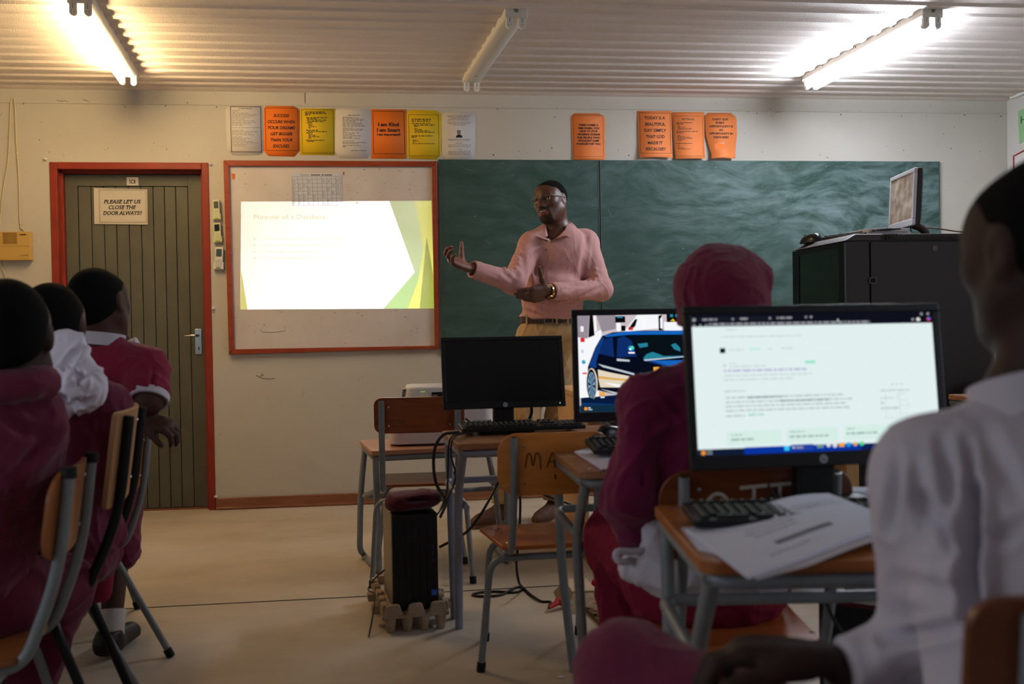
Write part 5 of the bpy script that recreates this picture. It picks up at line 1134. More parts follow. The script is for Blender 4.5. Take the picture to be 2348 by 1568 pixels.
# ================================================================== FIGURES: one continuous skin grown from a distance field
def npv(p): return np.array([p[0], p[1], p[2]], dtype=np.float64)
def unit(v): v = npv(v); return v/np.linalg.norm(v)
class Body:
    def __init__(s, lo, hi, h):
        s.lo = np.array(lo, float); s.h = h; s.n = np.ceil((np.array(hi, float)-s.lo)/h).astype(int)+1
        s.f = np.full(tuple(s.n), .3, np.float32)
    def _box(s, lo, hi):
        a = np.maximum(np.floor((np.array(lo)-s.lo)/s.h).astype(int), 0); b = np.minimum(np.ceil((np.array(hi)-s.lo)/s.h).astype(int)+1, s.n)
        if np.any(b <= a): return None
        sl = tuple(slice(int(i), int(j)) for i, j in zip(a, b))
        g = [(s.lo[i]+np.arange(a[i], b[i])*s.h).astype(np.float32) for i in range(3)]
        return sl, g[0][:,None,None], g[1][None,:,None], g[2][None,None,:]
    def _mix(s, sl, d, k, op):
        f = s.f[sl]
        if op == 'sub': d = -d; hh = np.maximum(k-np.abs(f-d), 0)/k; s.f[sl] = np.maximum(f, d)+hh*hh*k*.25
        else: hh = np.maximum(k-np.abs(f-d), 0)/k; s.f[sl] = np.minimum(f, d)-hh*hh*k*.25
    def cap(s, a, b, ra, rb=None, k=.02, op='add', n=None, sq=1.):
        """tapered limb from a to b; n, sq flatten it along direction n"""
        a, b = npv(a), npv(b); rb = ra if rb is None else rb; m = max(ra, rb)*max(1, 1)+k+s.h*3
        q = s._box(np.minimum(a, b)-m, np.maximum(a, b)+m)
        if q is None: return s
        sl, x, y, z = q; ba = b-a; L = max(float(ba @ ba), 1e-9)
        px, py, pz = x-a[0], y-a[1], z-a[2]
        t = np.clip((px*ba[0]+py*ba[1]+pz*ba[2])/L, 0, 1)
        px, py, pz = px-t*ba[0], py-t*ba[1], pz-t*ba[2]
        d2 = px*px+py*py+pz*pz
        if n is not None:
            n = unit(n); w = px*n[0]+py*n[1]+pz*n[2]; d2 = d2+w*w*(1/(sq*sq)-1)
        d = np.sqrt(d2)-(ra+t*(rb-ra))
        if n is not None: d = d*(1+sq)/2
        s._mix(sl, d.astype(np.float32), k, op); return s
    def ell(s, c, r, R=None, k=.02, op='add'):
        c = npv(c); r = np.array(r, float); m = r.max()+k+s.h*3
        q = s._box(c-m, c+m)
        if q is None: return s
        sl, x, y, z = q; p = (x-c[0], y-c[1], z-c[2])
        if R is not None:
            R = np.array(R); p = tuple(p[0]*R[0,i]+p[1]*R[1,i]+p[2]*R[2,i] for i in range(3))
        k0 = np.sqrt(sum((p[i]/r[i])**2 for i in range(3))); k1 = np.sqrt(sum((p[i]/r[i]**2)**2 for i in range(3)))+1e-6
        s._mix(sl, (k0*(k0-1)/k1).astype(np.float32), k, op); return s
    def cut(s, o, n, k=.004, lo=None, hi=None):
        """removes what lies beyond the plane (o, n)"""
        o, n = npv(o), unit(n); q = s._box(s.lo if lo is None else lo, s.lo+s.n*s.h if hi is None else hi)
        if q is None: return s
        sl, x, y, z = q; d = (x-o[0])*n[0]+(y-o[1])*n[1]+(z-o[2])*n[2]
        s._mix(sl, -d.astype(np.float32), k, 'sub'); return s
    def shell(s, t):
        s.f = np.maximum(s.f, -(s.f+t)); return s
    def verts(s):
        f = s.f; sg = f < 0; n = s.n; ids = []; pos = []; quads = []
        st = np.array([n[1]*n[2], n[2], 1])
        for ax in range(3):
            a = [slice(None)]*3; b = [slice(None)]*3; a[ax] = slice(0, -1); b[ax] = slice(1, None)
            e = np.argwhere(sg[tuple(a)] != sg[tuple(b)])
            if not len(e): continue
            u, v = (ax+1) % 3, (ax+2) % 3
            e = e[(e[:,u] > 0) & (e[:,v] > 0)]
            e2 = e.copy(); e2[:,ax] += 1
            f0 = f[e[:,0],e[:,1],e[:,2]]; f1 = f[e2[:,0],e2[:,1],e2[:,2]]; t = f0/(f0-f1)
            p = e.astype(np.float64); p[:,ax] += t
            base = e @ st; q = np.stack([base-st[u]-st[v], base-st[v], base, base-st[u]], 1)
            ins = sg[e[:,0],e[:,1],e[:,2]]; q[~ins] = q[~ins][:, ::-1]
            for k in range(4): ids.append(q[:,k]); pos.append(p)
            quads.append(q)
        ids = np.concatenate(ids); pos = np.concatenate(pos); quads = np.concatenate(quads)
        uq, inv = np.unique(ids, return_inverse=True); cnt = np.bincount(inv)
        V_ = np.stack([np.bincount(inv, pos[:,i])/cnt for i in range(3)], 1)*s.h+s.lo
        return V_, np.searchsorted(uq, quads)
    def build(s, name, mats, parent, fold=None, zone=None, largest=True, smooth=1, crease=None):
        v, q = s.verts()
        if largest and len(v):                      # keep the one connected surface
            lab = np.arange(len(v))
            for _ in range(4000):
                m = lab[q].min(1); new = lab.copy()
                for k in range(4): np.minimum.at(new, q[:,k], m)
                new = new[new]; new = new[new]
                if np.array_equal(new, lab): break
                lab = new
            w, c = np.unique(lab, return_counts=True); keep = lab == w[c.argmax()]
            q = q[keep[q].all(1)]; idx = np.cumsum(keep)-1; v = v[keep]; q = idx[q]
        for _ in range(smooth):                     # relax the lattice
            acc = np.zeros_like(v); cn = np.zeros(len(v))
            for k in range(4):
                for o in (1, 3):
                    np.add.at(acc, q[:,k], v[q[:,(k+o) % 4]]); np.add.at(cn, q[:,k], 1)
            v = v*.5+acc/np.maximum(cn, 1)[:,None]*.5
        I = np.array(WM[parent.name].inverted()); vl = v @ I[:3,:3].T+I[:3,3]
        me = bpy.data.meshes.new(name); me.from_pydata(vl.tolist(), [], q.tolist()); me.update()
        if fold:
            nr = np.zeros(len(v)*3); me.vertices.foreach_get('normal', nr); nr = nr.reshape(-1, 3)
            d = np.array([fold(p) for p in v]); vl = vl+nr*d[:,None]
            me.vertices.foreach_set('co', vl.ravel()); me.update()
        if crease:                                  # pressed-in cloth folds: (ax, ay, bx, by, width, depth) along photo lines, on the side turned to the room's back
            nr = np.zeros(len(v)*3); me.vertices.foreach_get('normal', nr); nr = nr.reshape(-1, 3)
            p = v-np.array([0,0,CAMZ]); w = p @ AF; px = W_/2+F_*(p @ AR)/w; py = H_/2-F_*(p @ AU)/w; front = np.clip(-(nr*p).sum(1)/np.linalg.norm(p, axis=1)*3, 0, 1); d = np.zeros(len(v))
            for ax, ay, bx, by, wd, dp in crease:
                L2 = (bx-ax)**2+(by-ay)**2; t = np.clip(((px-ax)*(bx-ax)+(py-ay)*(by-ay))/L2, 0, 1)
                r2 = ((px-ax-t*(bx-ax))**2+(py-ay-t*(by-ay))**2)/wd**2; d -= dp*(np.exp(-r2)-.45*np.exp(-(np.sqrt(r2)-1.9)**2*1.4))*np.sin(np.pi*(.12+.76*t))
            vl = vl+nr*(d*front)[:,None]; me.vertices.foreach_set('co', vl.ravel()); me.update()
        mats = mats if isinstance(mats, (list, tuple)) else [mats]
        for m in mats: me.materials.append(m)
        if zone:
            c = v[q].mean(1); nr = np.zeros(len(q)*3); me.polygons.foreach_get('normal', nr)
            me.polygons.foreach_set('material_index', np.asarray(zone(c, nr.reshape(-1,3)), dtype=np.int32))
        me.shade_smooth()
        o = bpy.data.objects.new(name, me); COL.objects.link(o); o.parent = parent; WM[o.name] = WM[parent.name].copy()
        return o
def frame(fwd, up=(0,0,1)):
    """columns: right, forward, up (world)"""
    f = unit(fwd); r = np.cross(f, unit(up)); r /= np.linalg.norm(r); u = np.cross(r, f); return np.stack([r, f, u], 1)
def add_head(S, c, R, sc=1., smile=True, ears=True, full=True):
    P = lambda x, y, z: npv(c)+R @ (np.array([x, y, z])*sc)
    E = lambda p, r, k=.02, op='add', Q=None: S.ell(P(*p), np.array(r)*sc, R if Q is None else R @ Q, k*sc, op)
    C = lambda a, b, ra, rb=None, k=.02, op='add': S.cap(P(*a), P(*b), ra*sc, None if rb is None else rb*sc, k*sc, op)
    E((0,-.014,.026), (.077,.098,.088)); E((0,.026,-.035), (.068,.064,.080), .04); E((0,.045,.03), (.062,.05,.055), .04)
    if not full: 
        if ears:
            for s in (-1,1): E((s*.078,-.008,-.006), (.010,.019,.031), .008)
        C((-.045,.03,-.075), (.045,.03,-.075), .03, k=.03)
        return
    C((0,.066,-.096), (0,.066,-.09), .022, k=.03)
    for s in (-1,1):
        C((s*.057,0,-.05), (s*.024,.058,-.092), .020, k=.03); E((s*.040,.058,-.020), (.024,.024,.022), .025)
        E((s*.033,.098,.007), (.019,.016,.011), .014, 'sub'); E((s*.032,.080,.006), (.015,.013,.012), .006)
        C((s*.012,.093,.024), (s*.046,.080,.024), .008, .007, .014)
        E((s*.0135,.101,-.030), (.0115,.012,.009), .008); E((s*.0075,.106,-.041), (.0045,.006,.004), .003, 'sub')
        if ears:
            E((s*.078,-.010,-.004), (.010,.019,.032), .010); E((s*.087,-.004,-.002), (.006,.011,.020), .005, 'sub')
    C((0,.088,.012), (0,.111,-.026), .0085, .0135, .014); E((0,.110,-.030), (.013,.011,.010), .01)
    E((0,.070,-.058), (.036,.030,.030), .02)
    E((0,.098,-.0535), (.027,.010,.0065), .006); E((0,.096,-.0715), (.023,.011,.008), .006)
    if smile:
        for x in (-.02,-.01,0,.01,.02): E((x,.106,-.0625+abs(x)*.28), (.008,.012,.0048), .003, 'sub')
    else: C((-.022,.106,-.0625), (.022,.106,-.0625), .002, k=.003, op='sub')
def add_hand(S, w, d, n, side, sc=1., curl=((20,35,20),)*4, spread=(10,3,-4,-12), thumb=(.55,.75,.25), thumb_bend=15):
    """w wrist, d towards the fingers, n out of the palm, side = +1/-1 puts the thumb on +-(d x n)"""
    d, n = unit(d), npv(n); n = unit(n-d*(n @ d)); u = np.cross(d, n)*side; w = npv(w); tips = []
    for off, L in ((.031,.088), (.011,.094), (-.010,.090), (-.029,.080)): S.cap(w+u*off*.55*sc, w+d*L*sc+u*off*sc, .0145*sc, .0125*sc, .014*sc)
    S.ell(w+d*.05*sc-n*.0*sc, np.array([.040,.055,.016])*sc, np.stack([u, d, n], 1), .014*sc)
    S.ell(w+d*.04*sc+u*.026*sc+n*.007*sc, np.array([.016,.030,.014])*sc, np.stack([u, d, n], 1), .012*sc)
    for i, (off, L0, fl) in enumerate(((.031,.088,.072), (.011,.094,.080), (-.010,.090,.074), (-.029,.080,.058))):
        p = w+d*L0*sc+u*off*sc; a = 0.; c = curl[i % len(curl)]; sp = math.radians(spread[i])
        dd = d*math.cos(sp)+u*math.sin(sp); r = (.0106,.0096,.0086,.0072)
        for j, fr in enumerate((.46,.30,.24)):
            a += math.radians(c[j]); q = p+(dd*math.cos(a)+n*math.sin(a))*fl*fr*sc
            rr = .88 if i == 3 else 1.; S.cap(p, q, r[j]*rr*sc, r[j+1]*rr*sc, .006*sc); p = q
        tips.append(p)
    p = w+d*.022*sc+u*.026*sc; t = unit(d*thumb[0]+u*thumb[1]+n*thumb[2])
    q = p+t*.044*sc; S.cap(p, q, .0155*sc, .0125*sc, .012*sc)
    tb = math.radians(thumb_bend); t2 = unit(t*math.cos(tb)+d*math.sin(tb)); q2 = q+t2*.034*sc; S.cap(q, q2, .0115*sc, .0105*sc, .006*sc); q3 = q2+t2*.026*sc; S.cap(q2, q3, .0102*sc, .0078*sc, .006*sc); tips.append(q3)
    return tips
def folds(amp, scale, stretch=(1,1,1), seed=0.):
    """soft drape plus sharper creases"""
    N = mnoise.noise
    def fn(p):
        x, y, z = p[0]*scale*stretch[0]+seed, p[1]*scale*stretch[1], p[2]*scale*stretch[2]
        w = N((x*.7+9, y*.7, z*.7))
        a = N((x, y, z)); r1 = 1-2*abs(N((x*1.25+w, y*1.25+3, z*1.25+w*1.6))); r2 = 1-2*abs(N((x*2.3+w*1.4+7, y*2.3, z*2.3-w)))
        return amp*(.75*a + .85*(max(r1,0)**3-.25) + .32*(max(r2,0)**3-.2))
    return fn
# skin, hair and cloth
def skin_mat(name, c, c2):
    m = mat(name, c, .42 if 'teacher' in name else .6, spec=.45 if 'teacher' in name else .25, var=(9,.5,c2), bump=(240,.06,.001)); return m
M_skinT = skin_mat('skin_teacher', (92,60,47), (80,50,39)); M_palm = mat('skin_palm', (128,82,66), .5); M_skin = skin_mat('skin_dark', (58,40,35), (50,34,30)); M_skin2 = skin_mat('skin_brown', (78,51,42), (66,43,36))
M_hair = mat('short_black_hair', (12,10,10), .85, spec=.12, bump=(420,.9,.004))
M_lip = mat('lip', (122,72,66), .4); M_eye = mat('eye_white', (205,198,190), .25); M_iris = mat('iris_dark', (28,16,12), .2); M_teeth = mat('teeth', (226,218,205), .25)
def cloth(name, c, c2, rough=.85, sheen=.15, weave=500): return mat(name, c, rough, spec=.15, var=(6,.5,c2), bump=(weave,.25,.0015), sheen=sheen)
M_maroon = cloth('maroon_knit', (134,34,60), (120,28,52)); M_maroonp = cloth('maroon_plum_cloth', (112,42,66), (98,36,58)); M_maroont = cloth('maroon_trouser', (106,32,56), (92,26,50))
M_shirtw = cloth('white_school_shirt', (200,191,200), (190,181,192), .8, .05); M_pink = cloth('dusty_pink_shirt', (196,146,142), (188,138,136), .7, .05, 900)
M_khaki = cloth('khaki_trouser', (190,158,114), (178,146,102)); M_lilacw = cloth('white_lilac_cloth', (236,228,240), (226,217,232), .8, .05)
# ================================================================== THE TEACHER
TY = 5.38
def T(px, py, dy=0.): return PY(px, py, TY+dy)
tch = thing('person', 'man in a pink shirt and khaki trousers, standing at the chalkboard with both hands raised', 'person', (T(1245,1190).x, TY+.05, 0))
def teacher():
    hc = npv(T(1263,462,-.03)); hd = unit((-.66,-.75,-.02)); R = frame(hd); rl = math.radians(-8)
    # head rolls a little towards his right shoulder
    c, s = math.cos(rl), math.sin(rl); R = np.stack([R[:,0]*c+R[:,2]*s, R[:,1], -R[:,0]*s+R[:,2]*c], 1)
    SC_ = 1.0
    nb = npv(T(1281,530,.02)); shR, shL = npv(T(1219,562,-.02)), npv(T(1343,557,.03))
    elR, wrR = npv(T(1178,648,-.20)), npv(T(1083,617,-.31)); elL, wrL = npv(T(1378,664,-.10)), npv(T(1265,668,-.29))
    ch, bl, pv = npv(T(1275,590,.0)), npv(T(1266,680,-.02)), npv(T(1262,760,.02))
    hR, kR, aR = npv(T(1226,778,.01)), npv(T(1205,960,-.02)), npv(T(1150,1160,.05)); hL, kL, aL = npv(T(1292,778,.03)), npv(T(1284,960,.02)), npv(T(1272,1160,.10))
    tf = frame((-.35,-.94,0))
    lo = np.minimum.reduce([wrR, aR, hc])-np.array([.25,.25,.25]); hi = np.maximum.reduce([shL, elL, aL, hc])+np.array([.2,.22,.2]); lo[2] = .02
    # ---- skin
    S = Body(lo, hi, .0034)
    S.ell(ch, (.150,.088,.18), tf, .05); S.ell(bl, (.142,.108,.165), tf, .06); S.ell(pv, (.165,.12,.11), tf, .05)
    S.cap(shR, shL, .055, k=.04); S.cap(nb, ch, .06, .09, .05)
    S.cap(shR, elR, .05, .042, .03); S.cap(elR, wrR, .041, .027, .03, n=None); S.cap(shL, elL, .05, .042, .03); S.cap(elL, wrL, .041, .027, .03)
    for h, k, a in ((hR,kR,aR), (hL,kL,aL)): S.cap(h, k, .078, .052, .04); S.cap(k, a, .052, .036, .03); S.cap(a, a+np.array([-.06,-.07,-.06]), .03, .025, .03)
    S.cap(hc+R @ np.array([0,-.032,-.05]), nb+np.array([0,.0,-.03]), .058, .066, .03)
    add_head(S, hc, R, SC_, True)
    dR = unit((-.86,-.30,.36)); add_hand(S, wrR+unit(wrR-elR)*.03, dR, (.25,-.42,.87), 1, 1.06, curl=((28,62,38),(24,58,40),(30,52,34),(34,46,30)), spread=(14,4,-6,-18), thumb=(.40,.55,.75), thumb_bend=-6)
    dL = unit((-.90,-.34,-.17)); add_hand(S, wrL+unit(wrL-elL)*.02, dL, (-.22,.90,.36), -1, 1.10, curl=((10,14,10),(8,12,10),(14,16,10),(26,24,14)), spread=(-3,0,2,5), thumb=(.35,.9,.10), thumb_bend=-10)
    wh = [wrR, wrL]
    hands = [(wrR+dR*.08, npv((.25,-.42,.87))), (wrL+dL*.08, npv((-.22,.90,.36)))]
    def zone(c, n):
        z = np.zeros(len(c), int)
        for p, q in hands: z[(np.linalg.norm(c-p, axis=1) < .15) & (n @ unit(q) > .35)] = 1
        l = (c-hc) @ R; 
        z[(np.abs(l[:,0]) < .030) & (l[:,1] > .085) & (((l[:,2] < -.066+np.abs(l[:,0])*.1) & (l[:,2] > -.081)) )] = 2
        x, y, h_ = np.abs(l[:,0]), l[:,1], l[:,2]; head = np.linalg.norm(c-hc, axis=1) < .2
        z[head & (y > .03) & (h_ < -.083+.25*np.maximum(x-.02,0)) & (h_ > -.125) & (x < .040) & (z != 2)] = 3
        z[head & (x < .029) & (y > .088) & (h_ > -.0515) & (h_ < -.0405) & (z != 2)] = 3
        z[head & (x > .026) & (x < .037) & (y > .06) & (h_ <= -.045) & (h_ > -.09) & (z != 2)] = 3
        return z
    S.build('body', [M_skinT, M_palm, M_lip, mat('stubble_skin', (50,33,28), .75, bump=(500,.6,.002))], tch, zone=zone)
    Q = lambda x, y, z: npv(hc)+R @ np.array([x, y, z])
    # ---- hair, beard, brows, eyes, teeth
    H = Body(hc-.15, hc+.15, .003); H.ell(Q(0,-.016,.028), (.0795,.1005,.0895), R, .01); H.ell(Q(0,.045,.032), (.0645,.0525,.0565), R, .03)
    H.cut(Q(0,.078,.074), R @ np.array([0,.80,-.60]), .008); H.cut(Q(0,0,.002), R @ np.array([0,.35,-1.]), .01)
    H.ell(Q(.075,-.008,-.008), (.02,.024,.036), R, .004, 'sub'); H.ell(Q(-.075,-.008,-.008), (.02,.024,.036), R, .004, 'sub')
    H.build('hair', M_hair, tch)
    for s in (-1,1):
        MB().tube([Q(s*.015,.0975,.0275), Q(s*.034,.0925,.0305), Q(s*.050,.078,.0250)], [.0028,.0036,.0018], 8).build('eyebrow', M_hair, tch)
        e = MB().ball((0,0,0), .0118, 16, 10, Matrix.Translation(Vector(Q(s*.032,.0815,.0055)))).build('eye', M_eye, tch)
        g = unit((-.72,-.6,-.05)); p = npv(Q(s*.032,.0815,.0055))+g*.0088; MB().ball(tuple(p), .0052, 12, 8).build('iris', M_iris, e)
        S2 = Body(Q(s*.032,.082,.006)-.03, Q(s*.032,.082,.006)+.03, .0016); S2.ell(Q(s*.032,.0815,.0065), (.0150,.0132,.0125), R, .003); S2.cut(Q(0,.09,.0045), R @ np.array([0,0,-1.]), .001); S2.build('eyelid', M_skinT, tch)
    tm = MB()
    for i in range(-3, 4): tm.box((0,0,0), (.0052,.003,.0052), Matrix.Translation(Vector(Q(i*.0056,.0985-abs(i)*.0012,-.0592+abs(i)*.0004))) @ Matrix(R.tolist()).to_4x4())
    tm.build('teeth', M_teeth, tch, bevel=.0008)
    # ---- spectacles
    gl = MB(); ar = MB(); ln = MB()
    for s in (-1,1):
        pts = [Q(s*(.034+.0225*a), .1105-.012*abs(.034+.0225*a)/.05, .004+.0125*b) for a, b in ((-1,.75),(-.6,1),(.6,1),(1,.8),(1,-.1),(.7,-.9),(0,-1),(-.7,-.9),(-1,-.2),(-1,.75))]
        gl.tube(pts[1:4], .0016, 6); gl.tube(pts, .0007, 5); ln.poly(pts[:-1])
        ar.tube(smooth_path([Q(s*.0565,.098,.0135), Q(s*.072,.085,.013), Q(s*.081,.02,.010), Q(s*.083,-.012,.004), Q(s*.080,-.022,-.01)], 4), .0022, 6)
    gl.tube([Q(-.0115,.108,.012), Q(0,.112,.014), Q(.0115,.108,.012)], .0016, 6)
    sp = gl.build('spectacle_frame', mat('spectacle_metal', (150,146,138), .25, metal=.9), tch); ar.build('temple_arm', mat('spectacle_metal', (150,146,138)), sp); ln.build('lens', mat('spectacle_lens', (255,255,255), .02, trans=1., ior=1.02, alpha=.35), sp, solid=.0008)
    # ---- shirt
    H_ = .0042; G = Body(lo, hi, H_)
    for s_, e_, w_, kk in ((shR,elR,wrR,.035), (shL,elL,wrL,.035)):
        G.cap(s_, e_, .068, .060, .04); d = unit(w_-e_); G.cap(e_, w_-d*.005, .058, .044, .03); G.cap(w_-d*.06, w_+d*.004, .0445, .044, .008)
        # gathered creases near the elbow
        x = unit(np.cross(unit(e_-s_), d)); m = e_
        for t_, am in ((-.10,.006),(-.065,.008),(-.03,.009)):
            c0 = s_+(e_-s_)*(1+t_/np.linalg.norm(e_-s_)); G.cap(c0-x*.05+d*.045, c0+x*.05+d*.035, .004, .004, .02)
        for t_ in (.035,.07,.105): c0 = e_+d*t_; G.cap(c0-x*.05-unit(e_-s_)*.045, c0+x*.05-unit(e_-s_)*.04, .004, .004, .02)
        G.cut(w_+d*.002, d, .003, w_-.09, w_+.09)
        G.cap(w_-d*.03, w_+d*.05, .0345, .0365, .004, 'sub')
    G.ell(ch, (.178,.122,.20), tf, .03); G.ell(bl+np.array([0,-.005,.0]), (.171,.150,.165), tf, .035); G.ell(pv+np.array([0,0,.075]), (.166,.135,.075), tf, .05)
    G.cap(shR+np.array([.02,0,.0]), shL-np.array([.02,0,0]), .062, k=.05); G.cap(nb+np.array([0,.01,-.03]), ch, .07, .10, .05)
    for q_ in (shR, shL): G.cap(nb+np.array([0,.012,-.012]), q_+np.array([0,0,.016]), .046, .046, .03); G.ell(q_+np.array([0,0,-.01]), (.068,.068,.068), None, .03)
    fx, rx = tf[:,1], tf[:,0]
    # drape lines over the chest and a roll above the belt
    for a, b, r in ((shL+fx*.05+np.array([0,0,-.05]), bl+fx*.14-rx*.02, .006), (shL+fx*.06+np.array([0,0,-.12]), bl+fx*.13-rx*.1+np.array([0,0,-.02]), .006), (shR+fx*.06+np.array([0,0,-.06]), bl+fx*.14+rx*.06, .005)): G.cap(a, b, r, r*.7, .03)
    for a, b in ((pv-rx*.16+np.array([0,0,.075]), pv+fx*.13-rx*.05+np.array([0,0,.045])), (pv+rx*.16+np.array([0,0,.08]), pv+fx*.14+rx*.06+np.array([0,0,.04])), (pv-rx*.16+np.array([0,0,.12]), pv+fx*.15-rx*.02+np.array([0,0,.09]))): G.cap(a, b, .010, .006, .03)
    zw = T(1260,732).z
    G.cut((0,0,zw), (0,0,-1), .012)
    G.cap(nb+np.array([0,.0,-.03]), hc, .062, .066, .008, 'sub'); 
    vp = npv(T(1259,556,-.135)); G.cap(nb+fx*.045+np.array([0,0,.03]), vp, .060, .010, .008, 'sub'); G.cap(nb+fx*.10+np.array([0,0,.02]), vp+fx*.03, .055, .012, .008, 'sub')
    G.build('shirt', M_pink, tch, fold=folds(.0022, 9, (1.2,1,.8)), crease=[(1345,540,1332,640,6,.010),(1330,566,1268,622,7,.006),(1326,640,1256,694,8,.006),(1336,600,1280,650,7,.004),(1300,664,1362,640,5,.006),(1316,690,1386,654,5,.006),(1344,642,1388,628,5,.006),(1290,650,1345,655,4,.004),
        (1196,566,1204,640,5,.005),(1180,576,1200,590,4,.007),(1146,618,1172,640,5,.006),(1160,606,1190,634,5,.005),(1112,640,1150,652,5,.004),(1170,655,1190,620,6,.005),(1200,712,1246,726,5,.006),(1208,694,1252,714,5,.005),(1318,704,1346,690,5,.007),(1282,722,1330,712,5,.005),(1222,560,1240,640,7,.004),(1240,560,1228,600,6,.003)])
    # collar leaves
    cl = MB(); cb_ = nb+np.array([0,.012,.0])
    def leaf(sgn):
        # stand from the nape to the front, leaf folded outwards and down
        rows = []
        for i in range(13):
            u_ = i/12; a = math.pi*u_
            p = cb_ + rx*sgn*.074*math.sin(a)**.8 + fx*(-.070*math.cos(a)+.012*u_) + np.array([0,0,.072-.118*u_**1.25])
            if u_ > .7: p = p*(1-(u_-.7)/.3*.75)+(vp+rx*sgn*.006)*((u_-.7)/.3*.75)
            o = unit(rx*sgn*math.sin(a)-fx*math.cos(a)*.9)
            w0 = o*.034+np.array([0,0,-.046]); w1 = rx*sgn*.090-fx*.012+np.array([0,0,.036]); m = max(0, (u_-.62)/.38)**1.2; wv = w0*(1-m)+w1*m; ou = (o*.012+fx*.010*m)
            rows.append([p-o*.003, p+wv*.12+ou+np.array([0,0,.004*(1-m)]), p+wv*.55+ou*1.3, p+wv+ou*.6])
        o_ = len(cl.v); cl.v += [tuple(q) for r in rows for q in r]
        for i in range(12):
            for j in range(3): cl.f.append((o_+i*4+j, o_+i*4+j+1, o_+i*4+j+5, o_+i*4+j+4)); cl.m.append(0)
    leaf(1); leaf(-1)
    cl.build('collar', M_pink, tch, solid=.003, sub=1, angle=180)
    # buttons, placket, microphone: laid on the shirt front by ray casting
    bpy.context.view_layer.update(); dg = bpy.context.evaluated_depsgraph_get(); shirt = [o for o in tch.children if o.name.startswith('shirt')][0]
    Minv = WM[tch.name].inverted()
    def onshirt(px, py):
        o = Minv @ Vector((0,0,CAMZ)); d = (Minv @ PY(px,py,5.3))-o
        ok, loc, nor, _ = shirt.ray_cast(o, d.normalized())
        return (WM[tch.name] @ loc, nor) if ok else (PY(px,py,TY-.14), Vector((-.3,-.95,0)))
    for x, y in ((1261,541),(1252,573),(1245,612),(1236,690),(1233,655)):
        p, n = onshirt(x, y); Mx = Matrix.Translation(p) @ n.to_track_quat('Z','Y').to_matrix().to_4x4(); MB().lathe([(.0058,0),(.0058,.0022),(.004,.0016)], 16, Mx).build('button', mat('pink_button', (150,96,100), .35), tch)
    pk = MB(); pts = [onshirt(x, y) for x, y in ((1267,548),(1258,580),(1251,615),(1245,650),(1241,690),(1238,722))]
    pk.tube(smooth_path([p+n*.0006 for p, n in pts], 5), .0016, 5); pk.build('placket_edge', M_pink, tch)
    p, n = onshirt(1255,545); q, m2 = onshirt(1250,553)
    mic = MB().ball(tuple(p+n*.010), .0078, 14, 10); mo = mic.build('clip_microphone', mat('foam_black', (12,12,13), .9, bump=(600,.8,.002)), tch)
    MB().tube([p+n*.006, q+n*.004], .0032, 8).build('microphone_clip', M_blk, mo)
    # ---- trousers and belt
    K = Body(lo, hi, .0046)
    K.ell(pv+np.array([0,0,.0]), (.170,.138,.10), tf, .05); K.cap(hR, hL, .085, k=.04)
    for h, k, a in ((hR,kR,aR), (hL,kL,aL)): K.cap(h, k, .098, .078, .05); K.cap(k, a+np.array([0,0,.01]), .077, .060, .04)
    K.cut((0,0,zw+.012), (0,0,1), .004); K.cut((0,0,.115), (0,0,-1), .004)
    K.build('trousers', M_khaki, tch, fold=folds(.008, 9, (1,1,.6)))
    bt = MB(); n = 44
    def ring(z, g): return [pv+rx*(.172+g)*math.cos(2*math.pi*i/n)+fx*(.140+g)*math.sin(2*math.pi*i/n)+np.array([0,0,z-pv[2]]) for i in range(n)]
    r = [ring(zw-.018,.001), ring(zw-.018,.006), ring(zw+.018,.006), ring(zw+.018,.001)]; bt.add([tuple(p) for q in r for p in q], [(j*n+i, j*n+(i+1) % n, ((j+1) % 4)*n+(i+1) % n, ((j+1) % 4)*n+i) for j in range(4) for i in range(n)])
    be = bt.build('belt', mat('brown_leather', (52,32,26), .4, bump=(80,.3)), tch, bevel=.001)
    bc = pv+fx*.148-rx*.02+np.array([0,0,zw-pv[2]]); Mx = Matrix.Translation(Vector(bc)) @ Matrix(tf.tolist()).to_4x4()
    f = MB(); f.tube(fillet([(-.022,0,-.02),(.022,0,-.02),(.022,0,.02),(-.022,0,.02),(-.022,0,-.0195)], .004, 3), .0028, 8)
    f.v = [tuple(Mx @ Vector(p)) for p in f.v]; f.build('belt_buckle', mat('buckle_steel', (150,142,132), .3, metal=.9), be)
    for a in (-.105,.06,.12):
        w_ = math.asin(max(-1,min(1,1)))-a*6; p = pv+rx*.18*math.cos(math.pi/2+a*6)+fx*.149*math.sin(math.pi/2+a*6); MB().box((0,0,0),(.010,.004,.05), Matrix.Translation(Vector((p[0],p[1],zw))) @ Matrix(tf.tolist()).to_4x4()).build('belt_loop', M_khaki, tch)
    # ---- watch on his left wrist
    d = unit(wrL-elL); wc = wrL+d*.014; a = np.array([0,0,1.])-d*d[2]; a /= np.linalg.norm(a); b = np.cross(d, a); wm = MB(); n = 22
    for i in range(n):
        w0 = 2*math.pi*i/n; o = a*math.cos(w0)+b*math.sin(w0); X = np.stack([d, np.cross(o, d), o], 1)
        wm.box((0,0,0), (.017,.0085,.004), Matrix.Translation(Vector(wc+o*.0345)) @ Matrix(X.tolist()).to_4x4())
    wa = wm.build('watch_strap', mat('gold_watch', (178,140,84), .3, metal=.9), tch, bevel=.001)
    o = unit(-a*.85+unit((-.2,-1,0))*.6); X = np.stack([d, np.cross(o, d), o], 1); Mx = Matrix.Translation(Vector(wc+o*.034)) @ Matrix(X.tolist()).to_4x4()
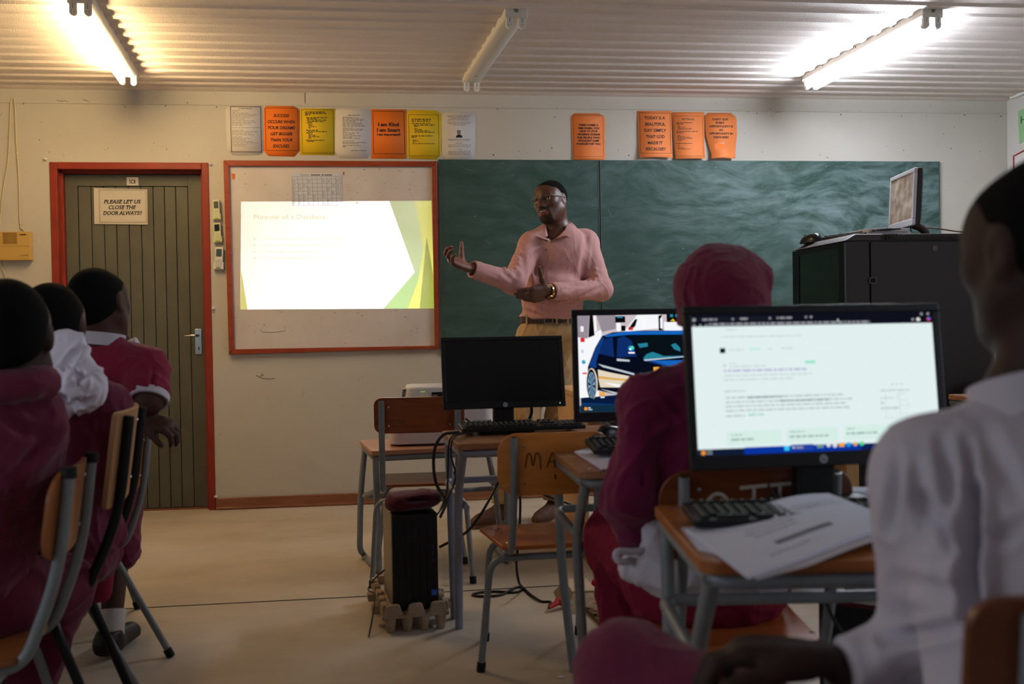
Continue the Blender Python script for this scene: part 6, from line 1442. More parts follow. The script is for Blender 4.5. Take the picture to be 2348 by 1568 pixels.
    MB().lathe([(.019,0),(.019,.007),(.0165,.009)], 28, Mx).build('watch_case', mat('gold_watch', (178,140,84)), wa); MB().lathe([(.0162,.0088),(.0162,.0096)], 28, Mx).build('watch_dial', mat('watch_dial', (30,34,28), .3), wa)
    # ---- shoes
    M_shoe = mat('brown_suede', (84,54,40), .7, bump=(200,.4,.002)); M_sole = mat('tan_sole', (132,108,78), .8)
    for an, dr in ((aR, unit((-.80,-.60,0))), (aL, unit((-.62,-.78,0)))):
        sd = np.array([dr[1],-dr[0],0]); hl = np.array([an[0],an[1],0])-dr*.05
        F = Body(np.minimum(hl,hl+dr*.30)-.09, np.maximum(hl,hl+dr*.30)+np.array([.09,.09,.2]), .0036)
        F.cap(hl+np.array([0,0,.05]), hl+dr*.20+np.array([0,0,.036]), .044, .040, .03); F.cap(hl+dr*.18+np.array([0,0,.036]), hl+dr*.245+np.array([0,0,.032]), .044, .034, .03, n=(0,0,1), sq=.75); F.cap(hl+dr*.03+np.array([0,0,.06]), hl+dr*.035+np.array([0,0,.115]), .048, .046, .03); F.cap(hl+dr*.08+np.array([0,0,.07]), hl+dr*.15+np.array([0,0,.045]), .036, .034, .03)
        F.cut((0,0,.018), (0,0,-1), .003); F.cut((0,0,.135), (0,0,1), .004)
        so = F.build('shoe', M_shoe, tch)
        pl2 = []
        for i in range(28):
            w0 = 2*math.pi*i/28; L = .165+.005*math.cos(w0); p = hl+dr*(.105+L*math.cos(w0)*1.02)+sd*(.045*math.sin(w0)*(1-.12*math.cos(w0)+.1*math.cos(2*w0))); pl2.append((p[0],p[1],.001))
        MB().prism(pl2, (0,0,.022)).build('sole', M_sole, so, bevel=.003)
        la = MB()
        for i in range(4):
            c0 = hl+dr*(.075+i*.024)+np.array([0,0,.112-i*.013]); la.tube([c0-sd*.024-np.array([0,0,.008]), c0+np.array([0,0,.003])+dr*.006, c0+sd*.024-np.array([0,0,.008])], .0024, 6)
        c0 = hl+dr*.07+np.array([0,0,.118])
        for s in (-1,1): la.tube(smooth_path([c0, c0+sd*s*.03+np.array([0,0,.022]), c0+sd*s*.045+np.array([0,0,.0]), c0+dr*.02], 4), .0022, 6)
        la.build('laces', M_blk, so)
teacher()
# ================================================================== THE PUPILS
def flow(pts, k=1.):
    return [npv(p) for p in pts]
def pupil(label, J, hc, face, skin, h=.006, hs=.94, full=False, roll=0., top=None, top_mat=None, sleeve=1., legs_mat=None, bare=0., fold=.006, hands=None, shoes=True, cat='person', hair=True, zone=None, pre=None, seed=0., chestw=.155, leg_r=1., hem=.055, crease=None):
    """J: joint points nb, shL, shR, elL, wrL, elR, wrR, pv, hL, kL, aL, hR, kR, aR (L/R as seen in the picture)"""
    t = thing('person', label, cat, (float(J['pv'][0]), float(J['pv'][1]), 0.))
    J = {k: npv(v) for k, v in J.items()}; hc = npv(hc); R = frame(face)
    if roll:
        c, s = math.cos(roll), math.sin(roll); R = np.stack([R[:,0]*c+R[:,2]*s, R[:,1], -R[:,0]*s+R[:,2]*c], 1)
    al = np.stack(list(J.values())+[hc]); lo, hi = al.min(0)-.2, al.max(0)+.2; lo[2] = max(lo[2], .015)
    ax = unit(J['shR']-J['shL']); mid = (J['shL']+J['shR'])/2; up = unit(mid-J['pv']); sd_ = up; fy = unit(np.cross(up, ax)); up = np.cross(ax, fy); TF = np.stack([ax, fy, up], 1)
    L = np.linalg.norm(mid-J['pv']); ch = mid-sd_*L*.25; bl = mid-sd_*L*.62
    S = Body(lo, hi, h)
    S.ell(ch, (chestw-.022,.080,L*.34), TF, .03); S.ell(bl, (chestw*.9-.02,.080,L*.34), TF, .03); S.ell(J['pv']+up*.03, (chestw*.9,.10,.09), TF, .03)
    S.cap(J['shL'], J['shR'], .05, k=.04); S.cap(J['nb'], ch, .052, .055, .03)
    for a in 'LR':
        S.cap(J['sh'+a], J['el'+a], .045, .037, .03); S.cap(J['el'+a], J['wr'+a], .036, .025, .03)
        S.cap(J['h'+a], J['k'+a], .075, .052, .04); S.cap(J['k'+a], J['a'+a], .05, .034, .03); S.cap(J['pv'], J['h'+a], .09, .08, .04)
    S.cap(hc+R @ np.array([0,-.03,-.05])*hs, J['nb'], .052, .058, .03)
    add_head(S, hc, R, hs, False, True, full)
    if pre: pre(S, J, R)
    for hd in (hands or []): add_hand(S, **hd)
    S.build('body', skin if isinstance(skin, list) else [skin, M_palm], t, zone=zone)
    if hair:
        H = Body(hc-.14, hc+.14, .0045); Q = lambda x, y, z: hc+R @ (np.array([x,y,z])*hs)
        H.ell(Q(0,-.016,.028), np.array([.0795,.1005,.0895])*hs, R, .01); H.ell(Q(0,-.045,-.02), np.array([.066,.066,.06])*hs, R, .03)
        H.ell(Q(0,.045,.032), np.array([.0645,.0525,.0565])*hs, R, .03)
        H.cut(Q(0,.080,.060), R @ np.array([0,.80,-.60]), .008); H.cut(Q(0,.0,-.016), R @ np.array([0,.52,-.85]), .012)
        for s in (-1,1): H.ell(Q(s*.08,.008,-.012), np.array([.022,.034,.040])*hs, R, .004, 'sub')
        H.cut(Q(0,-.05,-.076), R @ np.array([0,.25,-1.]), .01)
        H.build('hair', M_hair, t)
    # upper garment
    G = Body(lo, hi, h)
    G.ell(ch, (chestw+.016,.118,L*.38), TF, .05); G.ell(bl, (chestw+.012,.122,L*.36), TF, .06); G.ell(J['pv']+up*.05, (chestw+.014,.125,.10), TF, .05)
    G.cap(J['shL'], J['shR'], .060, k=.05)
    for a in 'LR':
        G.cap(J['nb']-up*.01, J['sh'+a]+up*.012, .05, .046, .03)
        e, w, s0 = J['el'+a], J['wr'+a], J['sh'+a]
        if sleeve >= 1: G.cap(s0, e, .062, .054, .035); d = unit(w-e); G.cap(e, w-d*.01, .052, .042, .03); G.cut(w-d*.004, d, .004, w-.08, w+.08)
        else:
            q = s0+(e-s0)*sleeve; G.cap(s0, q, .066, .060, .03); d = unit(e-s0); G.cut(q, d, .004, q-.09, q+.09)
    G.cap(J['nb']+up*.045, hc, .056, .062, .008, 'sub')
    G.cut(J['pv']-up*hem, -up, .01)
    if top: top(G, J, TF)
    G.build('top', top_mat, t, fold=folds(fold, 10, (1,1,.8), seed), crease=crease)
    # legs
    K = Body(lo, hi, h)
    K.ell(J['pv']+up*.0, (chestw+.012,.125,.10), TF, .05)
    for a in 'LR':
        K.cap(J['pv'], J['h'+a], .10, .10, .04); K.cap(J['h'+a], J['k'+a], .096*leg_r, .074*leg_r, .04)
        if not bare: K.cap(J['k'+a], J['a'+a]+np.array([0,0,.01]), .072*leg_r, .055, .04)
        else: q = J['k'+a]; K.cap(q, q+(J['a'+a]-q)*bare, .074, .08, .03)
    K.build('trousers' if not bare else 'skirt', legs_mat, t, fold=folds(fold, 9, (1,1,1), seed+3))
    if shoes:
        for a in 'LR':
            an = J['a'+a]; kd = J['k'+a]-J['h'+a]; dr = unit((kd[0], kd[1], 0)); sd = np.array([dr[1],-dr[0],0]); hl = np.array([an[0],an[1],0])-dr*.04
            F = Body(np.minimum(hl,hl+dr*.26)-.08, np.maximum(hl,hl+dr*.26)+np.array([.08,.08,.16]), .006)
            F.cap(hl+np.array([0,0,.046]), hl+dr*.19+np.array([0,0,.034]), .040, .036, .03); F.cap(hl+dr*.03+np.array([0,0,.05]), hl+dr*.03+np.array([0,0,.085]), .042, .040, .03); F.cut((0,0,.016), (0,0,-1), .003); F.cut((0,0,.09), (0,0,1), .004)
            F.build('shoe', mat('black_shoe', (24,22,22), .45), t)
            MB().tube([an+np.array([0,0,-.02]), an+(J['k'+a]-an)*.16], .043, 14).build('sock', mat('white_sock', (200,192,188), .8), t)
    return t
def band(parent, name, c, d, r, w, m, th=.006, n=30):
    """a cuff or hem ring"""
    d = unit(d); a = np.cross(d, (0,0,1.) if abs(d[2]) < .9 else (1.,0,0)); a /= np.linalg.norm(a); b = np.cross(d, a); mb = MB(); c = npv(c)
    prof = [(r,-w/2),(r+th,-w/2),(r+th+.001,w/2),(r,w/2)]
    mb.add([tuple(c+d*z+(a*math.cos(2*math.pi*i/n)+b*math.sin(2*math.pi*i/n))*q) for q, z in prof for i in range(n)], [(j*n+i, j*n+(i+1) % n, ((j+1) % 4)*n+(i+1) % n, ((j+1) % 4)*n+i) for j in range(4) for i in range(n)])
    return mb.build(name, m, parent, bevel=.002)
def P(px, py, Y): return npv(PY(px, py, Y))
def A3(*v): return np.array(v, float)
# --- nearest pupil on the left edge (maroon jacket)
J = dict(nb=P(20,872,2.30), shL=P(-150,985,2.22), shR=P(80,968,2.36), elL=P(-190,1240,2.2), wrL=P(-120,1330,2.45), elR=P(62,1180,2.48), wrR=P(-60,1260,2.62), pv=A3(-1.0,2.36,.48), hL=A3(-1.08,2.34,.47), hR=A3(-.90,2.42,.48), kL=A3(-1.40,2.50,.49), kR=P(138,1345,2.62), aL=A3(-1.42,2.56,.09), aR=A3(-.93,2.62,.09))
def hips(G, J, TF):
    G.cap(P(15,1250,2.16), P(110,1400,2.20), .10, .10, .05)
def collar_roll(G, J, TF):
    c = J['nb']; 
    for i in range(10):
        a0, a1 = 2*math.pi*i/10, 2*math.pi*(i+1)/10
        q = lambda a: c+TF[:,0]*.074*math.cos(a)+TF[:,1]*.07*math.sin(a)+A3(0,0,-.005-.02*math.sin(a))
        G.cap(q(a0), q(a1), .026, k=.03)
    G.cap(P(140,985,2.33), P(50,1060,2.25), .012, .006, .03); G.cap(P(110,1010,2.33), P(10,1120,2.22), .012, .006, .03)
pupil('pupil in a plum-maroon jacket at the left edge, nearest on the left, seen from behind', J, P(20,768,2.31), (-.15,1,.05), M_skin, top_mat=M_maroonp, legs_mat=M_maroont, top=collar_roll, hs=1.06, seed=1., chestw=.165, fold=.006, crease=[(140,985,40,1070,14,.010),(110,1000,10,1110,16,.010),(150,1040,60,1200,16,.008),(0,960,80,1000,14,.008),(20,1100,60,1260,16,.007)])
# --- second pupil, white cloth over the shoulder
J = dict(nb=P(128,835,2.76), shL=P(20,905,2.72), shR=P(238,935,2.78), elL=P(0,1080,2.75), wrL=P(20,1120,2.98), elR=P(232,1130,2.84), wrR=P(150,1120,3.02), pv=A3(-.90,2.76,.50), hL=A3(-.98,2.74,.50), hR=A3(-.84,2.84,.50), kL=A3(-1.30,2.92,.50), kR=A3(-1.10,3.12,.52), aL=A3(-1.32,2.96,.09), aR=A3(-1.12,3.10,.09))
def jacket2(G, J, TF):
    G.cap(P(215,1180,2.80), P(262,1225,2.80), .045, .036, .03); G.cap(P(250,960,2.72), P(205,1090,2.70), .010, .006, .03)
p2 = pupil('pupil with a crumpled white cloth over the shoulders, second from the left edge', J, P(122,745,2.76), (-.05,1,.0), M_skin2, top_mat=M_maroonp, legs_mat=M_maroont, top=jacket2, hs=.95, seed=2., fold=.008)
wc = Body(P(140,860,2.66)-.26, P(140,860,2.66)+.26, .0052)
for a, b, ra, rb in (((150,800),(110,900),.05,.06), ((110,880),(190,905),.055,.05), ((150,800),(205,880),.04,.048), ((160,900),(150,925),.05,.03), ((100,850),(72,882),.03,.016)): wc.cap(P(*a,2.67), P(*b,2.655), ra, rb, .02, n=(0,1,0), sq=.75)
for a, b in (((155,790),(160,870)), ((130,850),(175,905)), ((165,870),(120,910)), ((185,850),(160,890)), ((200,880),(165,920))): wc.cap(P(*a,2.612), P(*b,2.600), .012, .008, .014)
for a, b in (((150,812),(172,862)), ((140,870),(130,915)), ((180,865),(190,905)), ((120,840),(145,880))): wc.cap(P(*a,2.606), P(*b,2.594), .010, .005, .010, 'sub')
wc.build('white_cloth', M_lilacw, p2, fold=folds(.012, 14, (1,1,1), 4.))
MB().tube(smooth_path([P(233,1240,2.86),P(232,1300,2.88),P(225,1370,2.90)],5), [.026]*5+[.036]*5+[.03], 14).build('hanging_sleeve', mat('bright_maroon_cloth', (138,26,56), .85, bump=(500,.2,.0015)), p2)
# --- third pupil: short-sleeved maroon top with white collar and cuffs, arm over the chair back
Y3 = 3.24
wr3 = P(322,962,Y3-.06)
J = dict(nb=P(235,792,Y3), shL=P(160,850,Y3+.02), shR=P(334,845,Y3-.05), elL=P(150,980,Y3+.05), wrL=P(170,960,Y3+.28), elR=P(343,918,Y3-.12), wrR=wr3, pv=A3(-1.06,3.36,.48), hL=A3(-1.13,3.38,.47), hR=A3(-.99,3.40,.47), kL=A3(-1.22,3.72,.48), kR=A3(-.945,3.66,.47), aL=A3(-1.2,3.64,.09), aR=A3(-.935,3.47,.085))
top3 = None
hd3 = dict(w=P(330,966,Y3-.10), d=(.80,-.30,-.12), n=(.1,.35,-.93), side=-1, sc=.92, curl=((30,50,30),(36,48,30),(44,50,30),(50,50,30)), spread=(8,2,-4,-8), thumb=(.75,.45,.40))
p3 = pupil('pupil in a short-sleeved maroon top with white cuffs, one arm over the chair back', J, P(228,697,Y3), (.27,.96,.06), M_skin2, h=.005, full=True, roll=math.radians(6), top_mat=M_maroon, legs_mat=M_maroont, sleeve=.90, bare=.35, top=top3, hands=[hd3], hs=.97, seed=5., chestw=.132, leg_r=.86, crease=[(352,845,342,930,5,.008),(300,878,345,900,4,.005),(288,905,340,925,4,.005),(300,930,335,945,4,.004),(270,955,330,965,5,.005)])
q = npv(J['shR'])+(npv(J['elR'])-npv(J['shR']))*.92; band(p3, 'sleeve_cuff', q-A3(0,0,.0), npv(J['elR'])-npv(J['shR'])+A3(-.03,0,0), .050, .024, M_shirtw, .009)
band(p3, 'shirt_collar', npv(P(229,779,Y3)), (.10,.10,1), .066, .040, M_shirtw, .008)
MB().grid(lambda u, v: PY(286+u*34, 1108-v*14-u*18+math.sin(u*3)*3, Y3-.20+.02*v), 8, 2).build('shirt_hem', M_shirtw, p3, solid=.004)
ck = thing('chalk_piece', 'small white piece of chalk in the hand resting on the chair back', 'chalk', (PY(368,975,Y3-.12).x, Y3-.12, PY(368,975,Y3-.12).z))
MB().tube([PY(362,974,Y3-.125), PY(374,976,Y3-.135)], .008, 10).build('chalk', mat('chalk_white', (224,222,222), .8), ck, bevel=.0015)
# --- fourth pupil, hidden behind the third: hand propping the chin
Y4 = 3.84
J = dict(nb=P(215,785,Y4), shL=P(130,830,Y4), shR=P(300,835,Y4), elL=P(120,960,Y4+.05), wrL=P(160,980,Y4+.25), elR=P(318,905,Y4+.12), wrR=P(284,782,Y4+.10), pv=A3(-1.12,3.86,.49), hL=A3(-1.19,3.88,.49), hR=A3(-1.05,3.92,.49), kL=A3(-1.40,4.15,.50), kR=A3(-1.22,4.25,.50), aL=A3(-1.40,4.18,.09), aR=A3(-1.24,4.28,.09))
p4 = pupil('pupil mostly hidden behind the short-sleeved one, maroon sleeve raised to the chin', J, P(204,716,Y4), (.25,.95,0), M_skin, top_mat=M_maroon, legs_mat=M_maroont, hs=.95, seed=6., hands=[dict(w=P(283,778,Y4+.10), d=(-.35,.1,.9), n=(-.8,.2,-.5), side=1, sc=.9, curl=((50,60,30),)*4)])
band(p4, 'shirt_cuff', P(304,797,Y4+.06), (.9,.0,.35), .012, .05, M_shirtw, .020)
# --- pupil in the knitted hat at the car-picture monitor
YB_ = 2.19
J = dict(nb=P(1655,835,YB_), shL=P(1490,925,YB_-.02), shR=P(1800,930,YB_), elL=P(1438,1150,YB_-.02), wrL=P(1475,1240,YB_+.16), elR=P(1845,1150,YB_), wrR=P(1790,1130,YB_+.24), pv=A3(.735,2.22,.475), hL=A3(.655,2.25,.485), hR=A3(.815,2.25,.485), kL=A3(.615,2.66,.50), kR=A3(.86,2.68,.50), aL=A3(.64,2.66,.09), aR=A3(.86,2.70,.09))
def hoodie(G, J, TF):
    G.cap(P(1655,850,YB_-.05), P(1655,905,YB_-.08), .075, .06, .04)                       # folded hood at the nape
    G.cap(P(1470,960,YB_-.06), P(1440,1150,YB_-.06), .030, .030, .04); G.cap(P(1445,1120,YB_-.05), P(1458,1235,YB_-.0), .050, .042, .03)
    G.cap(P(1500,980,YB_-.10), P(1462,1130,YB_-.09), .006, .004, .015, 'sub')
hat_hands = [dict(w=J['wrL']+A3(.01,.03,-.01), d=(.35,.9,-.15), n=(0,-.2,-1), side=1, sc=.9)]
pb = pupil('pupil in a maroon knitted hat and hooded top, working at the car-picture monitor', J, P(1658,700,YB_), (.02,1,.05), M_skin, top_mat=mat('plum_hoodie', (116,28,66), .9, spec=.15, var=(6,.5,(100,24,56)), bump=(450,.25,.0015), sheen=.2), legs_mat=mat('dark_maroon_trouser', (120,26,50), .85, spec=.15, bump=(450,.2,.0015)), hair=False, hs=.98, hands=hat_hands, seed=7., fold=.009, top=hoodie, leg_r=1.12, chestw=.165, hem=-.10)
hcB = P(1658,700,YB_); HT = Body(hcB-.2, hcB+.2, .0048)
HT.ell(P(1652,668,YB_-.01), (.096,.108,.092)); HT.cap(P(1690,615,YB_), P(1735,632,YB_), .042, .034, .05); HT.cap(P(1590,650,YB_), P(1625,612,YB_), .032, .040, .05); HT.ell(P(1660,700,YB_), (.100,.110,.05), None, .03); HT.ell(P(1750,652,YB_), (.012,.03,.02), None, .02)
HT.cut(P(1658,748,YB_), (0,.12,-1), .01); HT.cap(P(1566,650,YB_-.05), P(1590,740,YB_-.06), .004, .003, .012, 'sub')
HT.build('knitted_hat', mat('maroon_wool', (116,28,58), .95, spec=.1, bump=(260,.8,.004), sheen=.3), pb, fold=folds(.004, 16))
band(pb, 'hat_rim', P(1660,728,YB_), (0,-.12,1), .098, .036, mat('maroon_wool', (116,28,58)), .008)
# white shirt showing below the hooded top, with a loose tail on the left
SH = Body(P(1640,1330,YB_)-.30, P(1640,1330,YB_)+.30, .0056)
SH.ell(P(1640,1300,YB_-.0), (.196,.142,.085), None, .03); SH.cap(P(1455,1300,YB_-.07), P(1540,1320,YB_-.13), .032, .036, .03); SH.cap(P(1490,1190,YB_-.05), P(1505,1290,YB_-.10), .022, .034, .03); SH.cut((.7,2.05,.478), (0,0,-1), .006)
for a, b in (((1470,1275),(1520,1330)), ((1460,1290),(1500,1345)), ((1490,1260),(1560,1330)), ((1560,1350),(1780,1330))): SH.cap(P(*a,YB_-.16), P(*b,YB_-.16), .008, .005, .012, 'sub')
SH.build('shirt_tail', M_shirtw, pb, fold=folds(.006, 12, seed=9.))
lp = MB(); lp.tube(smooth_path([P(1452,1285,YB_-.10), P(1425,1288,YB_-.12), P(1412,1275,YB_-.12), P(1420,1264,YB_-.12), P(1450,1265,YB_-.11), P(1475,1262,YB_-.10)], 5), .008, 8); lp.build('shirt_loop', M_shirtw, pb)
# --- white-shirted pupil at the right edge, hand on the knee
YR = 1.15
wrR_ = P(1930,1535,1.25)
J = dict(nb=P(2375,915,YR), shL=P(2142,1085,YR+.02), shR=P(2620,1085,YR-.10), elL=P(2143,1480,YR+.10), wrL=wrR_, elR=P(2720,1440,YR-.10), wrR=P(2500,1500,YR+.25), pv=A3(.775,1.0,.50), hL=A3(.69,1.08,.45), hR=A3(.87,1.08,.45), kL=P(1440,1545,1.47), kR=A3(.98,1.5,.56), aL=A3(.33,1.52,.09), aR=A3(.98,1.46,.09))
hdR = dict(w=P(1888,1512,1.25), d=(-.90,.32,.06), n=(-.10,-.10,-.98), side=1, sc=1.16, curl=((22,40,24),(26,42,24),(30,44,26),(32,44,28)), spread=(8,2,-4,-10), thumb=(.7,.5,.25))
def shirtR(G, J, TF):
    s0, e0 = npv(J['shL']), npv(J['elL'])
    G.cap(s0+A3(-.0,0,-.02), e0+A3(0,0,.03), .068, .060, .04)
    G.cap(P(2030,1500,YR+.06), P(2200,1470,YR+.04), .012, .010, .03)
pr = pupil('pupil in a white school shirt at the right edge, hand resting on a raised knee', J, P(2400,575,YR), (-.16,1,-.04), M_skin, h=.0052, full=True, top_mat=M_shirtw, legs_mat=M_maroonp, hands=[hdR], hs=1.02, seed=11., fold=.003, top=shirtR, chestw=.150, leg_r=1.0,
    crease=[(2232,1120,2236,1420,17,.050),(2120,1140,2240,1330,16,.014),(2062,1050,2044,1220,13,.012),(2100,1060,2130,1240,15,.010),(2160,1010,2200,1190,16,.012),(2215,1010,2240,1180,14,.012),(2030,1470,2230,1430,15,.012),(2060,1330,2220,1370,18,.008),(2260,1000,2330,1130,22,.008),(2250,1250,2348,1200,20,.006)])
cR = npv(J['nb']); 
band(pr, 'shirt_collar', cR+A3(0,0,.0), (-.05,.30,1), .066, .050, M_shirtw, .010)
# ================================================================== PAPERS, CABLES AND SMALL THINGS (needs Body: run after the figure engine)
def small_things():
    # -- stack of printed pages on the foreground desk
    A, B_, C_, D = npv(PZ(1572,1211,.722)), npv(PZ(1716,1321,.721)), npv(PZ(2075,1210,.735)), npv(PZ(1900,1128,.760))
    def surf(u, v, dz=0.):
        p = (A*(1-v)+B_*v)*(1-u)+(D*(1-v)+C_*v)*u
        return Vector((p[0], p[1], max(.7165, .7225+.010*u+.030*math.sin(min(1, u*1.02)*math.pi*.62)**2*(1-.55*v)+dz)))
    t = thing('paper_stack', 'curling stack of printed white pages on the foreground desk', 'papers', (surf(.5,.5).x, surf(.5,.5).y, .716))
    def leafs(off, dz0, dz1, m, nm, su=1., sv=(0.,1.)):
        mb = MB(); N = 18
        top = lambda u, v: surf(u*su+off, sv[0]+(sv[1]-sv[0])*v, dz1); bot = lambda u, v: surf(u*su+off, sv[0]+(sv[1]-sv[0])*v, dz0)
        mb.grid(top, N, 6); mb.grid(bot, N, 6)
        for k in range(2):
            mb.grid(lambda u, v, k=k: bot(u, k)*(1-v)+top(u, k)*v, N, 1); mb.grid(lambda u, v, k=k: bot(k, u)*(1-v)+top(k, u)*v, 6, 1)
        return mb.build(nm, m, t, merge=True, angle=50)
    pg = mat('bluish_page', (206,204,220), .7)
    leafs(.0, -.006, -.0005, pg, 'top_pages'); leafs(.035, -.014, -.0065, mat('cream_page', (200,188,188), .7), 'lower_pages', .965, (.02,1.035))
    q = MB(); rnd = random.Random(4)
    def quad(u0, v0, u1, v1, m):
        q.add([tuple(surf(u, v, .0002)) for u, v in ((u0,v0),(u1,v0),(u1,v1),(u0,v1))], [(0,1,2,3)], m)
    for i in range(8): quad(.30+i*.045, .66, .345+i*.045, .72, 0)
    for r, (v, a, b) in enumerate(((.35,.25,.62),(.42,.22,.55),(.49,.25,.50),(.28,.5,.75),(.22,.62,.9),(.30,.68,.92),(.82,.2,.45))):
        u = a
        while u < b: w = rnd.uniform(.015,.05); quad(u, v, u+w, v+.018, 1); u += w+.012
    q.build('small_print', [mat('print_bar', (120,118,130), .8), mat('faint_print', (178,176,192), .8)], t, flat=True, normals=False)
    t2 = thing('paper_sheet', 'loose white sheet sticking out under the page stack on the foreground desk', 'paper', M=Matrix.Translation(PZ(1600,1240,.716)))
    MB().prism([PZ(1562,1211,.7162), PZ(1602,1262,.7162), PZ(1660,1276,.7162), PZ(1690,1262,.7162), PZ(1640,1205,.7162)], (0,0,.0012)).build('sheet', pg, t2)
    t3 = thing('paper_sheet', 'white sheet with thick black strokes behind the page stack on the foreground desk', 'paper', M=Matrix.Translation(PZ(1960,1145,.716)))
    MB().prism([PZ(1880,1119,.7163), PZ(2120,1116,.7163), PZ(2130,1185,.7163), PZ(1885,1180,.7163)], (0,0,.0014)).build('sheet', mat('blue_white_page', (196,204,218), .6), t3)
    q = MB()
    for pts in ([(1947,1130),(1975,1147),(2000,1155),(2004,1146),(1990,1135),(1972,1128),(1950,1128)], [(1985,1128),(1998,1126),(2010,1132)], [(1928,1129),(1936,1132)], [(2000,1155),(2025,1162)], [(2015,1130),(2040,1140),(2060,1152)]): q.tube([PZ(x, y, .7182) for x, y in pts], .0045, 6)
    q.shift(lambda p: Vector((p.x, p.y, .7181+(p.z-.7182)*.15))); q.build('black_strokes', M_ink, t3)
    # -- papers on the desk with the car-picture monitor
    t4 = thing('paper_stack', 'white and pink papers at the left end of the desk under the car-picture monitor', 'papers', M=Matrix.Translation(PZ(1370,1050,.7005)))
    pp = [(1317,1037),(1421,1012),(1470,1040),(1440,1074),(1379,1077)]
    MB().prism([PZ(x-1, y+2, .7008) for x, y in pp], (0,0,.004)).build('lower_sheets', mat('pink_page', (206,166,180), .7), t4, bevel=.001)
    MB().prism([PZ(x, y, .7052) for x, y in pp], (0,0,.004)).build('upper_sheets', pg, t4, bevel=.001)
    # -- maroon berets and the crumpled cloth
    M_beret = mat('maroon_felt', (90,22,40), .95, spec=.1, var=(9,.6,(74,16,32)), bump=(300,.5,.002), sheen=.25)
    def beret(label, c, s, rz=0., dent=True):
        t = thing('beret', label, 'hat', (c[0], c[1], c[2])); c = npv(c); Bd = Body(c-.16, c+.16, .0042)
        Rz = np.array(Matrix.Rotation(rz, 3, 'Z'))
        Bd.ell(c+Rz @ (A3_(0,0,.034)*s), np.array([.092,.078,.034])*s, Rz, .02); Bd.ell(c+Rz @ (A3_(-.055,-.01,.026)*s), np.array([.046,.055,.030])*s, Rz, .03); Bd.ell(c+Rz @ (A3_(.055,.0,.042)*s), np.array([.046,.05,.024])*s, Rz, .03)
        if dent:
            Bd.cap(c+Rz @ (A3_(-.060,-.085,.030)*s), c+Rz @ (A3_(.065,-.085,.046)*s), .007*s, .005*s, .006, 'sub'); Bd.ell(c+Rz @ (A3_(.015,-.075,.042)*s), np.array([.048,.045,.010])*s, Rz, .012, 'sub')
        Bd.cut((0,0,c[2]+.001), (0,0,-1), .004)
        Bd.build('felt_body', M_beret, t, fold=folds(.0025, 13, seed=c[0]*9)); return t
    A3_ = lambda *v: np.array(v, float)
    beret('maroon beret lying on top of the black tower computer', (.086,3.665,.417), 1.0, math.radians(4))
    beret('dark maroon beret behind the crumpled cloth on the folder at lower right', (1.17,2.44,.4355), .62, .5, False)
    cc = PY(1985,1372,2.24); cl = thing('cloth', 'crumpled white cloth on the folder at the lower right', 'cloth', (cc.x, cc.y, .436))
    Bc = Body(npv((cc.x-.15,cc.y-.15,.42)), npv((cc.x+.2,cc.y+.2,.58)), .004); o = npv((cc.x,cc.y,.436))
    for v, r in ((A3_(0,0,.02), (.06,.05,.028)), (A3_(.035,.01,.035), (.045,.04,.03)), (A3_(-.03,-.01,.015), (.04,.045,.02)), (A3_(.05,-.03,.015), (.04,.03,.018))): Bc.ell(o+v*.62, np.array(r)*.62, None, .012)
    for a, b in ((A3_(-.02,-.04,.05), A3_(.05,.02,.07)), (A3_(.0,.0,.055), A3_(.03,-.05,.03)), (A3_(.04,.0,.06), A3_(.06,.01,.10))): Bc.cap(o+a*.62, o+b*.62, .007, .004, .010)
    Bc.cut((0,0,.437), (0,0,-1), .003); Bc.build('crumpled_cloth', mat('grey_white_cloth', (176,172,184), .85), cl, fold=folds(.012, 26))
    # -- floor socket box, plugs, broken trunking
    so = thing('floor_socket_box', 'raw board socket box on the floor between the front chairs', 'socket box', (.735,3.82,0))
    M_raw = mat('raw_board', (156,134,108), .9, var=(60,.7,(120,100,78)), bump=(150,.6,.003)); b0 = [(.645,3.66),(.835,3.66),(.825,3.98),(.655,3.98)]; b1 = [(.695,3.76),(.785,3.76),(.785,3.95),(.695,3.95)]
    MB().add([(x,y,.001) for x,y in b0]+[(x,y,.052) for x,y in b1], [(0,1,2,3),(4,5,6,7),(0,1,5,4),(1,2,6,5),(2,3,7,6),(3,0,4,7)]).build('box_body', M_raw, so, bevel=.002)
    MB().prism([(.693,3.762,.0525),(.787,3.762,.0525),(.787,3.952,.0525),(.693,3.952,.0525)], (0,0,.006)).build('lid', mat('light_raw_board', (188,166,138), .8), so, bevel=.001)
    M_plug = mat('red_plug', (186,24,40), .4)
    def plug(label, p, d):
        d = Vector(d).normalized(); t = thing('power_plug', label, 'plug', tuple(p), group='red power plugs')
        Mx = Matrix.Translation(Vector(p)) @ d.to_track_quat('Y','Z').to_matrix().to_4x4()
        MB().box((0,.025,0), (.028,.05,.024), Mx).build('plug_body', M_plug, t, bevel=.004)
        MB().tube([Mx @ Vector((0,.05,0)), Mx @ Vector((0,.07,-.001)), Mx @ Vector((0,.10,-.004))], [.012,.010,.006], 10).build('strain_relief', M_plug, t); return Mx @ Vector((0,.10,-.004))
    e1 = plug('red power plug in the left side of the floor socket box', (.668,3.76,.034), (-.75,-.62,-.12)); e2 = plug('red power plug hanging on the right side of the floor socket box', (.81,3.92,.050), (.55,-.8,-.22))
    tk = thing('broken_trunking', 'broken brown floor trunking with torn edges in front of the socket box', 'trunking', (.75,3.55,0)); M_tk = mat('torn_brown_board', (104,78,50), .9, var=(50,.7,(70,50,32)), bump=(150,.6,.003))
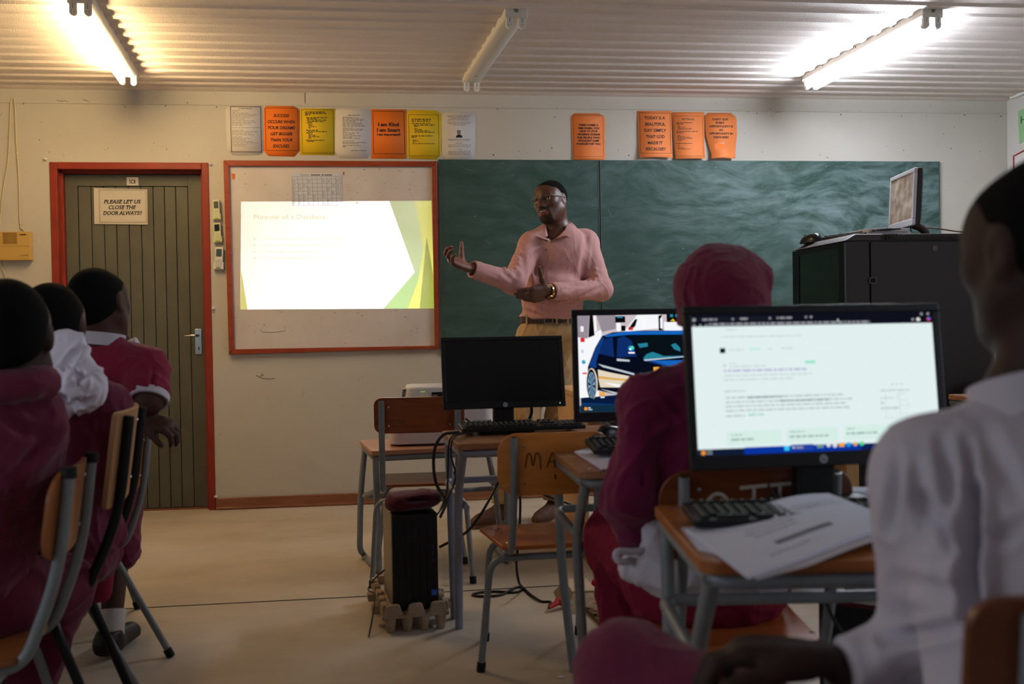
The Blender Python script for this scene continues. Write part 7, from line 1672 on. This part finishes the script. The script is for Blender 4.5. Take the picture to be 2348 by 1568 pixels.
    p0, p1 = PZ(1346,1393,.004), PZ(1412,1468,.004); d = (p1-p0).normalized(); s = Vector((-d.y,d.x,0))
    mb = MB(); rnd = random.Random(2); L = (p1-p0).length
    for i in range(9):
        a, b = L*i/9, L*(i+1)/9+.004; w = .020*(1-i/11); mb.hexa([p0+d*a+s*w, p0+d*b+s*w*rnd.uniform(.7,1.1), p0+d*b-s*w*rnd.uniform(.5,1), p0+d*a-s*w]+[q+Vector((0,0,rnd.uniform(.004,.016))) for q in (p0+d*a+s*w*.8, p0+d*b+s*w*.7, p0+d*b-s*w*.6, p0+d*a-s*w*.7)])
    mb.build('strip', M_tk, tk); MB().prism([p0-d*.03+s*.03+Vector((0,0,-.003)), p0+s*.02+Vector((0,0,-.003)), p0+d*.03-s*.02+Vector((0,0,-.003)), p0-s*.035+Vector((0,0,-.003))], (0,0,.0012)).build('hole', M_dark, tk)
    mb = MB()
    for i in range(4): a = p0+d*(.03+.05*i)+Vector((0,0,.012)); mb.tube(smooth_path([a, a+s*rnd.uniform(-.02,.03)+d*.04+Vector((0,0,.008)), a+s*rnd.uniform(-.03,.03)+d*.08], 4), .0012, 5)
    mb.build('loose_fibre', mat('pale_fibre', (160,130,90), .8), tk); mb = MB().tube([p0+s*.01+Vector((0,0,.012)), p0+d*.03+s*.03+Vector((0,0,.024)), p0+d*.01+s*.05+Vector((0,0,.034))], .0014, 5); mb.build('red_thread', mat('red_thread', (170,50,50), .8), tk)
    c = PZ(1287,1552,.003); MB().ball((0,0,.003), (.011,.006,.004), 9, 6, Matrix.Translation((c.x,c.y,0))).build('scrap', M_paper, None); bpy.data.objects['scrap'].name = 'paper_scrap'; tag(bpy.data.objects['paper_scrap'], 'tiny white paper scrap on the floor near the bottom edge', 'paper')
    for n_, c_ in enumerate(((1050,1282),)):
        pass
    # -- cables
    M_cab_ = mat('black_cable', (22,22,23), .5)
    def cable(label, pts, r, m=None):
        o = MB().tube(smooth_path(pts, 6), r, 8).build('power_cable', m or M_cab_); tag(o, label, 'cable', 'computer cables'); return o
    Yc = 3.44
    cable('thick black cable looping off the left edge of the worn desk', [PY(1052,991,3.46), PY(1018,996,3.42), PY(999,1022,3.42), PY(994,1065,3.44), PY(1001,1110,3.46), PY(1022,1150,3.66), PY(1010,1185,3.80)], .0055)
    cable('thin black cable dangling straight from the left edge of the worn desk', [PY(1062,991,3.46), PY(1036,1001,3.36), PY(1028,1030,3.36), PY(1027,1080,3.36), PY(1024,1130,3.40), PY(1008,1172,3.78)], .003)
    cable('thin black cable bowing right from the left edge of the worn desk', [PY(1066,993,3.44), PY(1040,1004,3.34), PY(1034,1040,3.34), PY(1044,1085,3.34), PY(1038,1118,3.36), PY(1016,1160,3.74), PY(1001,1181,3.80)], .003)
    cable('thick black cable hanging from behind the worn desk down to the black tower', [PY(1150,1085,3.75), PY(1135,1120,3.74), PY(1105,1175,3.70), PY(1075,1215,3.78), PY(1045,1235,3.86), PY(1008,1254,3.90)], .0055)
    g = lambda x, y: PZ(x, y, .005)
    cable('long black cable coiled on the floor and plugged into the socket box', [PY(1188,1085,3.82), PY(1193,1150,3.80), PY(1190,1230,3.80), PY(1184,1290,3.84), PY(1190,1335,3.86), g(1200,1350), g(1180,1358), g(1140,1356), g(1100,1358), g(1084,1364), g(1110,1367), g(1150,1363), g(1190,1345), g(1215,1362), g(1240,1378), g(1262,1380), Vector(e1)], .005)
    cable('black cable running right from the red plug on the socket box', [Vector(e2), PZ(1415,1379,.006), PZ(1470,1388,.005), PZ(1540,1385,.005)], .005)
    cable('black cable sloping from the desk behind the orange chair towards the teacher\u2019s shoe', [PY(1215,1105,4.05), PY(1240,1130,4.02), PY(1268,1142,4.0), PY(1320,1160,4.0)], .0045)
    cable('thin black cable lying across the pulp tray left of the black tower', [(-.01,3.87,.16), (-.06,3.86,.12), (-.085,3.78,.10), (-.06,3.70,.10), (-.065,3.60,.06), (-.08,3.51,.004)], .003)
    cable('thin dark cable hanging under the foreground desk at lower right', [PY(1908,1318,1.90), PY(1894,1360,1.92), PY(1902,1400,1.93), PY(1930,1450,1.95), PY(1985,1530,1.97)], .004)
    cable('black cable rising behind the bright browser monitor', [PY(1690,1085,1.94), PY(1752,1100,1.95), PY(1775,1125,1.93), PY(1790,1160,1.91)], .004)
    cable('black cable from the projector to the back of the switched-off monitor', [PY(1068,960,4.50), PY(1085,972,4.44), PY(1110,978,4.2), PY(1150,985,3.9)], .0045)
    cable('black cable curving behind the switched-off monitor', [PY(1217,925,3.66), PY(1219,945,3.67), PY(1212,962,3.68), PY(1200,975,3.66)], .006)
small_things()
